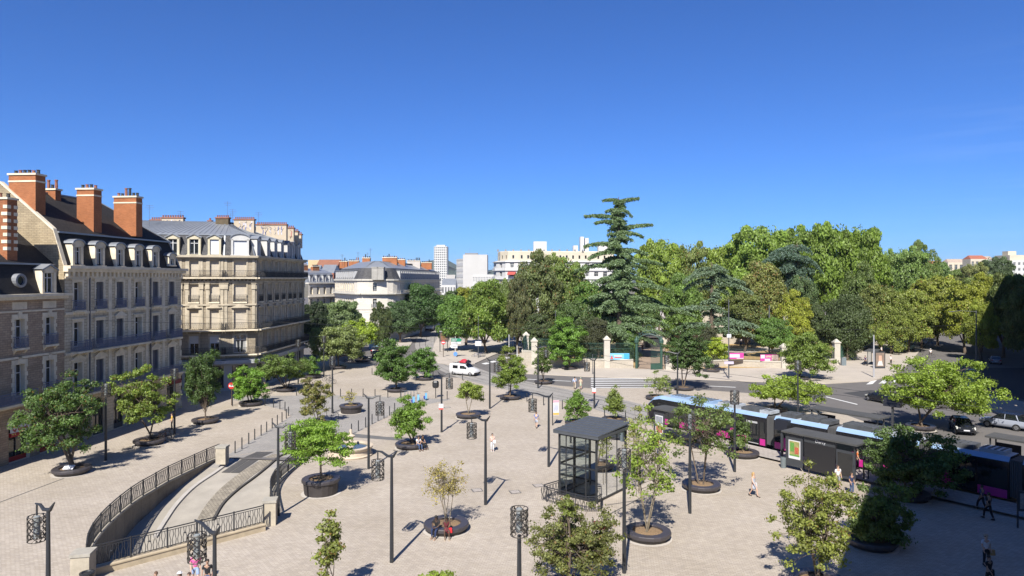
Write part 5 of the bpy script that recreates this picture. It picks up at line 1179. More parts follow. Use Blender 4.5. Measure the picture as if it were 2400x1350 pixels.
# ================= ramp balustrades, bollards =================
m_rail = M('rail_dark', (.025,.026,.03), .6, .15, 4)
def rail_run(t, line, h=1.15, pitch=.14, panel=1.9, z=0.02, mat=None, wavy=True, posts=True):
    mat = mat or m_rail; up = Vector((0,0,1)); d = 0; acc = [0]
    for a, b_ in zip(line, line[1:]): acc.append(acc[-1]+(b_-a).length)
    tot = acc[-1]; n = max(1, round(tot/panel))
    def at(s_):
        for i in range(len(acc)-1):
            if s_ <= acc[i+1]+1e-6: return line[i].lerp(line[i+1], (s_-acc[i])/max(1e-6, acc[i+1]-acc[i]))
        return line[-1]
    R = random.Random(3)
    for k in range(n):
        a, b_ = tot*k/n, tot*(k+1)/n; pb = MB(); m = 3
        for j in range(m):
            p, q = at(a+(b_-a)*j/m), at(a+(b_-a)*(j+1)/m)
            pb.bar(p+up*(h+z), q+up*(h+z), .07, .05); pb.bar(p+up*(h-.13+z), q+up*(h-.13+z), .03, .03); pb.bar(p+up*(.12+z), q+up*(.12+z), .035, .035)
        nb = int((b_-a)/pitch)
        for j in range(1, nb):
            p = at(a+(b_-a)*j/nb)
            if wavy:
                w_ = .035*(1 if j % 2 else -1); dd = (at(min(tot, a+.1+(b_-a)*j/nb))-p); dd = dd.normalized() if dd.length > 1e-4 else Vector((1,0,0))
                pb.tube([p+up*(.12+z), p+dd*w_+up*(.42+z), p-dd*w_+up*(.72+z), p+up*(h-.13+z)], .02, 4, caps=False)
            else: pb.bar(p+up*(.12+z), p+up*(h-.13+z), .025, .025)
        c = at((a+b_)/2); pb.tube([c+up*(.62+z), c+up*(.66+z), c+up*(.70+z)], [.02,.1,.02], 6)
        pb.build('rail_panel', mat, t)
        if posts:
            pb = MB(); p = at(b_ if k < n-1 else b_-.03); pb.bar(p+up*(z-.02), p+up*(h+.06+z), .07, .07); pb.build('rail_post', mat, t)
V3 = lambda p, z=0: Vector((p[0], p[1], z))
t = thing('balustrade', 'long curved dark iron balustrade on the left edge of the parking ramp', 'balustrade', group='balustrades round the parking ramp')
rail_run(t, [V3(p) for p in rampL], z=.12)
mb = MB(); a = offset([V3(p) for p in rampL], -.22); c = offset([V3(p) for p in rampL], .12)
for i in range(len(a)-1): mb.hull8([a[i], a[i+1], c[i+1], c[i]]+[v+Vector((0,0,.12)) for v in (a[i], a[i+1], c[i+1], c[i])])
mb.build('coping', M('ramp_coping', (.36,.32,.25), .9, .2, 1.5), t)
t = thing('balustrade', 'curved dark iron balustrade on the right edge of the ramp under the locust', 'balustrade', group='balustrades round the parking ramp')
rail_run(t, [V3(p) for p in rampR], z=.12)
mb = MB(); a = offset([V3(p) for p in rampR], -.22); c = offset([V3(p) for p in rampR], .12)
for i in range(len(a)-1): mb.hull8([a[i], a[i+1], c[i+1], c[i]]+[v+Vector((0,0,.12)) for v in (a[i], a[i+1], c[i+1], c[i])])
mb.build('coping', M('ramp_coping', (.36,.32,.25), .9, .2, 1.5), t)
t = thing('balustrade', 'straight iron balustrade on a low stone kerb across the near end of the ramp', 'balustrade', group='balustrades round the parking ramp')
fa, fb = P(214,1349), P(619,1242); rail_run(t, [fa, fb], z=.42, panel=2.1)
mb = MB(); mb.bar(fa+Vector((0,0,.19)), fb+Vector((0,0,.19)), .45, .38); mb.bar(fa+Vector((0,0,.4)), fb+Vector((0,0,.4)), .55, .07); mb.build('stone_kerb', M('kerb_yellow', (.50,.41,.28), .9, .2, 1.5), t)
m_pil = M('pillar_stone', (.48,.42,.32), .9, .2, 1.6, bump=.3)
def pillar(label, px, py, w, h, rz, d=None):
    p = P(px, py); t = thing('gate_pillar', label, 'pillar', p, rz, group='stone pillars at the ramp'); d = d or w
    b = MB(); b.box(-w/2, w/2, -d/2, d/2, 0, h-.16); b.build('shaft', m_pil, t)
    b = MB(); b.box(-w/2-.05, w/2+.05, -d/2-.05, d/2+.05, h-.16, h); b.build('cap', M('pillar_cap', (.40,.37,.31), .9, .2, 2), t)
pillar('stone pillar at the near left corner of the ramp balustrade', 195, 1362, .9, 1.6, .2)
pillar('stone pillar at the near right corner of the ramp, beside a lamp post', 633, 1228, .8, 1.65, .2)
pillar('stone pillar at the far left end of the curved ramp balustrade', 521, 1086, .85, 1.55, .0, .75)
b = MB(); b.lathe([(.3,0),(.31,.8),(.36,.82),(.36,.9),(.26,.92),(.2,.86),(.01,.85)], 14); tag(b.build('litter_bin', DARK(), loc=P(200,1372)+Vector((.4,-.5,0)), smooth=True), 'round dark litter bin in front of the near ramp pillar', 'litter bin')
bm_ = MB(); bm_.lathe([(.055,0),(.055,1.05),(.035,1.12),(.01,1.13)], 8); BOL = bm_.mesh('bollard', DARK(), True)
def bollards(pts, label, grp):
    for x, y in pts: tag(ob('bollard', BOL, loc=P(x, y)), label, 'bollard', grp)
bollards([(551,1062),(567,1053),(583,1041),(597,1031),(612,1021),(625,1013),(638,1004),(650,996),(661,989),(671,981),(676,975)], 'slim dark bollard in the slanting row left of the ramp lane', 'bollards left of the ramp lane')
bollards([(621,951),(641,955),(656,959),(668,963)], 'slim dark bollard in the short row between the bright green tree and the lane', 'bollards at the lane mouth')
bollards([(695,927),(772,928),(798,930),(824,930),(851,930),(879,931),(909,932),(939,932)], 'slim dark bollard in the level row behind the bare shrub planter', 'bollards along the far side of the lane')
bollards([(824,1018),(840,1010),(857,1002),(872,994),(886,987),(900,981),(913,974),(925,966)], 'slim dark bollard in the slanting row right of the grey lane', 'bollards right of the lane')
bollards([(1015,885),(1048,936),(1084,891),(1133,938),(1235,941),(1274,950),(1318,959),(1417,978),(1466,990)], 'slim dark bollard in the loose row beside the tram rails', 'bollards beside the tram rails')
bollards([(872,878),(905,882),(545,952),(700,868)], 'slim dark bollard standing singly near the left road', 'bollards near the left road')
# ================= lamps =================
m_lamp = M('lamp_grey', (.028,.031,.036), .45, .1, 2)
cg = MB(); nn = 16; Rr = random.Random(5); r_ = .35; H_ = 1.08
for z in (0, H_): cg.tube([(r_*math.cos(2*math.pi*i/nn), r_*math.sin(2*math.pi*i/nn), z) for i in range(nn+1)], .022, 4)
for i in range(nn):
    t0 = 2*math.pi*i/nn; t1 = 2*math.pi*(i+1)/nn
    for j in range(8):
        z0 = j*H_/8; z1 = (j+1)*H_/8; a = Vector((r_*math.cos(t0), r_*math.sin(t0), z0)); e = Vector((r_*math.cos(t1), r_*math.sin(t1), z1))
        if (i+j) % 2: a.z, e.z = z1, z0
        if Rr.random() < .8: cg.bar(a, e, .055, .012)
        if Rr.random() < .4:
            cg.face([(r_*math.cos(t0),r_*math.sin(t0),z0), (r_*math.cos(t1),r_*math.sin(t1),z0), (r_*math.cos((t0+t1)/2),r_*math.sin((t0+t1)/2),z1)])
CAGE = cg.mesh('perforated_shade', M('cage_metal', (.10,.09,.08), .5, .3, 3, .5))
ci = MB(); ci.lathe([(.02,1.12),(.13,1.06),(.14,.12),(.02,.08)], 10); CORE = ci.mesh('lamp_core', M('lamp_glass', (.25,.27,.27), .3, .1, 2), True)
def arm_lamp(label, px, py, dpx, dy=0.0, h=5.99, L=1.35, base=None, sc=1.0):
    """dpx: picture offset of the hanging shade from the post"""
    p = base or P(px, py); t = thing('street_lamp', label, 'street lamp', p, group='arm lamps with hanging shades')
    b = MB(); b.tube([(0,0,0),(0,0,h*.5),(0,0,h-.05)], [.115,.10,.075], 8); b.build('post', m_lamp, t, smooth=True)
    ax = dpx/FP*p.y; ay = dy; e = Vector((ax, ay, 0)); d = e.normalized()
    b = MB(); b.tube([Vector((0,0,h-.05))-d*.42+Vector((0,0,.42)), Vector((0,0,h+.02))-d*.12, Vector((0,0,h-.02))+d*.3, e*.7+Vector((0,0,h+.16)), e*1.12+Vector((0,0,h+.17))], [.03,.09,.08,.065,.035], 8)
    b.tube([e+Vector((0,0,h+.15)), e+Vector((0,0,h-.62))], .04, 6); b.build('arm', m_lamp, t, smooth=True)
    for me, nm in ((CAGE, 'perforated_shade'), (CORE, 'lamp_core')): ob(nm, me, t, loc=e+Vector((0,0,h-1.45)))
    return t
def top_lamp(label, px, py, h=6.75, base=None):
    p = base or P(px, py); t = thing('street_lamp', label, 'street lamp', p, group='post lamps with a shade on top')
    b = MB(); b.tube([(0,0,0),(0,0,h*.5),(0,0,h-1.1)], [.115,.10,.08], 8); b.build('post', m_lamp, t, smooth=True)
    for me, nm in ((CAGE, 'perforated_shade'), (CORE, 'lamp_core')): ob(nm, me, t, loc=(0,0,h-1.1))
    return t
def gp_(px, top, h): Y = (CH-h)*FP/(top-HY); return Vector((PY(px, Y), Y, 0))
arm_lamp('arm lamp at the left of the bottom edge, shade hanging to its left', 0, 0, -38, .3, base=gp_(113,1195,5.99), L=1)
arm_lamp('arm lamp at the bottom edge behind the pink shirt, shade over the ramp rail', 0, 0, -66, .9, base=gp_(503,1250,5.99))
arm_lamp('arm lamp left of the two seated women, shade to its left', 918, 1318, -37, .55)
arm_lamp('arm lamp beside the near right ramp pillar', 652, 1208, 27, .1)
arm_lamp('arm lamp between the locust planter and the seated couple', 864, 1099, 26, .1)
arm_lamp('arm lamp alone in the middle of the square', 1138, 1183, -34, .8)
arm_lamp('arm lamp with a small white notice near the scooters', 1035, 1013, 18, .1)
arm_lamp('arm lamp left of the bushy tree by the tram rails', 1148, 958, 16, .1)
arm_lamp('arm lamp beside the town map left of the glass lift', 1286, 1094, -37, .9)
arm_lamp('arm lamp with red-edged notice behind the glass lift', 1393, 957, -16, .6)
arm_lamp('arm lamp facing the park wall corner', 1261, 910, 19, .1)
arm_lamp('arm lamp at the crossing in front of the dark oval tree', 1588, 932, -24, .4)
top_lamp('post lamp left of the bare shrub planter', 779, 968)
top_lamp('post lamp rising through the olive-leaved tree', 759, 884)
top_lamp('post lamp right of the far left rowan', 248, 1079)
top_lamp('post lamp beside the person in yellow', 409, 1018)
top_lamp('post lamp cut by the bottom edge with the largest shade', 0, 0, base=gp_(1217,1190,6.75))
top_lamp('tall post lamp right of the glass lift', 1463, 1343)
top_lamp('post lamp in front of the open grey-branched tree', 1617, 1203)
top_lamp('post lamp beside the slim young tree at the tram door', 1722, 1106)
top_lamp('post lamp before the big leafy tree by the banners', 1870, 985)
top_lamp('post lamp far left by the corner building canopy', 699, 900)
def mast(label, px, py, top, r=.07, col=None, arm=None, name='mast', sign=None):
    p = P(px, py); h = ZY(top, p.y); t = thing(name, label, 'mast', p, group='tram wire masts')
    b = MB(); b.tube([(0,0,0),(0,0,h)], [r*1.25, r*.8], 8); b.build('pole', col or M('mast_grey', (.10,.105,.115), .5, .1, 2), t, smooth=True)
    if arm: b = MB(); b.tube([(0,0,h-.15),(arm*.6,0,h-.02),(arm,0,h-.12)], [.05,.04,.05], 6); b.bar((arm-.35,0,h-.16), (arm+.35,0,h-.16), .2, .09); b.build('arm', M('mast_grey', (.10,.105,.115), .5, .1, 2), t)
    for s_ in sign or []:
        rows, w_, hh, mt = s_; z = ZY(rows, p.y); b = MB(); b.box(-w_/2, w_/2, -.16, -.12, z-hh/2, z+hh/2); b.build('sign_plate', mt, t)
    return t, p, h
m_pw = M('sign_white', (.72,.72,.74), .4, .03, 1)
mA = mast('tall grey mast with small white plates left of the pink banners', 1708, 889, 702, .09, sign=[(787,.7,.55,m_pw),(850,1.5,.42,M('lilac_sign', (.62,.56,.72), .5, .05, 1))])
mB = mast('thick grey mast on the park lawn', 1803, 831, 716, .16)
mast('pale grey pole left of the bus shelter', 2048, 886, 785, .12, M('pale_mast', (.42,.42,.44), .5, .05, 1))
mC = mast('tall lamp mast with an arm over the right road', 2288, 915, 728, .09, arm=-3.6, sign=[(861,.85,.8,M('blue_sign', (.03,.10,.55), .4, .03, 1))])
mast('white pole at the left end of the park wall', 1193, 846, 784, .08, m_pw); mast('short white pole beside the park wall corner', 1212, 836, 810, .07, m_pw)
mD = mast('mast carrying a white plate on the traffic island', 1121, 840, 740, .07, sign=[(805,1.25,.95,m_pw)])
mast('dark mast by the left road beside the poster kiosk', 898, 815, 752, .09)
mE = mast('slender mast among the park trees left of the plum', 1302, 846, 728, .09); mast('mast left of the park gate in front of the low wall', 1389, 878, 830, .05)
# ================= lift kiosk with glass walls =================
F_ = P(1398,1180); U1 = Vector((-.78,.62,0)).normalized(); U2 = Vector((.616,.788,0)).normalized()
LK = thing('glass_lift', 'dark framed glass lift kiosk with flat standing-seam roof in the square', 'lift kiosk')
def lk(a, b_, z): return F_+U1*a+U2*b_+Vector((0,0,z))
LA, LB, LH = 3.2, 4.3, 4.62
b = MB()
for a, c in ((0,0),(LA,0),(0,LB),(LA,LB)):
    b = MB(); b.bar(lk(a,c,0), lk(a,c,LH), .16, .16); b.build('corner_post', DARK(), LK)
b = MB()
for z in (.1, 2.35, LH-.1):
    for p, q in (((0,0),(LA,0)),((0,0),(0,LB)),((LA,0),(LA,LB)),((0,LB),(LA,LB))): b.bar(lk(*p,z), lk(*q,z), .10, .12)
for c in (1.45, 2.95): b.bar(lk(0,c,0), lk(0,c,LH), .06, .06)
for a in (.9, 2.6): b.bar(lk(a,0,0), lk(a,0,LH), .08, .08)
for a, c in ((2.5,.9),(2.5,3.2)): b.bar(lk(a,c,0), lk(a,c,LH-.1), .12, .12)
b.build('frame', DARK(), LK)
for p, q in (((0,.0),(LA,.0)),((0,0),(0,LB)),((LA,0),(LA,LB)),((0,LB),(LA,LB))):
    b = MB(); b.face([lk(*p,.12), lk(*q,.12), lk(*q,LH), lk(*p,LH)]); b.build('glass_wall', clear_glass(), LK)
b = MB()
b.hull8([lk(1.1,1.0,.1), lk(2.6,1.0,.1), lk(2.6,3.1,.1), lk(1.1,3.1,.1), lk(1.1,1.0,.14), lk(2.6,1.0,.14), lk(2.6,3.1,.14), lk(1.1,3.1,.14)])
b.build('lift_car', M('lift_steel', (.16,.17,.18), .4, .1, 2, .4), LK)
for a, c, z, w2 in ((1.05,1.0,.15,1.5),(1.05,1.0,2.6,1.4)):
    b = MB(); b.face([lk(1.1,.98,z), lk(2.6,.98,z), lk(2.6,.98,z+1.9), lk(1.1,.98,z+1.9)]); b.build('lift_door', clear_glass(), LK)
o_ = .34; b = MB()
v = [lk(-o_,-o_,LH), lk(LA+o_,-o_,LH), lk(LA+o_,LB+o_,LH), lk(-o_,LB+o_,LH)]; b.hull8(v+[p+Vector((0,0,.2)) for p in v]); lkr = b.build('roof', M('roof_anthracite', (.085,.092,.10), .5, .1, 1), LK)
b = MB()
v2 = [lk(-o_,-o_,LH+.2), lk(LA+o_,-o_,LH+.2), lk(LA+o_,LB+o_,LH+.42), lk(-o_,LB+o_,LH+.42)]
b.hull8([p-Vector((0,0,.02)) for p in v2]+[p+Vector((0,0,.06)) for p in v2])
for i in range(1, 8): c = -o_+(LB+2*o_)*i/8; zz = LH+.24+.22*i/8; b.bar(lk(-o_,c,zz+.03), lk(LA+o_,c,zz+.03), .04, .07)
b.build('seamed_cover', M('roof_anthracite', (.055,.06,.068), .5, .1, 1), lkr)
t = thing('stair_railing', 'low black railing round the stair beside the glass lift', 'railing')
rail_run(t, [lk(LA,0,0), P(1268,1173), P(1371,1200), P(1409,1201), P(1409,1168)], h=1.05, panel=2.4, pitch=.15)
# ---- town map and signs near the lift ----
t = thing('town_map', 'tall narrow town map panel on a dark post left of the glass lift', 'information panel', P(1295,997), .15)
b = MB(); b.box(-.04,.04,-.04,.04,0,3.3); b.build('post', DARK(), t)
b = MB(); b.box(.06,.72,-.03,.03,1.1,2.75,0); b.box(.07,.71,-.036,-.03,2.5,2.74,1); b.box(.07,.71,-.036,-.03,1.14,1.38,2); b.box(.12,.66,-.036,-.03,1.45,2.35,3)
for i in range(6): b.bar((.15+.08*i,-.04,1.5+.1*(i%3)), (.25+.07*i,-.04,2.2-.12*(i%2)), .02, .006, 4)
b.build('panel', [m_pw, M('map_pink', (.72,.38,.46), .5, 0), M('map_orange', (.75,.42,.1), .5, 0), M('map_pale', (.6,.6,.7), .5, .1, 6), M('map_lines', (.3,.35,.5), .5, 0)], t)
t = thing('direction_sign', 'dark red pedestrian sign between two thin posts behind the round hornbeam', 'sign', P(1408,1322), -.15)
for x in (-.42, .42):
    b = MB(); b.box(x-.03, x+.03, -.03, .03, 0, 2.55); b.build('post', M('steel_grey', (.2,.2,.2), .4, .1, 2, .5), t)
b = MB(); b.box(-.4,.4,-.02,.02,1.95,2.4,0)
for x in (-.02, .17): b.lathe([(.001,0),(.075,0)], 12, (0,0,0)) if False else b.box(x-.055, x+.055, -.027, -.02, 2.16, 2.27, 1)
b.build('sign_plate', [M('sign_wine', (.22,.03,.03), .5, .05, 2), m_pw], t)
for lbl, px, py, d in (('small white notice with a red edge on the lamp near the scooters', 1034, 953, 0), ('small white notice with a red edge on the lamp behind the lift', 1392, 961, 0)):
    Y = {1034: P(1035,1013).y, 1392: P(1393,957).y}[px]; z = ZY(py, Y) if px == 1034 else 1.0
    if px == 1392: z = 2.2
    b = MB(); b.box(-.24,.24,-.14,-.12,-.3,.32,0); b.box(-.24,.24,-.146,-.14,-.3,-.12,1); tag(b.build('notice', [m_pw, M('notice_red', (.6,.12,.1), .5, 0)], loc=(PY(px,Y), Y, z)), lbl, 'notice')
# ---- traffic signs on the island ----
t = thing('road_sign', 'green and white direction sign on the traffic island', 'road sign', P(1067,838))
b = MB(); b.tube([(0,0,0),(0,0,4.3)], .07, 8); b.build('post', m_pw, t)
b = MB(); b.prism([(-.8,0),(1.0,0)], 0, 1) if False else None
def plate(x0, x1, z0, z1, k, arrow=0):
    y = -.1; pts = [(x0,y,z0),(x1,y,z0)]
    if arrow > 0: pts.append((x1+.35,y,(z0+z1)/2))
    pts += [(x1,y,z1),(x0,y,z1)]
    if arrow < 0: pts.append((x0-.35,y,(z0+z1)/2))
    b.face(pts, k); b.face([(p[0],y+.03,p[2]) for p in pts], k)
b = MB(); plate(-.8,1.05,3.25,3.95,0,1); plate(-.8,1.1,2.8,3.2,1); plate(-.75,.45,1.95,2.7,1,-1)
for r in range(3): b.bar((-.65,-.13,3.4+.2*r), (.2+.1*r,-.13,3.4+.2*r), .03, .07, 1)
b.bar((-.55,-.13,2.35), (.3,-.13,2.35), .03, .06, 2); b.bar((-.6,-.13,3.0), (.7,-.13,3.0), .03, .05, 2)
b.build('sign_plate', [M('sign_green', (.02,.25,.14), .4, .03, 1), m_pw, M('ink', (.03,.03,.04), .6, 0)], t)
b = MB(); b.lathe([(.001,0),(.42,0),(.42,.03),(.001,.03)], 20); o = b.build('round_plate', M('blue_sign_pale', (.12,.3,.7), .4, .03, 1), t); o.location = (.05,-.12,.75); o.rotation_euler = (math.pi/2,0,0)
def disc_sign(label, px, py, h, r, bar=True):
    t = thing('road_sign', label, 'road sign', P(px, py)); b = MB(); b.tube([(0,0,0),(0,0,h)], .06, 8); b.build('post', M('brown_post', (.08,.05,.035), .6, .1, 2), t)
    b = MB(); b.lathe([(.001,0),(r,0),(r,.03),(.001,.03)], 24, k=0); b.box(-r*.7, r*.7, -.12*r/.4, .12*r/.4, .03, .035, 1); o = b.build('round_plate', [M('sign_red', (.6,.03,.03), .4, .03, 1), m_pw], t); o.location = (0,-.08,h-.1); o.rotation_euler = (math.pi/2,0,0)
disc_sign('red no-entry sign on a brown post at the island tip', 1039, 838, 3.2, .42)
disc_sign('red round sign by the shaded shopfront left of the bright green tree', 543, 950, 2.6, .42)
t = thing('display_board', 'big dark display board with orange lines of text over the island', 'display board', P(1040,826), -.1)
for x in (-.84,.84):
    b = MB(); b.box(x-.06,x+.06,-.1,.1,0,2.7); b.build('leg', DARK(), t)
b = MB(); b.box(-.95,1.05,-.12,.12,2.4,4.6,0); b.box(-.8,.9,-.126,-.12,2.55,4.35,1)
for i in range(6): b.bar((-.6,-.14,2.75+.26*i), (.3+.3*(i%2),-.14,2.75+.26*i), .02, .07, 2)
b.box(-.95,1.05,-.13,.12,4.6,4.68,3); b.build('board', [DARK(), M('board_brown', (.12,.085,.065), .5, .1, 1), M('board_orange', (.5,.2,.08), .5, 0), m_pw], t)
t = thing('signal_box', 'dark hexagonal sign head on a thin post near the scooters', 'signal', P(1021,933))
b = MB(); b.tube([(0,0,0),(0,0,1.4)], .05, 8); b.build('post', DARK(), t)
b = MB(); b.lathe([(.001,1.35),(.36,1.4),(.44,1.6),(.44,2.15),(.34,2.3),(.001,2.32)], 6); b.build('head', DARK(), t)
# ---- fountain basin ----
t = thing('stone_fountain', 'round pale stone fountain basin behind the locust tree', 'fountain', P(822,1066))
b = MB(); b.lathe([(1.95,0),(2.0,.12),(1.85,.2),(1.8,.55),(1.98,.7),(2.02,.86),(1.85,.9),(1.55,.86),(1.5,.5),(.01,.45)], 32); b.build('basin', M('fountain_stone', (.60,.50,.38), .85, .12, 1.2), t, smooth=True)
b = MB(); b.lathe([(.01,.74),(1.54,.74)], 24); b.build('water', M('basin_water', (.10,.12,.10), .08, .1, 1), t)
b = MB(); b.lathe([(.45,.45),(.35,.7),(.22,.9),(.2,1.5),(.34,1.6),(.4,1.75),(.15,1.9),(.12,2.3),(.01,2.35)], 16); b.build('pedestal', M('fountain_stone', (.60,.50,.38), .85, .12, 1.2), t, smooth=True)
# ================= park wall, fence, gate =================
m_pk = BR('park_wall_stone', (.58,.52,.43), (.53,.475,.39), (.42,.37,.30), .9, .3, .012, patch=.2, psc=.4)
m_pks = M('park_pillar_stone', (.55,.51,.43), .85, .12, 1, bump=.15); m_gr = M('fence_green', (.035,.09,.065), .5, .15, 2); m_blk = M('fence_dark', (.03,.045,.04), .6, .1, 2)
def pwall(label, pts, hw, hf, pillars, hp, name='park_wall', fence=None, wt=.45, zc=0, hw2=None):
    t = thing(name, label, 'wall', group='walls of the park')
    for (a, c) in zip(pts, pts[1:]):
        a, c = V3(a), V3(c); h2 = hw2 if hw2 else hw; up = Vector((0,0,1)); d = (c-a).normalized(); n = Vector((d.y,-d.x,0))*wt/2
        mb = MB(); mb.hull8([a+n, c+n, c-n, a-n, a+n+up*hw, c+n+up*h2, c-n+up*h2, a-n+up*hw]); mb.build('wall', m_pk, t)
        n2 = n*1.35; mb = MB(); mb.hull8([a+n2+up*(hw), c+n2+up*h2, c-n2+up*h2, a-n2+up*hw, a+n2+up*(hw+.2), c+n2+up*(h2+.2), c-n2+up*(h2+.2), a-n2+up*(hw+.2)]); mb.build('coping', m_pks, t)
        if hf:
            mb = MB(); n_ = int((c-a).length/.22)
            for i in range(n_+1):
                p = a.lerp(c, i/n_); z = hw+(h2-hw)*i/n_+.2; mb.bar(p+up*z, p+up*(z+hf), .035, .035)
            for zz in (.15, hf*.62, hf-.25): mb.bar(a+up*(hw+.2+zz), c+up*(h2+.2+zz), .05, .05)
            mb.build('fence', fence or m_gr, t)
    for p, h in pillars:
        p = V3(p); mb = MB(); w_ = .52; mb.box(p.x-w_,p.x+w_,p.y-w_,p.y+w_,0,h-.5); mb.box(p.x-w_-.12,p.x+w_+.12,p.y-w_-.12,p.y+w_+.12,h-.5,h-.25); mb.hull8([(p.x-w_,p.y-w_,h-.25),(p.x+w_,p.y-w_,h-.25),(p.x+w_,p.y+w_,h-.25),(p.x-w_,p.y+w_,h-.25),(p.x-.1,p.y-.1,h+.25),(p.x+.1,p.y-.1,h+.25),(p.x+.1,p.y+.1,h+.25),(p.x-.1,p.y+.1,h+.25)]); mb.build('pillar', m_pks, t)
    return t
w0, w1, w2 = P(1226,861), P(1422,863), P(1484,864)
pwall('high pale stone park wall with pillars and fence at the left corner of the park', [P(1234,848), w0, P(1300,862)], 2.9, 2.3, [(P(1233,848),5.6),(P(1252,861),5.2)], 5)
pwall('pale stone park wall left of the gate behind the magnolia', [P(1300,862), w1, w2], 1.5, 3.0, [(w1, 5.6)], 5)
w3, w4 = P(1566,867), P(1837,864)
pwall('low pale park wall right of the gate below the pink banners', [w3, P(1700,860), w4], 1.15, 2.2, [(w4, 4.3),(w3,3.0)], 4, fence=m_blk)
w5, w6, w7 = P(1960,855), P(1998,836), P(2040,812)
pwall('park wall behind the big leafy tree right of the banners', [w4, w5], 1.0, 2.0, [(w5, 4.6)], 4, fence=m_blk)
pwall('park wall with green fence running up the avenue', [w5, w6, w7, P(2115,785)], .6, 2.4, [(w6, 4.4)], 4)
G = thing('park_gate', 'green wrought iron park gate with arch and one leaf standing open', 'gate')
ga, gb = P(1492,865), P(1550,867); up = Vector((0,0,1)); gd = (gb-ga).normalized(); gn = Vector((gd.y,-gd.x,0)); gw = (gb-ga).length
for s_, nm in ((ga, 'gate_post'), (gb, 'gate_post')):
    mb = MB(); mb.tube([s_, s_+up*4.6], .24, 8); mb.lathe([(.3,4.6),(.42,4.75),(.42,5.2),(.2,5.5),(.05,5.9)], 8, s_); mb.build(nm, m_gr, G)
mb = MB(); pts = [ga.lerp(gb, .5)+gd*(-math.cos(math.pi*i/12)*gw/2)+up*(4.6+math.sin(math.pi*i/12)*1.7) for i in range(13)]; mb.tube(pts, .09, 6)
pts2 = [ga.lerp(gb, .5)+gd*(-math.cos(math.pi*i/12)*gw/2)+up*(4.9+math.sin(math.pi*i/12)*2.0) for i in range(13)]; mb.tube(pts2, .05, 6)
for p, q in zip(pts, pts2): mb.bar(p, q, .05, .05)
c0 = ga.lerp(gb,.5)+up*7.4; mb.tube([c0+gd*(.55*math.cos(6.283*i/12))+up*(.55*math.sin(6.283*i/12)) for i in range(13)], .06, 5); mb.build('arch', m_gr, G)
def leaf_gate(o, d, L, h, nm='gate_leaf'):
    mb = MB()
    for i in range(int(L/.2)+1): p = o+d*(i*.2); mb.bar(p+up*.1, p+up*h, .035, .035)
    for z in (.1, 1.2, 2.4, h): mb.bar(o+up*z, o+d*L+up*z, .07, .07)
    mb.hull8([o+up*.1-d.cross(up)*.02, o+d*L+up*.1-d.cross(up)*.02, o+d*L+up*.1+d.cross(up)*.02, o+up*.1+d.cross(up)*.02, o+up*1.15-d.cross(up)*.02, o+d*L+up*1.15-d.cross(up)*.02, o+d*L+up*1.15+d.cross(up)*.02, o+up*1.15+d.cross(up)*.02]); mb.build(nm, m_gr, G)
leaf_gate(gb, (-gd*.55*1+gn*.35).normalized()*-1*-1, 2.1, 3.7); leaf_gate(ga, (-gn+gd*.1).normalized(), 2.1, 3.7)
def banner(label, px0, px1, py0, py1, Y, cols, seed):
    x0, x1 = PY(px0, Y), PY(px1, Y); z1, z0 = ZY(py0, Y), ZY(py1, Y); b = MB(); b.box(x0, x1, Y-.02, Y+.02, z0, z1, 0); R = random.Random(seed)
    w_ = x1-x0; h = z1-z0; y = Y-.028
    for i, (u0, u1, v0, v1) in enumerate(seed_rects[seed]): b.face([(x0+w_*u0,y-.003*i,z0+h*v0),(x0+w_*u1,y-.003*i,z0+h*v0),(x0+w_*u1,y-.003*i,z0+h*v1),(x0+w_*u0,y-.003*i,z0+h*v1)], 1+i % (len(cols)-1))
    if seed == 1: b.face([(x0,y-.05,z0+.1*h),(x0+.17*w_,y-.05,z0+.1*h),(x0+.08*w_,y-.05,z0+.75*h)], 3)
    tag(b.build('banner', cols), label, 'banner', 'banners hung on the park fence')
seed_rects = {1: [(.72,.99,.05,.95),(.2,.62,.5,.66),(.22,.6,.25,.4)], 2: [(.0,.72,.22,.78),(.72,.98,.3,.9),(.5,.98,.03,.15)], 3: [(.02,.25,.4,.95),(.62,.99,.05,.95),(.25,.55,.05,.35),(.3,.58,.55,.85)]}
banner('sky blue banner with a red corner on the fence left of the gate', 1430, 1475, 828, 843, 122.5, [M('banner_sky', (.22,.55,.75), .6, .1, 2), M('banner_blue', (.05,.38,.70), .6, .1, 2), m_pw, M('banner_red', (.65,.12,.12), .6, 0)], 1)
banner('magenta and white banner on the fence, left one of the pink pair', 1710, 1743, 827, 841, 123.0, [M('banner_magenta', (.62,.05,.32), .6, .05, 2), M('banner_pale', (.75,.6,.72), .6, .05, 2), M('banner_magenta', (.62,.05,.32), .6, .05, 2)], 2)
banner('pink banner with a picture, right one of the pink pair', 1782, 1824, 831, 846, 123.0, [M('banner_magenta', (.62,.05,.32), .6, .05, 2), M('banner_pale', (.75,.6,.72), .6, .05, 2), M('banner_photo', (.5,.38,.33), .6, .4, 3)], 3)
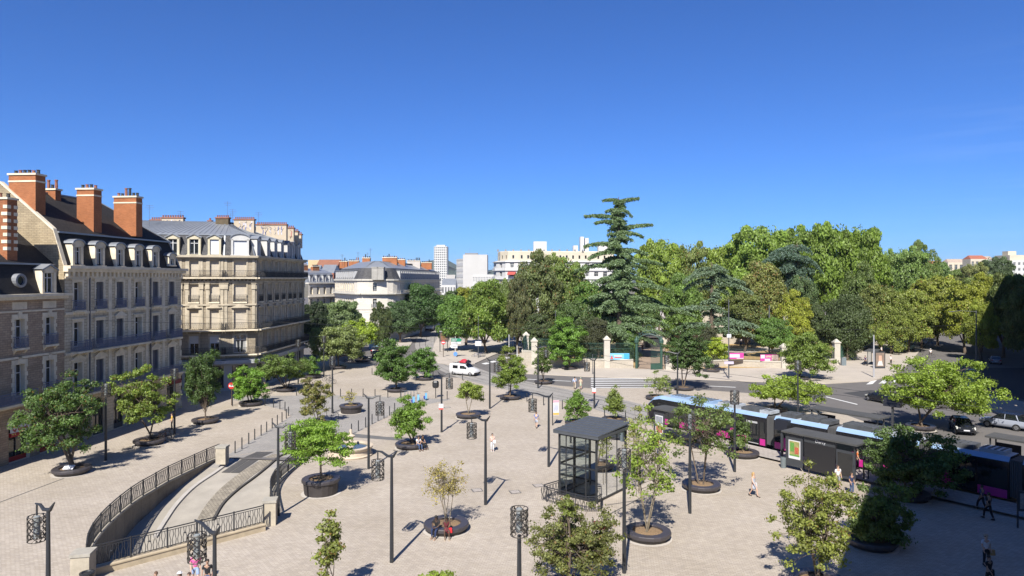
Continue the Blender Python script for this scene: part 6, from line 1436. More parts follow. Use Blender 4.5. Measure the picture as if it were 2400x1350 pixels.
# lawn, terrace, stairs, kiosk in the park
m_lawn = M('dry_lawn', (.44,.30,.13), .95, .2, .15)
sheet('dry_lawn', [[(w3.x+0, w3.y+.6), (w4.x+0, w4.y+.6), (w5.x+0, w5.y+.8), (w7.x+-1, w7.y+1), (115,215), (8,215), (6,127), (w2.x+-1, w2.y+.6)]], .128, m_lawn)
sheet('park_path', [PL((1690,823),(1760,818),(1850,806),(1900,795),(1905,800),(1850,815),(1760,828),(1690,835)), ], .134, m_sidew)
sheet('park_path', [PL((1488,866),(1556,868),(1560,810),(1600,795),(1590,790),(1500,795),(1494,830))], .134, M('path_brown', (.34,.25,.18), .95, .15, .4))
t = thing('park_terrace', 'white stone terrace with balustrade and stairs behind the cedars', 'terrace')
Yt = 168; x0, x1 = PY(1570,Yt), PY(1760,Yt); mb = MB(); mb.box(x0, x1, Yt, Yt+9, 0, 3.2); mb.box(PY(1640,Yt), PY(1720,Yt), Yt+3, Yt+9, 3.2, 8.0); mb.build('wall', m_pk, t)
mb = MB()
for i in range(int((x1-x0)/.5)): mb.box(x0+i*.5, x0+i*.5+.22, Yt-.1, Yt+.1, 3.2, 4.1)
mb.box(x0, x1, Yt-.2, Yt+.2, 4.1, 4.35); mb.box(PY(1640,Yt), PY(1720,Yt), Yt+2.9, Yt+3.1, 8.7, 8.9)
for i in range(12): mb.box(PY(1640,Yt)+i*.7, PY(1640,Yt)+i*.7+.25, Yt+2.9, Yt+3.1, 8.0, 8.7)
mb.build('balustrade', m_pks, t)
mb = MB()
for i in range(12): mb.box(PY(1560,Yt)-5+i*.6, PY(1560,Yt)-5+i*.6+.6+.01, Yt, Yt+4, 0, .3*(i+1)); 
mb.build('stairs', m_pks, t)
t = thing('park_terrace', 'low white balustrade seen through the trees left of the terrace stairs', 'terrace'); mb = MB()
for i in range(60): mb.box(PY(1500,172)+i*.4, PY(1500,172)+i*.4+.2, 172, 172.2, .2, 1.2)
mb.box(PY(1500,172), PY(1500,172)+24, 171.9, 172.3, 1.2, 1.45); mb.build('balustrade', m_pks, t)
for lb, x in (('dark green park kiosk left of the terrace', 1530), ):
    Yk = 160; t = thing('park_kiosk', lb, 'kiosk', (PY(x,Yk), Yk, .1)); b = MB(); b.box(-2,2,-1.2,1.2,0,2.4); b.build('body', M('kiosk_dark', (.03,.035,.04), .5, .1, 1), t); b = MB(); b.box(-2.3,2.3,-1.6,1.4,2.4,2.6); b.build('roof', M('kiosk_roof', (.1,.09,.09), .5, .1, 1), t)
def bush(label, px, py, w_, h, col, seed):
    p = P(px, py, .12); rng = np.random.default_rng(seed); n = 1500; q = sph(rng, n)*(rng.random(n)**.35)[:,None]*np.array([w_/2, w_/2*.7, h/2]); q[:,2] += h/2
    o = ob('shrub', quads_mesh('shrub', q, q*.5, .22, rng, np.clip(rng.normal(.5,.2,n),0,1)), loc=p); o.color = (*col, 0); tag(o, label, 'shrub', 'shrubs along the park wall')
bush('green shrub inside the fence right of the park gate', 1600, 850, 7, 2.6, (.06,.09,.025), 1); bush('yellowish shrub left of the pink banners', 1690, 848, 5, 2.2, (.12,.15,.02), 2); bush('dark hedge inside the fence left of the gate', 1460, 848, 8, 2.6, (.03,.05,.018), 3)
bush('dark hedge behind the left park wall', 1340, 846, 14, 3.4, (.03,.045,.018), 4); bush('shrub along the wall under the big leafy tree', 1900, 848, 9, 2.4, (.06,.085,.025), 5)
# overhead tram wires
mw = MB()
def wire(a, c, sag=.5):
    a, c = Vector(a), Vector(c); pts = [a.lerp(c, i/8)-Vector((0,0,sag*4*(i/8)*(1-i/8))) for i in range(9)]; mw.tube(pts, .018, 3, caps=False)
for d in (0, 3.6):
    q = offset(tl, d)
    for i in range(0, len(q)-6, 6): wire(q[i]+up*5.9, q[min(i+6, len(q)-1)]+up*5.9, .05)
wire(P(1708,889)+up*9.5, cornerR+up*11.5, 1.5); wire(P(1708,889)+up*8.7, (PY(2288,110),110,9), .9); wire(cornerL+up*12+Vector((.1,2,0)), P(898,815)+up*9, 1.4)
wire(cornerR+up*9, P(1302,846)+up*9.8, 1.8); wire(cornerR+up*12.6, P(1121,840)+up*9.2, 1.6); wire(cornerL+up*14, cornerR+up*13.6, .4)
struct(mw.build('tram_wires', M('wire', (.03,.03,.035), .5, 0)), 'structure'); bpy.data.objects['tram_wires'].pop('kind', None); tag(bpy.data.objects['tram_wires'], 'thin dark overhead wires crossing above the square to the masts', 'wires')
# ================= tram, stops =================
TRZ = math.atan2(-.8, .6); TO = T0+Vector((.8,.6,0))*1.2
TM = thing('tram', 'long black and magenta tram with sky-blue roof edge standing at the stop', 'tram', TO, TRZ)
m_tb = M('tram_black', (.018,.018,.022), .25, .05, 1); m_tg = M('tram_glass', (.012,.015,.018), .06, 0, spec=.9); m_mag = M('tram_magenta', (.56,.03,.27), .3, .03, 1)
m_tblue = M('tram_blue', (.30,.44,.64), .35, .08, .8); m_troof = M('tram_roof', (.42,.45,.48), .6, .2, 1.2); m_bel = M('bellows', (.10,.10,.10), .85, .1, 2); m_eq = M('roof_equipment', (.08,.085,.09), .7, .3, 2)
def module(x0, x1, nose=False):
    prof = [(-1.2,.3,0),(-1.2,.95,1),(-1.19,2.72,0),(-1.17,2.95,2),(-.86,3.28,3),(.86,3.28,2),(1.17,2.95,0),(1.19,2.72,1),(1.2,.95,0),(1.2,.3,0)]
    b = MB(); xs = [(x0,1.0,0,0),(x1,1.0,0,0)]
    if nose: xs = [(x0-1.9,.55,.25,-1.55),(x0-1.55,.75,.1,-.95),(x0-.7,.93,.0,-.28),(x0+.3,1,0,0),(x1,1,0,0)]
    for (xa, wa, za, ta), (xb, wb, zb, tb) in zip(xs, xs[1:]):
        for i in range(len(prof)-1):
            def q(x, w_, z_, t_, p): return (x, p[0]*w_, (p[1]+z_ if p[1] < 1 else p[1]+t_*(p[1]-.95)/2.33))
            p, p2 = prof[i], prof[i+1]; k = [0,0,0,1,2,1,0,0,0][i]
            b.face([q(xa,wa,za,ta,p), q(xb,wb,zb,tb,p), q(xb,wb,zb,tb,p2), q(xa,wa,za,ta,p2)], k)
    xa, wa, za, ta = xs[0]; b.face([(xa, p[0]*wa, (p[1]+za if p[1] < 1 else p[1]+ta*(p[1]-.95)/2.33)) for p in prof], 0)
    b.face([(x1, p[0], p[1]) for p in prof], 0); b.face([(x0-(1.6 if nose else 0),-1.0,.32),(x1,-1.15,.32),(x1,1.15,.32),(x0-(1.6 if nose else 0),1.0,.32)], 0)
    return b.build('car_body', [m_tb, m_tblue, m_troof], TM)
cars_ = [(0,13.3,True),(14.1,19.2,False),(20.0,26.6,False),(27.4,32.6,False),(33.4,46,False)]
for x0, x1, n_ in cars_:
    module(x0, x1, n_)
    if x1 < 40:
        b = MB()
        for i in range(6): xx = x1+.02+i*.13; b.box(xx, xx+.08, -1.1, 1.1, .5, 3.12, 0)
        b.box(x1, x1+.8, -1.02, 1.02, .45, 3.05, 0); b.build('bellows', m_bel, TM)
dr = [2.3, 7.0, 11.9, 16.6, 23.2, 29.9, 36.0, 41.0]
for i, x in enumerate(dr):
    b = MB(); b.box(x-.68, x+.68, -1.235, -1.2, .35, 2.55, 0); b.box(x-.6, x-.04, -1.245, -1.235, .5, 2.45, 1); b.box(x+.04, x+.6, -1.245, -1.235, .5, 2.45, 1)
    if i == 2: b.box(x-.62, x+.62, -1.25, -1.245, .38, .45, 2); b.box(x-.66, x-.6, -1.27, -1.24, .4, 2.5, 2); b.box(x-.5, x+.5, -1.25, -1.245, 2.3, 2.48, 2)
    b.build('door', [m_tb, m_tg, M('door_edge', (.5,.5,.5), .5, 0)], TM)
edges_ = [-.2]+[v for x in dr for v in (x-.75, x+.75)]+[46]
for a, c in zip(edges_[::2], edges_[1::2]):
    for x0, x1, n_ in cars_:
        s0, s1 = max(a, x0+.1), min(c, x1-.1)
        if s1-s0 < .5: continue
        b = MB(); b.box(s0, s1, -1.225, -1.2, .98, 2.5, 0); b.build('side_window', m_tg, TM)
        b = MB(); b.box(s0, s1, -1.23, -1.2, .33, .93, 0); b.build('skirt_panel', m_mag, TM)
        if s1-s0 > 1.6 and s1 < 30:
            b = MB(); b.lathe([(.001,0),(.3,0)], 20); o = b.build('round_graphic', m_mag, TM); o.location = ((s0+s1)/2+.2, -1.232, 1.15); o.rotation_euler = (math.pi/2,0,0)
b = MB()
b.face([(-.42,-1.0,2.5),(-1.55,-.82,1.25),(-1.55,.82,1.25),(-.42,1.0,2.5)]); o = b.build('windscreen', m_tg, TM); o.location = (-.06,0,.05)
for s_ in (-1, 1):
    b = MB(); b.box(-.08,.08,-.14,.14,-.06,.06); o = b.build('headlight', M('lamp_clear', (.7,.7,.65), .2, 0), TM); o.location = (-1.86, s_*.42, .85)
R = random.Random(2)
for i, (x, L, w_, h, m_) in enumerate([(1.5,2.4,1.5,.22,m_tblue),(4.4,2.6,1.6,.3,m_tblue),(7.6,2.2,1.5,.35,m_troof),(10.3,2.0,1.5,.3,m_eq),(12.2,1.3,1.4,.28,m_troof),(14.6,1.5,1.6,.34,m_eq),(16.6,1.6,1.6,.4,m_eq),(18.4,.9,1.5,.3,m_eq),(20.4,2.6,1.6,.38,m_eq),(23.4,2.6,1.6,.3,m_troof),(27.8,2.4,1.5,.35,m_eq),(30.6,1.6,1.5,.3,m_troof),(34.4,3.4,1.7,.26,m_tblue),(38.6,3.0,1.7,.3,m_tblue)]):
    b = MB(); b.box(x, x+L, -w_/2, w_/2, 3.27, 3.27+h, 0)
    for j in range(int(L/.4)): b.box(x+.1+j*.4, x+.25+j*.4, -w_/2+.1, w_/2-.1, 3.27+h, 3.31+h, 1)
    b.build('roof_box', [m_, m_eq], TM)
b = MB(); px_ = 16.4
b.tube([(px_+1.6,-.35,3.6),(px_+.1,-.25,4.5),(px_+1.3,-.1,5.5)], .035, 5); b.tube([(px_+1.6,.35,3.6),(px_+.1,.25,4.5),(px_+1.3,.1,5.5)], .035, 5); b.tube([(px_+.1,-.25,4.5),(px_+.1,.25,4.5)], .03, 5)
for dx in (0, .35): b.tube([(px_+1.2+dx,-.85,5.42),(px_+1.2+dx,-.6,5.55),(px_+1.2+dx,.6,5.55),(px_+1.2+dx,.85,5.42)], .03, 5)
b.build('pantograph', m_eq, TM)
m_sh = M('shelter_anthracite', (.05,.055,.062), .45, .1, 1.5); m_shr = M('shelter_roof', (.075,.075,.072), .8, .15, 1.5)
def text_part(txt, size, parent, loc, mat, rot=(math.pi/2,0,0), ext=.004, name='lettering'):
    cu = bpy.data.curves.new('t', 'FONT'); cu.body = txt; cu.size = size; cu.extrude = ext; o = bpy.data.objects.new('t', cu); COL.objects.link(o)
    bpy.context.view_layer.update(); me = bpy.data.meshes.new_from_object(o.evaluated_get(bpy.context.evaluated_depsgraph_get())); me.name = name; bpy.data.objects.remove(o)
    me.materials.clear(); me.materials.append(mat); p = ob(name, me, parent, loc=loc); p.rotation_euler = rot; return p
def shelter(label, o, L, D=1.75, H=2.85, kind='solid', face=1, name='tram_shelter'):
    t = thing(name, label, 'tram shelter', (o[0], o[1], .2 if kind != 'bus' else .12), TRZ if kind != 'bus' else face, group='shelters at the stops')
    for x in (0.05, L-.05):
        for y in (.05, D-.3):
            b = MB(); b.box(x-.05, x+.05, y-.05, y+.05, 0, H); b.build('post', m_sh, t)
    b = MB(); b.box(-.25, L+.25, -.25, D+.2, H, H+.14); b.build('roof', m_shr, t)
    return t
S1 = shelter('closed dark shelter with a poster panel and the stop name Darcy', (23.2,57.9), 5.9)
b = MB(); b.box(.1,1.55,-.02,.06,.1,2.75,0); b.box(.3,1.35,-.03,-.02,.75,2.3,1); b.box(.37,1.28,-.034,-.03,.98,2.22,2); b.box(.45,.8,-.038,-.034,1.35,2.1,3); b.box(.85,1.2,-.038,-.034,1.2,1.75,4); b.box(.37,1.28,-.038,-.034,.98,1.1,3); b.build('poster_panel', [m_sh, m_pw, M('poster_photo', (.35,.33,.12), .5, .5, 6), M('poster_green', (.12,.30,.06), .5, .4, 8), M('poster_red', (.5,.12,.07), .5, .4, 9)], S1)
b = MB(); b.box(1.7,4.3,-.02,.04,.1,2.35,0); b.build('back_panel', M('panel_black', (.022,.022,.025), .35, .05, 1), S1)
b = MB(); b.box(1.7,4.3,-.03,.05,2.38,2.78,0); b.build('name_board', m_sh, S1)
b = MB(); b.box(4.4,5.8,-.02,.04,.1,2.3,0); b.box(4.5,5.7,-.025,-.02,.3,2.1,1); b.build('side_panel', [m_sh, m_tg], S1)
text_part('Darcy', .36, S1, (2.65,-.035,2.48), m_pw)
S0 = shelter('glazed shelter with a poster left of the grey-branched tree', (14.2,68.4), 5.8)
b = MB(); b.box(.1,1.4,-.02,.06,.1,2.7,0); b.box(.25,1.2,-.03,-.02,.5,2.3,1); b.box(.32,1.13,-.034,-.03,1.5,2.2,2); b.box(.32,1.13,-.034,-.03,.6,1.3,3); b.build('poster_panel', [m_sh, m_pw, M('poster_grey', (.3,.32,.34), .5, .4, 6), M('poster_rust', (.4,.16,.1), .5, .4, 6)], S0)
for x0, x1 in ((1.5,3.0),(3.05,4.5),(4.55,5.7)): b = MB(); b.face([(x0,0,.2),(x1,0,.2),(x1,0,2.7),(x0,0,2.7)]); b.build('glass_panel', clear_glass(), S0)
b = MB(); b.box(1.5,4.5,.5,.9,.42,.48); b.build('bench', m_sh, S0)
for lb, s_ in (('black open shelter on the far platform behind the pantograph', 17.6), ('black open shelter on the far platform at the right edge', 33.0)):
    o_2 = T0+TD*(s_-4)+Vector((.8,.6,0))*7.3; t = shelter(lb, o_2, 6.5, D=1.6)
    for x0 in (.1, 4.6): b = MB(); b.box(x0,x0+1.7,1.3,1.36,.5,2.3); b.build('back_panel', M('panel_black', (.022,.022,.025), .35, .05, 1), t)
def totem(label, px, py, h=3.4, w_=1.3, top=1.0, rz=TRZ, z0=0):
    t = thing('screen_totem', label, 'information screen', P(px, py), rz, group='information screens at the stop'); b = MB(); b.box(-.09,.09,-.09,.09,0,h-top); b.build('post', m_sh, t)
    b = MB(); b.hull8([(-w_/2,-.3,h-top),(w_/2,-.3,h-top),(w_/2,.25,h-top),(-w_/2,.25,h-top),(-w_/2,-.05,h),(w_/2,-.05,h),(w_/2,.45,h),(-w_/2,.45,h)]); b.build('screen_box', M('panel_black', (.022,.022,.025), .35, .05, 1), t)
totem('black angled screen on a grey post left of the closed shelter', 1833, 1076, 3.5, 1.2, .9)
totem('black double screen on a post on the far platform', 2092, 1008, 3.5, 1.7, 1.0)
b = MB(); b.lathe([(.22,0),(.25,.85),(.25,.9),(.2,.9)], 12); tag(b.build('litter_bin', M('bin_grey', (.16,.19,.20), .5, .1, 2), loc=P(1836,1096), smooth=True), 'grey litter bin at the left end of the closed shelter', 'litter bin')
b = MB(); b.box(-.4,.4,-.25,.25,0,1.4,0); b.box(-.42,.42,-.27,.27,1.4,1.46,0); tag(b.build('switch_box', M('cabinet_grey', (.18,.22,.24), .5, .1, 2), loc=P(1977,858)+Vector((0,0,.12))), 'grey utility cabinet beside the park pillar near the bus shelter', 'cabinet')
t = thing('timetable_post', 'thin post with a small white timetable at the right end of the closed shelter', 'timetable', P(2035,1128))
b = MB(); b.box(-.04,.04,-.04,.04,0,3.0); b.build('post', m_sh, t); b = MB(); b.box(-.22,.02,-.06,-.04,2.1,2.6); b.build('timetable', m_pw, t)
t = thing('notice_board', 'dark notice board with white print in the shaded lower right corner', 'notice board', P(2398,1238), -.2)
b = MB(); b.box(-.35,-.27,-.04,.04,0,2.7); b.build('post', m_sh, t); b = MB(); b.box(-.3,.7,-.05,0,1.1,2.4,0); b.box(-.2,.1,-.056,-.05,1.25,2.25,1); b.build('board', [m_sh, M('print_grey', (.3,.3,.3), .6, .3, 9)], t)
# bus shelter on the avenue corner
BS = shelter('bus shelter with a backlit portrait poster on the avenue corner', P(2052,860), 4.6, D=1.6, H=2.6, kind='bus', face=.95, name='bus_shelter')
b = MB(); b.face([(.1,1.3,.2),(4.5,1.3,.2),(4.5,1.3,2.5),(.1,1.3,2.5)]); b.build('glass_wall', clear_glass(), BS)
t = thing('portrait_poster', 'free standing portrait poster in front of the bus shelter', 'poster', P(2062,865)+Vector((0,0,.12)), .05)
b = MB(); b.box(-.95,.95,-.1,.1,.0,3.0,0); b.box(-.78,.78,-.108,-.1,.35,2.8,1); b.hull8([(-.5,-.125,.5),(.55,-.125,.5),(.55,-.108,.5),(-.5,-.108,.5),(-.25,-.125,1.4),(.3,-.125,1.4),(.3,-.108,1.4),(-.25,-.108,1.4)], 2); b.lathe([(.001,0),(.34,0)], 16, (0,0,0), 3) if False else b.box(-.25,.32,-.128,-.108,1.35,2.3,3)
b.build('poster', [m_sh, M('poster_brown', (.25,.19,.15), .5, .3, 2), M('poster_white', (.65,.63,.6), .5, .1, 2), M('poster_skin', (.6,.38,.28), .5, .1, 2)], t)
t = thing('poster_kiosk', 'pale blue advertising kiosk at the start of the tram street', 'kiosk', P(879,817), 0); b = MB(); b.box(-1.2,1.0,-.8,.8,0,2.7,0); b.box(.1,.9,-.81,-.8,.8,2.3,1); b.build('body', [M('kiosk_blue', (.35,.58,.72), .4, .1, 1), m_tg], t); b = MB(); b.box(-1.5,1.8,-1,1,2.7,2.95); b.build('roof', M('kiosk_roof_blue', (.15,.3,.45), .5, .1, 1), t)
# ================= cars =================
m_tyre = M('tyre', (.015,.015,.015), .9, .1, 4); m_rim = M('rim', (.35,.35,.36), .35, .1, 3, .6); m_cgl = M('car_glass', (.012,.015,.018), .05, 0, spec=.9)
def wheel(parent, x, y, r=.33, w_=.22):
    b = MB(); n = 16
    for (r0, r1, k) in ((r*.62, r, 0),):
        vs = []
        for yy in (-w_/2, w_/2):
            for rr in (r0, r1): vs.append([(rr*math.cos(2*math.pi*i/n), yy, rr*math.sin(2*math.pi*i/n)) for i in range(n)])
        for A_, B_ in ((0,1),(1,3),(3,2),(2,0)):
            for i in range(n): j = (i+1) % n; b.face([vs[A_][i], vs[A_][j], vs[B_][j], vs[B_][i]])
    o = b.build('wheel', m_tyre, parent, loc=(x, y, r)); b = MB()
    b.face([(r*.62*math.cos(2*math.pi*i/n), -w_/2+.02, r*.62*math.sin(2*math.pi*i/n)) for i in range(n)]); b.face([(r*.62*math.cos(2*math.pi*i/n), w_/2-.02, r*.62*math.sin(2*math.pi*i/n)) for i in range(n)])
    for i in range(5):
        a = 2*math.pi*i/5
        for s_ in (-1, 1): b.bar((0, s_*(w_/2-.005), 0), (r*.6*math.cos(a), s_*(w_/2-.005), r*.6*math.sin(a)), .03, .06)
    b.build('rim', m_rim, o)
def car(name, label, cat, o, rz, col, kind='hatch', roofcol=None, sc=1.0):
    mt = M('paint_'+str(col)[:22], col, .22, .0, spec=.7) if ('paint_'+str(col)[:22]) not in MC else MC['paint_'+str(col)[:22]]
    t = thing(name, label, cat, o, rz); t.scale = (sc,)*3
    if kind == 'van': st = [(-2.45,.86,.42,.95,1.0),(-2.40,.93,.28,1.78,1.82),(-1.0,.95,.25,1.86,1.9),(.55,.95,.25,1.85,1.88),(1.05,.94,.25,1.3,1.34),(1.75,.93,.26,1.14,1.18),(2.35,.86,.3,.92,.95),(2.47,.7,.38,.7,.72)]; L = 4.95; wb = 3.2
    elif kind == 'suv': st = [(-2.2,.76,.5,.95,1.0),(-2.12,.86,.36,1.05,1.08),(-1.2,.92,.3,1.05,1.1),(.7,.92,.3,1.02,1.06),(1.2,.9,.32,.98,1.02),(1.95,.84,.36,.88,.92),(2.2,.66,.45,.72,.75)]; wb = 2.65
    else: st = [(-2.02,.72,.5,.85,.9),(-1.95,.82,.32,.92,.96),(-1.1,.87,.24,.94,.98),(.65,.87,.24,.9,.94),(1.1,.86,.26,.87,.9),(1.8,.8,.3,.74,.78),(2.03,.6,.4,.6,.62)]; wb = 2.5
    def ring(x, w_, z0, z1, zt): return [(x,-w_*.86,z0),(x,-w_,z0+.18),(x,-w_,(z0+z1)/2),(x,-w_*.95,z1-.03),(x,-w_*.82,zt),(x,w_*.82,zt),(x,w_*.95,z1-.03),(x,w_,(z0+z1)/2),(x,w_,z0+.18),(x,w_*.86,z0)]
    b = MB(); b.loft([ring(*s_) for s_ in st]); b.build('body', mt, t, smooth=True)
    if kind == 'van':
        b = MB(); b.hull8([(1.1,-.80,1.36),(1.1,.80,1.36),(.58,.76,1.84),(.58,-.76,1.84),(1.16,-.78,1.36),(1.16,.78,1.36),(.66,.72,1.84),(.66,-.72,1.84)]); b.build('windscreen', m_cgl, t)
        for s_ in (-1, 1):
            for x0, x1, zz in ((-1.75,-.75,1.62),(-.35,.5,1.62)):
                b = MB(); b.hull8([(x0,s_*.955,1.12),(x1+(.4 if x1 > 0 else 0),s_*.955,1.12),(x1,s_*.92,zz),(x0,s_*.92,zz),(x0,s_*.935,1.12),(x1+(.4 if x1 > 0 else 0),s_*.935,1.12),(x1,s_*.90,zz),(x0,s_*.90,zz)]); b.build('side_window', m_cgl, t)
        b = MB(); b.box(2.3,2.5,-.85,.85,.3,.62); b.build('bumper', m_tb, t)
    else:
        zr = 1.62 if kind == 'suv' else 1.45; zb_ = 1.06 if kind == 'suv' else .94; wr = .62; wb_ = .82 if kind == 'suv' else .78; xr, xf = (-2.0, 1.05) if kind == 'suv' else (-1.9, 1.0)
        b = MB(); b.loft([[(xr,-wb_*.9,zb_),(xr,wb_*.9,zb_),(xr+.05,wb_*.9,zb_+.03),(xr+.05,-wb_*.9,zb_+.03)],[(xr,-wb_,zb_),(xr,wb_,zb_),(xr+.45,wr,zr-.04),(xr+.45,-wr,zr-.04)],[(-.2,-wb_,zb_),(-.2,wb_,zb_),(-.2,wr,zr),(-.2,-wr,zr)],[(xf,-wb_,zb_-.02),(xf,wb_,zb_-.02),(xf-.75,wr,zr-.03),(xf-.75,-wr,zr-.03)]]); b.build('side_window', m_cgl, t)
        b = MB(); b.hull8([(xr+.42,-wr-.02,zr-.05),(xf-.72,-wr-.02,zr-.05),(xf-.72,wr+.02,zr-.05),(xr+.42,wr+.02,zr-.05),(xr+.5,-wr+.06,zr+.02),(xf-.85,-wr+.06,zr+.02),(xf-.85,wr-.06,zr+.02),(xr+.5,wr-.06,zr+.02)]); b.build('roof', roofcol or mt, t, smooth=False)
        for s_ in (-1, 1):
            for x_a, x_b, w_p in ((-.25,-.25,.06),(xr+.5,xr+.75,.14)):
                b = MB(); b.bar((x_a,s_*(wb_+.01),zb_),(x_b,s_*(wr+.01),zr-.02), w_p, .03); b.build('pillar', mt, t)
    for s_ in (-1, 1):
        for x in (-wb/2, wb/2): wheel(t, x, s_*(.83 if kind != 'hatch' else .78), .34 if kind != 'suv' else .36)
        xe = st[-2][0]; b = MB(); b.hull8([(xe-.3,s_*.55,.66),(xe+.1,s_*.5,.62),(xe+.02,s_*.83,.62),(xe-.35,s_*.88,.66),(xe-.3,s_*.55,.82),(xe+.06,s_*.5,.76),(xe-.02,s_*.83,.76),(xe-.35,s_*.88,.84)]); b.build('headlight', M('lamp_clear', (.7,.7,.65), .2, 0), t)
        b = MB(); b.box(st[0][0]-.03, st[0][0]+.1, min(s_*.5,s_*.8), max(s_*.5,s_*.8), .72, .9); b.build('tail_light', M('tail_red', (.45,.02,.02), .3, 0), t)
        b = MB(); b.box(.75,.95,min(s_*.95,s_*1.1),max(s_*.95,s_*1.1),1.0 if kind != 'van' else 1.25,1.12 if kind != 'van' else 1.45); b.build('mirror', m_tb, t)
    for xx in (st[0][0]-.04, st[-1][0]+.0): b = MB(); b.box(xx, xx+.03, -.26, .26, .5, .62); b.build('number_plate', m_pw, t)
    return t
def gxy(x, y, z=0): return Vector((x, y, z))
vz = math.atan2(-.50, .86)
VAN = car('delivery_van', 'white van with a red and black load on its roof rack crossing the tram rails', 'van', gxy(-7.9,114.3), vz, (.78,.78,.79), 'van', sc=1.03)
b = MB()
for x in (-1.4,-.4,.5): b.bar((x,-.75,2.0),(x,.75,2.0), .06, .05)
for y in (-.6,.6): b.bar((-1.9,y,2.04),(.7,y,2.04), .05, .05)
b.build('roof_rack', m_tb, VAN)
t = thing('roof_load', 'red cover and black bags strapped on the roof of the white van', 'luggage', gxy(-7.9,114.3,2.12), vz)
b = MB(); b.loft([[(x, y*w_, z*h) for y, z in ((-1,0),(-.9,.6),(0,1),(.9,.6),(1,0))] for x, w_, h in ((-1.0,.3,.15),(-.5,.55,.5),(.1,.6,.6),(.4,.4,.4))]); b.build('red_cover', M('red_cloth', (.5,.03,.05), .6, .1, 3), t)
b = MB(); b.loft([[(x, y*w_, z*h) for y, z in ((-1,0),(-.9,.6),(0,1),(.9,.6),(1,0))] for x, w_, h in ((.4,.3,.3),(.7,.55,.5),(1.0,.45,.35),(1.15,.2,.1))]); b.build('black_bag', m_tb, t)
car('parked_car', 'black hatchback seen from behind on the road at the right', 'car', gxy(48.2,89.2), math.radians(108), (.015,.016,.02), sc=1.0)
car('parked_car', 'dark car facing us behind the tram with bright headlights', 'car', gxy(47.2,71.6), math.radians(-112), (.02,.022,.03), 'hatch', sc=1.02)
car('parked_car', 'silver crossover with black roof behind the tram at the right edge', 'car', gxy(53.1,73.6), math.radians(127), (.36,.39,.46), 'suv', roofcol=m_tb)
car('parked_car', 'black car driving away up the left road', 'car', gxy(PY(878,147),148), math.radians(95), (.02,.02,.025))
car('parked_car', 'black car half hidden behind the olive-leaved tree', 'car', gxy(PY(842,133),134), math.radians(20), (.025,.025,.03))
car('parked_car', 'dark car half hidden behind the tall lime tree', 'car', gxy(PY(884,140),140), math.radians(95), (.03,.03,.035))
car('delivery_van', 'white van far up the tram street under the trees', 'van', gxy(PY(1006,212),214), math.radians(-88), (.72,.72,.72), 'van', sc=1.3)
car('parked_van', 'teal and white van parked under the avenue trees', 'van', gxy(PY(2128,152),153), math.radians(38), (.36,.62,.60), 'van', sc=1.1)
car('parked_car', 'white car parked under the avenue trees behind the teal van', 'car', gxy(PY(2158,165),166), math.radians(42), (.7,.7,.7))
car('parked_car', 'grey car parked farther up the avenue under the trees', 'car', gxy(PY(2186,205),207), math.radians(48), (.4,.42,.45))
car('parked_car', 'pale car in the shade at the right side of the avenue', 'car', gxy(PY(2350,128),130), math.radians(60), (.3,.3,.32))
car('parked_car', 'white car glimpsed at the mouth of the tram street', 'car', gxy(PY(910,172),172), math.radians(60), (.7,.7,.7))
# ---- bicycles and scooters ----
def bike(label, o, rz, col, grp='bicycles and scooters'):
    t = thing('bicycle', label, 'bicycle', o, rz, group=grp)
    for x in (-.52, .52):
        b = MB(); b.tube([(.33*math.cos(2*math.pi*i/16), 0, .33*math.sin(2*math.pi*i/16)) for i in range(17)], .022, 5)
        for i in range(4): a = math.pi*i/4; b.bar((-.3*math.cos(a),0,-.3*math.sin(a)),(.3*math.cos(a),0,.3*math.sin(a)), .008, .008)
        b.build('wheel', m_tyre, t, loc=(x,0,.34))
    b = MB(); A_, B_, C_, D_, E_ = (-.52,0,.34), (-.08,0,.3), (-.2,0,.78), (.36,0,.82), (.52,0,.34)
    for p, q in ((A_,B_),(A_,C_),(B_,C_),(B_,D_),(C_,D_),(D_,E_)): b.tube([p,q], .022, 5)
    b.tube([D_,(.33,0,1.0)], .02, 5); b.build('frame', M('bike_'+str(col)[:16], col, .4, .05, 2), t)
    b = MB(); b.tube([(.3,-.27,1.03),(.35,0,1.0),(.3,.27,1.03)], .018, 5); b.build('handlebar', m_tb, t); b = MB(); b.box(-.36,-.1,-.07,.07,.86,.92); b.tube([(-.2,0,.78),(-.22,0,.87)], .015, 5); b.build('saddle', m_tb, t)
for i, (lb, px, py, a, c) in enumerate((('dark bicycle leaning nearest the planter under the loose tree', 362, 1040, .5, (.03,.03,.03)), ('dark bicycle with a reddish saddle beside the person in yellow', 380, 1036, .2, (.12,.03,.03)), ('black bicycle parked at the hoop behind the loose tree', 392, 1030, -.3, (.03,.03,.04)), ('dark bicycle left of the bare shrub planter', 768, 893, .3, (.05,.05,.06)), ('grey bicycle by the post lamp near the lane', 776, 899, -.2, (.1,.1,.12)), ('blue-grey bicycle at the mast on the traffic island', 1115, 838, .3, (.12,.15,.3)), ('dark blue bicycle right of the mast on the traffic island', 1128, 836, -.2, (.08,.1,.25)), ('dark bicycle at the left road by the lime tree', 812, 852, .2, (.03,.03,.03)))): bike(lb, P(px, py), a, c)
b = MB(); b.tube([(-.4,0,0),(-.4,0,.6),(-.25,0,.85),(.25,0,.85),(.4,0,.6),(.4,0,0)], .03, 6); HOOP = b.mesh('bike_hoop', DARK(), True)
for lb, px, py in (('dark bike hoop behind the loose yellow-green tree', 398, 1024), ('dark bike hoop in the ramp lane near the locust', 785, 985), ('dark bike hoop at the post lamp left of the shrub planter', 774, 974)): tag(ob('bike_hoop', HOOP, loc=P(px,py), rz=.3), lb, 'bike hoop', 'bike hoops')
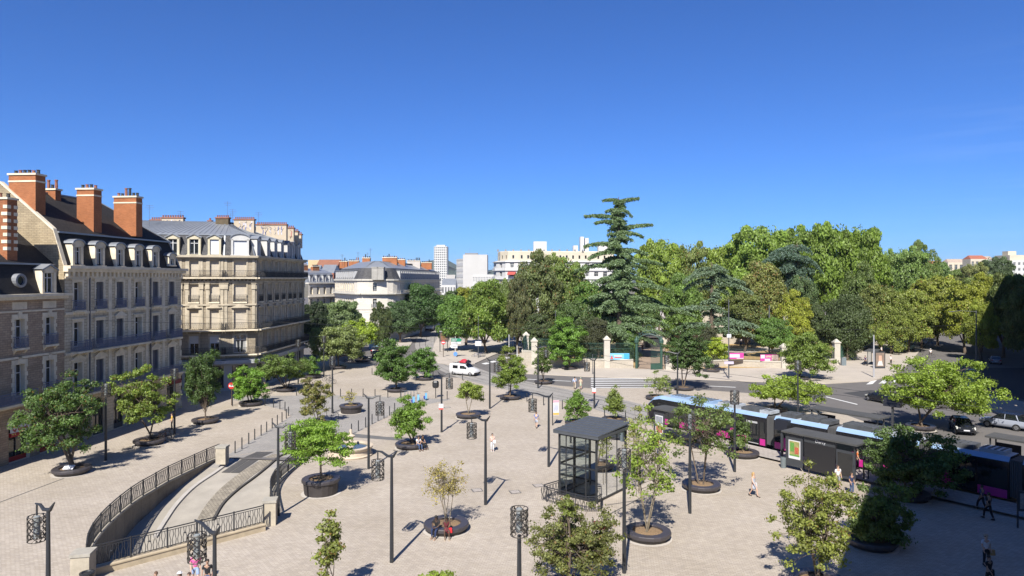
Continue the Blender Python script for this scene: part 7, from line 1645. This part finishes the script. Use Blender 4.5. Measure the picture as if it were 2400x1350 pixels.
def escooter(label, px, py, a):
    t = thing('kick_scooter', label, 'scooter', P(px, py), a, group='bicycles and scooters'); m_b = M('scooter_blue', (.16,.42,.66), .4, .05, 1); m_b2 = M('scooter_dark_blue', (.03,.06,.30), .4, .05, 1)
    b = MB(); b.hull8([(-.5,-.1,.12),(.35,-.1,.12),(.35,.1,.12),(-.5,.1,.12),(-.5,-.1,.18),(.35,-.1,.18),(.35,.1,.18),(-.5,.1,.18)]); b.hull8([(-.62,-.11,.15),(-.35,-.11,.15),(-.35,.11,.15),(-.62,.11,.15),(-.6,-.11,.42),(-.42,-.11,.3),(-.42,.11,.3),(-.6,.11,.42)]); b.build('deck', m_b2, t)
    b = MB(); b.hull8([(.38,-.12,.15),(.5,-.12,.15),(.5,.12,.15),(.38,.12,.15),(.22,-.13,.95),(.34,-.13,.95),(.34,.13,.95),(.22,.13,.95)]); b.build('stem', m_b, t)
    b = MB(); b.tube([(.24,-.28,1.12),(.26,0,1.15),(.24,.28,1.12)], .02, 5); b.tube([(.28,0,.9),(.26,0,1.15)], .025, 5); b.build('handlebar', m_tb, t)
    for x in (-.55, .52): b = MB(); b.tube([(.12*math.cos(2*math.pi*i/12), 0, .12*math.sin(2*math.pi*i/12)) for i in range(13)], .035, 5); b.build('wheel', m_tyre, t, loc=(x,0,.14))
for lb, px, py, a in (('pale blue rental scooter, leftmost of the three by the lime tree', 968, 946, -1.2), ('pale blue rental scooter, middle one of the three by the lime tree', 981, 941, -1.5), ('blue rental scooter nearest the signal head', 997, 937, -1.2)): escooter(lb, px, py, a)
t = thing('bike_rack', 'grey hooped rack with baskets behind the blue scooters', 'bike rack', P(957,935), .1); b = MB()
for i in range(5): b.tube([(-.9+i*.4,0,0),(-.9+i*.4,0,.9),(-.8+i*.4,0,1.1),(-.5+i*.4,0,1.1),(-.4+i*.4,0,.9),(-.4+i*.4,.1,0)], .025, 5)
b.build('hoops', M('rack_grey', (.16,.19,.22), .5, .1, 2), t)
# ================= people =================
def skin_mesh(name, J, E, Rd, mats, sub=1, extra=None):
    me = bpy.data.meshes.new('s'); me.from_pydata(J, E, []); o = bpy.data.objects.new('s', me); COL.objects.link(o)
    md = o.modifiers.new('s', 'SKIN'); md.use_smooth_shade = True
    for i, r in enumerate(Rd): v = me.skin_vertices[0].data[i]; v.radius = r if isinstance(r, tuple) else (r, r)
    me.skin_vertices[0].data[0].use_root = True
    if sub: sm = o.modifiers.new('u', 'SUBSURF'); sm.levels = sub; sm.render_levels = sub
    bpy.context.view_layer.update(); out = bpy.data.meshes.new_from_object(o.evaluated_get(bpy.context.evaluated_depsgraph_get())); out.name = name
    bpy.data.objects.remove(o); out.materials.clear()
    for m_ in mats: out.materials.append(m_)
    if extra:
        n0 = len(out.vertices); bm = bmesh.new(); bm.from_mesh(out); x = extra.mesh('x', mats); bm.from_mesh(x); bm.to_mesh(out); bm.free()
    out.polygons.foreach_set('use_smooth', [True]*len(out.polygons)); return out
SKIN = lambda c: M('skin_'+str(c), {1: (.62,.40,.29), 2: (.45,.27,.18), 3: (.10,.055,.035)}[c], .6, .05, 5)
PCACHE = {}
def pose_joints(pose, f=1):
    st = dict(pelvis=(0,0,.94), spine=(0,.01,1.12), chest=(0,0,1.33), neck=(0,0,1.47), head=(0,-.015,1.58), top=(0,-.01,1.70))
    sh = .185; hip = .095
    if pose in ('walk', 'stand', 'arms', 'back'):
        a = {'walk': .26, 'stand': .03, 'arms': .05, 'back': .2}[pose]
        st.update(kl=(hip+.01,-a*.75-.02,.50), al=(hip,-a*1.05,.09), tl=(hip,-a*1.05-.17,.035), kr=(-hip-.01,a*.35-.04,.50), ar=(-hip,a*1.1,.12), tr=(-hip,a*1.1-.16,.035))
        b_ = a*.7
        st.update(el=(sh+.05,b_*.7+.02,1.12), wl=(sh+.04,b_*.6-.08,.89), hl=(sh+.04,b_*.6-.11,.81), er=(-sh-.05,-b_*.4,1.12), wr=(-sh-.04,-b_-.12,.92), hr=(-sh-.04,-b_-.16,.84))
        if pose == 'arms': st.update(el=(sh+.05,.02,1.13), wl=(.07,-.24,1.14), hl=(.02,-.30,1.17), er=(-sh-.05,.02,1.13), wr=(-.09,-.24,1.08), hr=(-.03,-.30,1.10))
    else:       # sit on a bench rim .5 high
        for k_ in list(st): x, y, z = st[k_]; st[k_] = (x, y-(z-.94)*.22, z-.36)
        st.update(kl=(hip+.05,-.46,.55), al=(hip+.04,-.52,.10), tl=(hip+.05,-.68,.04), kr=(-hip-.05,-.44,.56), ar=(-hip-.02,-.46,.10), tr=(-hip-.04,-.63,.04))
        st.update(el=(sh+.06,-.18,.78), wl=(.1,-.36,.68), hl=(.04,-.40,.67), er=(-sh-.06,-.18,.78), wr=(-.1,-.36,.67), hr=(-.04,-.42,.67))
    dy = st['chest'][1]; z_ = st['chest'][2]+.06; st.update(sl=(sh,dy,z_), sr=(-sh,dy,z_), pl=(hip,st['pelvis'][1],st['pelvis'][2]-.04), pr=(-hip,st['pelvis'][1],st['pelvis'][2]-.04))
    return st
def body_mesh(pose, sk):
    key = ('b', pose, sk)
    if key in PCACHE: return PCACHE[key]
    J = pose_joints(pose); nm = list(J); ix = {k: i for i, k in enumerate(nm)}
    E = [('pelvis','spine'),('spine','chest'),('chest','neck'),('neck','head'),('head','top'),('chest','sl'),('sl','el'),('el','wl'),('wl','hl'),('chest','sr'),('sr','er'),('er','wr'),('wr','hr'),('pelvis','pl'),('pl','kl'),('kl','al'),('al','tl'),('pelvis','pr'),('pr','kr'),('kr','ar'),('ar','tr')]
    r = dict(pelvis=(.13,.10),spine=(.12,.09),chest=(.14,.10),neck=.055,head=(.085,.098),top=(.062,.07),sl=.055,sr=.055,el=.042,er=.042,wl=.028,wr=.028,hl=(.036,.018),hr=(.036,.018),pl=.085,pr=.085,kl=.058,kr=.058,al=.038,ar=.038,tl=(.038,.028),tr=(.038,.028))
    ex = MB()
    for s_ in 'lr':
        h = Vector(J['h'+s_]); w_ = Vector(J['w'+s_]); d = (h-w_).normalized(); side = d.cross(Vector((0,-1,0)) if abs(d.y) < .8 else Vector((0,0,1))).normalized()
        for i, L in enumerate((.062,.072,.067,.052)):
            o_ = h+side*(i-1.5)*.017; ex.tube([o_, o_+d*L*.5+Vector((0,-.008,0)), o_+d*L+Vector((0,-.022,0))], [.0085,.008,.006], 5)
        ex.tube([w_+d*.03+side*.02, w_+d*.06+side*.045+Vector((0,-.012,0)), w_+d*.09+side*.05+Vector((0,-.02,0))], [.011,.009,.007], 5)
    hd = Vector(J['head']); up_ = (Vector(J['top'])-hd).normalized(); fw = Vector((0,-1,0))
    c = hd+up_*.03; ex.tube([c+fw*.088+up_*.02, c+fw*.112-up_*.012, c+fw*.095-up_*.022], [.008,.014,.01], 5)
    for s_ in (-1, 1):
        e = c+fw*.088+Vector((s_*.032,0,0))+up_*.018; ex.lathe([(.001,-.008),(.011,0),(.001,.008)], 6, e, 1); ex.lathe([(.001,-.03),(.016,0),(.001,.03)], 6, c+Vector((s_*.092,.01,0)), 0)
    ex.bar(c+fw*.092-up_*.052+Vector((-.022,0,0)), c+fw*.092-up_*.052+Vector((.022,0,0)), .012, .008, 2)
    me = skin_mesh('person_body', [J[k] for k in nm], [(ix[a], ix[b_]) for a, b_ in E], [r[k] for k in nm], [SKIN(sk), M('eye_dark', (.01,.01,.01), .3, 0), M('lip', (.35,.13,.11), .5, 0)], 1, ex)
    PCACHE[key] = me; return me
def cloth(pose, kind, mat, long=False):
    key = ('c', pose, kind, mat.name, long)
    if key in PCACHE: return PCACHE[key]
    J = pose_joints(pose); L = lambda a, b_, t: tuple(Vector(J[a]).lerp(Vector(J[b_]), t))
    if kind == 'top':
        V = [J['spine'], J['pelvis'], J['chest'], L('chest','neck',.62), J['sl'], L('sl','el',.7 if not long else 1.0), J['sr'], L('sr','er',.7 if not long else 1.0)]
        E = [(0,1),(0,2),(2,3),(2,4),(4,5),(2,6),(6,7)]; Rr_ = [(.138,.108),(.15,.118),(.158,.118),(.07,.07),.072,.062,.072,.062]
        if long: V += [J['wl'], J['wr']]; E += [(5,8),(7,9)]; Rr_ += [.042,.042]
    elif kind == 'trousers':
        e = 'a'; V = [J['pelvis'], L('pelvis','spine',.35), J['pl'], J['kl'], L('kl','al',.92), J['pr'], J['kr'], L('kr','ar',.92)]
        E = [(0,1),(0,2),(2,3),(3,4),(0,5),(5,6),(6,7)]; Rr_ = [(.15,.118),(.142,.11),.10,.072,.058,.10,.072,.058]
    elif kind == 'shorts':
        V = [J['pelvis'], L('pelvis','spine',.35), J['pl'], L('pl','kl',.85), J['pr'], L('pr','kr',.85)]; E = [(0,1),(0,2),(2,3),(0,4),(4,5)]; Rr_ = [(.15,.118),(.142,.11),.10,.085,.10,.085]
    else:       # dress
        m_ = Vector(J['kl']).lerp(Vector(J['kr']), .5); V = [J['spine'], J['pelvis'], J['chest'], L('chest','neck',.5), tuple(Vector(J['pelvis']).lerp(m_, .6)), tuple(Vector(J['pelvis']).lerp(m_, 1.05)), J['sl'], J['sr']]
        E = [(0,1),(0,2),(2,3),(1,4),(4,5),(2,6),(2,7)]; Rr_ = [(.13,.105),(.155,.125),(.152,.115),.07,(.18,.16),(.20,.185),.066,.066]
    me = skin_mesh(kind, V, E, Rr_, [mat], 1); PCACHE[key] = me; return me
CL = {}
def cm(n, c): return M('cloth_'+n, c, .9, .12, 6)
def person(label, o, facing, pose='walk', sk=1, top=None, bottom=None, bkind='trousers', hair=(.03,.02,.015), longhair=False, long=False, h=1.0, bag=None, hat=None, shoes=(.03,.03,.03), z=0):
    """facing: direction in the plan (degrees), 0 = towards the camera, 90 = towards the right"""
    t = thing('person', label, 'person', Vector((o[0], o[1], z)), math.radians(facing), group='people in the square'); t.scale = (h,)*3
    ob('body', body_mesh(pose, sk), t); J = pose_joints(pose)
    if bkind == 'dress': ob('dress', cloth(pose, 'dress', top), t)
    else:
        ob('top', cloth(pose, 'top', top, long), t); ob(bkind, cloth(pose, bkind, bottom), t)
    c = Vector(J['top'])+Vector((0,.012,-.055)); b = MB(); n = 10
    prof = [(.001,.095),(.05,.085),(.085,.05),(.098,.0),(.094,-.05),(.07,-.085)]
    b.lathe([(r*1.0, z_) for r, z_ in prof], n, c+Vector((0,.018,0)))
    if longhair: b.hull8([c+Vector(v) for v in ((-.09,.0,-.26),(.09,.0,-.26),(.08,.09,-.26),(-.08,.09,-.26),(-.09,-.02,0),(.09,-.02,0),(.09,.11,0),(-.09,.11,0))])
    b.build('hair', M('hair_'+str(hair), hair, .7, .1, 8), t, smooth=True)
    if hat: b = MB(); b.lathe([(.001,.11),(.07,.1),(.1,.06),(.105,.03),(.15,.02)], 12, c); b.build('hat', hat, t, smooth=True)
    for s_ in 'lr':
        a, q = Vector(J['a'+s_]), Vector(J['t'+s_]); b = MB(); b.loft([[p+Vector(v) for v in ((-w_,0,-p.z+zb),(w_,0,-p.z+zb),(w_,0,hh),(-w_,0,hh))] for p, w_, hh, zb in ((a+Vector((0,.05,0)),.04,.02,max(0,a.z-.095)),(a,.045,.03,max(0,a.z-.095)),(q,.045,.012,0),(q+Vector((0,-.05,0)),.03,.0,0))]); b.build('shoe', M('shoe_'+str(shoes), shoes, .6, .1, 4), t, smooth=True)
    if bag:
        p = Vector(J['wl']); b = MB(); bx_ = [(-.14,-.07,-.3),(.14,-.07,-.3),(.14,.07,-.3),(-.14,.07,-.3),(-.12,-.05,0),(.12,-.05,0),(.12,.05,0),(-.12,.05,0)]; b.hull8([p+Vector((.1,.05,0))+Vector(v) for v in bx_]); o_ = b.build('bag', bag, t)
    return t
pk = cm('pink', (.72,.13,.36)); bk = cm('black', (.015,.015,.018)); wt_ = cm('white', (.72,.72,.74)); jn = cm('jeans', (.06,.10,.2)); jnd = cm('dark_jeans', (.02,.035,.10)); bl = cm('blue', (.12,.19,.42)); pal = cm('pale_pink', (.72,.52,.45)); ltb = cm('light_blue', (.45,.55,.75)); ora = cm('coral', (.75,.18,.12)); yl = cm('yellow', (.8,.52,.07)); plum = cm('plum', (.16,.03,.04)); stp = cm('stripe', (.42,.45,.52)); grn = cm('pale_green', (.45,.52,.38)); nv = cm('navy', (.03,.03,.12)); rd = cm('red_bag', (.6,.02,.03)); tan = cm('tan', (.5,.3,.12)); bei = cm('beige', (.5,.42,.32)); org = cm('orange', (.7,.15,.02))
def hp(px, ytop, h): Y = (CH-h)*FP/(ytop-HY); return (PY(px, Y), Y)
person('bald man in a bright pink polo shirt at the bottom edge', hp(458,1293,1.78), 30, 'walk', 1, pk, cm('pale_jeans', (.3,.4,.6)), 'shorts', hair=(.30,.18,.12), h=1.05)
person('boy with curly black hair in a black T-shirt beside the lamp at the bottom', hp(486,1312,1.66), 15, 'walk', 2, bk, jn, 'trousers', h=.98)
person('person whose brown hair shows at the bottom edge, farthest left', hp(365,1341,1.6), -20, 'walk', 1, bei, jn, hair=(.12,.06,.03), h=.94)
person('person in a white cap cut by the bottom edge', hp(421,1340,1.62), 10, 'walk', 2, wt_, jn, hat=wt_, h=.94, longhair=True)
person('dark-haired person cut by the bottom edge between the white cap and pink polo', hp(443,1343,1.6), -5, 'walk', 1, bk, jn, hair=(.06,.03,.02), h=.94)
person('woman in a pink top and white trousers looking at her phone in the middle', P(1154,1058), 5, 'arms', 1, pal, wt_, hair=(.03,.015,.01), h=.97, bag=wt_, shoes=(.5,.5,.5))
person('person in a blue shirt and pale shorts walking away, right of the middle', P(1257,1003), 165, 'walk', 1, bl, cm('pale_shorts', (.5,.55,.65)), 'shorts', hair=(.2,.09,.03), h=1.0)
person('blonde woman in a striped dress walking in front of the closed shelter', P(1766,1163), 35, 'walk', 1, stp, None, 'dress', hair=(.5,.32,.12), longhair=True, h=1.02, bag=wt_)
person('man in a white T-shirt in front of the closed shelter', hp(1964,1091,1.78), 10, 'stand', 1, wt_, cm('grey_shorts', (.3,.32,.35)), 'shorts', hair=(.06,.03,.015), h=1.05)
person('dark-haired person beside the man in the white T-shirt', hp(1996,1107,1.62), 20, 'stand', 2, jnd, jn, longhair=True, h=.95)
person('person in a white top with a yellow bag and straw hat in the shade', hp(2311,1253,1.74), 0, 'stand', 1, wt_, bk, hair=(.1,.06,.03), bag=tan, hat=cm('straw', (.45,.36,.25)), h=1.02)
person('person in black in front of the one with the straw hat', hp(2318,1303,1.66), 20, 'walk', 2, bk, bk, h=.98, bag=bk)
person('taller person in black in the shade beside the tram', P(2317,1217), 190, 'walk', 2, bk, bk, h=1.04)
person('person in dark blue in the shade, left of the two beside the tram', P(2301,1195), 200, 'walk', 2, nv, bk, h=1.0)
person('person in a yellow top and long black skirt near the bicycles', P(403,1006), -60, 'stand', 1, yl, bk, h=1.0, hair=(.05,.03,.02))
person('person in a white shirt beside the many-stemmed tree', P(621,925), -50, 'walk', 1, wt_, bk, h=1.02)
person('man in a light blue shirt walking across towards the crossing', P(1347,912), 170, 'walk', 2, ltb, bei, h=1.06, hair=(.02,.015,.01), long=True)
person('woman in a long pale green dress near the crossing', P(1361,913), 170, 'stand', 1, grn, None, 'dress', h=1.0, hair=(.3,.25,.15), hat=grn)
person('person in white boarding at the open tram door', Vector((*P(1785,1046)[:2],)), 120, 'arms', 1, ltb, wt_, h=1.0, z=.2)
person('person in a coral dress on the tram platform', P(1700,1020), -60, 'stand', 1, ora, None, 'dress', h=1.02, z=.2, hair=(.4,.22,.1))
person('person in an orange top inside the closed shelter at its right end', P(2010,1105), 60, 'stand', 1, org, bk, h=.98, z=.2)
person('person in navy walking on the avenue corner', P(2028,858), 10, 'walk', 2, nv, bk, h=1.06, z=.12)
person('person in a white top waiting at the bus shelter', P(2088,856), 10, 'stand', 1, wt_, bk, h=1.03, z=.12)
person('person in a white T-shirt walking on the dry lawn', P(1737,812), 160, 'walk', 1, wt_, jnd, h=1.1, z=.13)
person('person in dark red at the steps inside the park gate', P(1506,826), 0, 'stand', 2, plum, bk, h=1.05, z=.13)
person('person in an orange top standing beside the sparse slim tree', P(1542,1068), 80, 'stand', 2, org, jn, h=1.0)
cyc = P(2181,838); bike('bicycle ridden up the avenue by a person in white', cyc, 2.4, (.1,.1,.1)); person('cyclist in white with a white helmet on the avenue', (cyc.x, cyc.y), 150, 'sit', 1, wt_, bk, h=1.0, hat=wt_, z=.45)
person('person in white standing under the avenue trees by the bus shelter', P(2066,832), 30, 'stand', 1, wt_, bk, h=1.0, z=.12)
# seated pairs on the planters' rims
def seat(c, ang, r=1.32): return (c.x+r*math.sin(math.radians(ang)), c.y-r*math.cos(math.radians(ang)))
c1 = P(1042,1257)+Vector((0,1.09,0))
person('woman in a black top and jeans seated on the planter, left of the two', seat(c1,-22,1.22), -22, 'sit', 3, bk, jnd, longhair=True, hair=(.01,.01,.01), shoes=(.5,.35,.25))
person('woman in plum with a red bag seated on the planter, right of the two', seat(c1,6,1.22), 8, 'sit', 3, plum, None, 'dress', longhair=True, hair=(.01,.01,.01), bag=rd, shoes=(.5,.4,.3))
c2 = P(958,1056)+Vector((0,1.09,0))
person('person in a white shirt seated on the planter under the neat round tree', seat(c2,42,1.22), 42, 'sit', 1, wt_, jn, longhair=True, hair=(.05,.03,.02))
person('person in black seated beside the one in the white shirt', seat(c2,66,1.22), 62, 'sit', 2, bk, bk, longhair=True)

pc = P(148,1118)+Vector((.1,.35,.42)); b = MB(); b.hull8([(-.42,-.02,.10),(.42,-.02,.10),(.42,.02,.08),(-.42,.02,.08),(-.40,.38,.36),(.40,.38,.36),(.40,.42,.34),(-.40,.42,.34)], 0); b.box(-.02,.02,.15,.19,-.05,.22,1)
tag(b.build('notice', [m_pw, DARK()], loc=pc), 'small white tilted notice on the soil of the planter under the big rowan', 'notice')

# thin summer haze over the town
hz = MB(); hz.box(-5400, 5400, -300, 5400, -6.5, 160); hm = bpy.data.materials.new('haze'); hm.use_nodes = True; hn = hm.node_tree; hn.nodes.remove(hn.nodes['Principled BSDF'])
pv = hn.nodes.new('ShaderNodeVolumePrincipled'); pv.inputs['Color'].default_value = (.86,.92,1,1); pv.inputs['Density'].default_value = 4.5e-5; pv.inputs['Anisotropy'].default_value = .0
hn.links.new(pv.outputs[0], hn.nodes['Material Output'].inputs['Volume']); struct(hz.build('haze', hm), 'stuff')
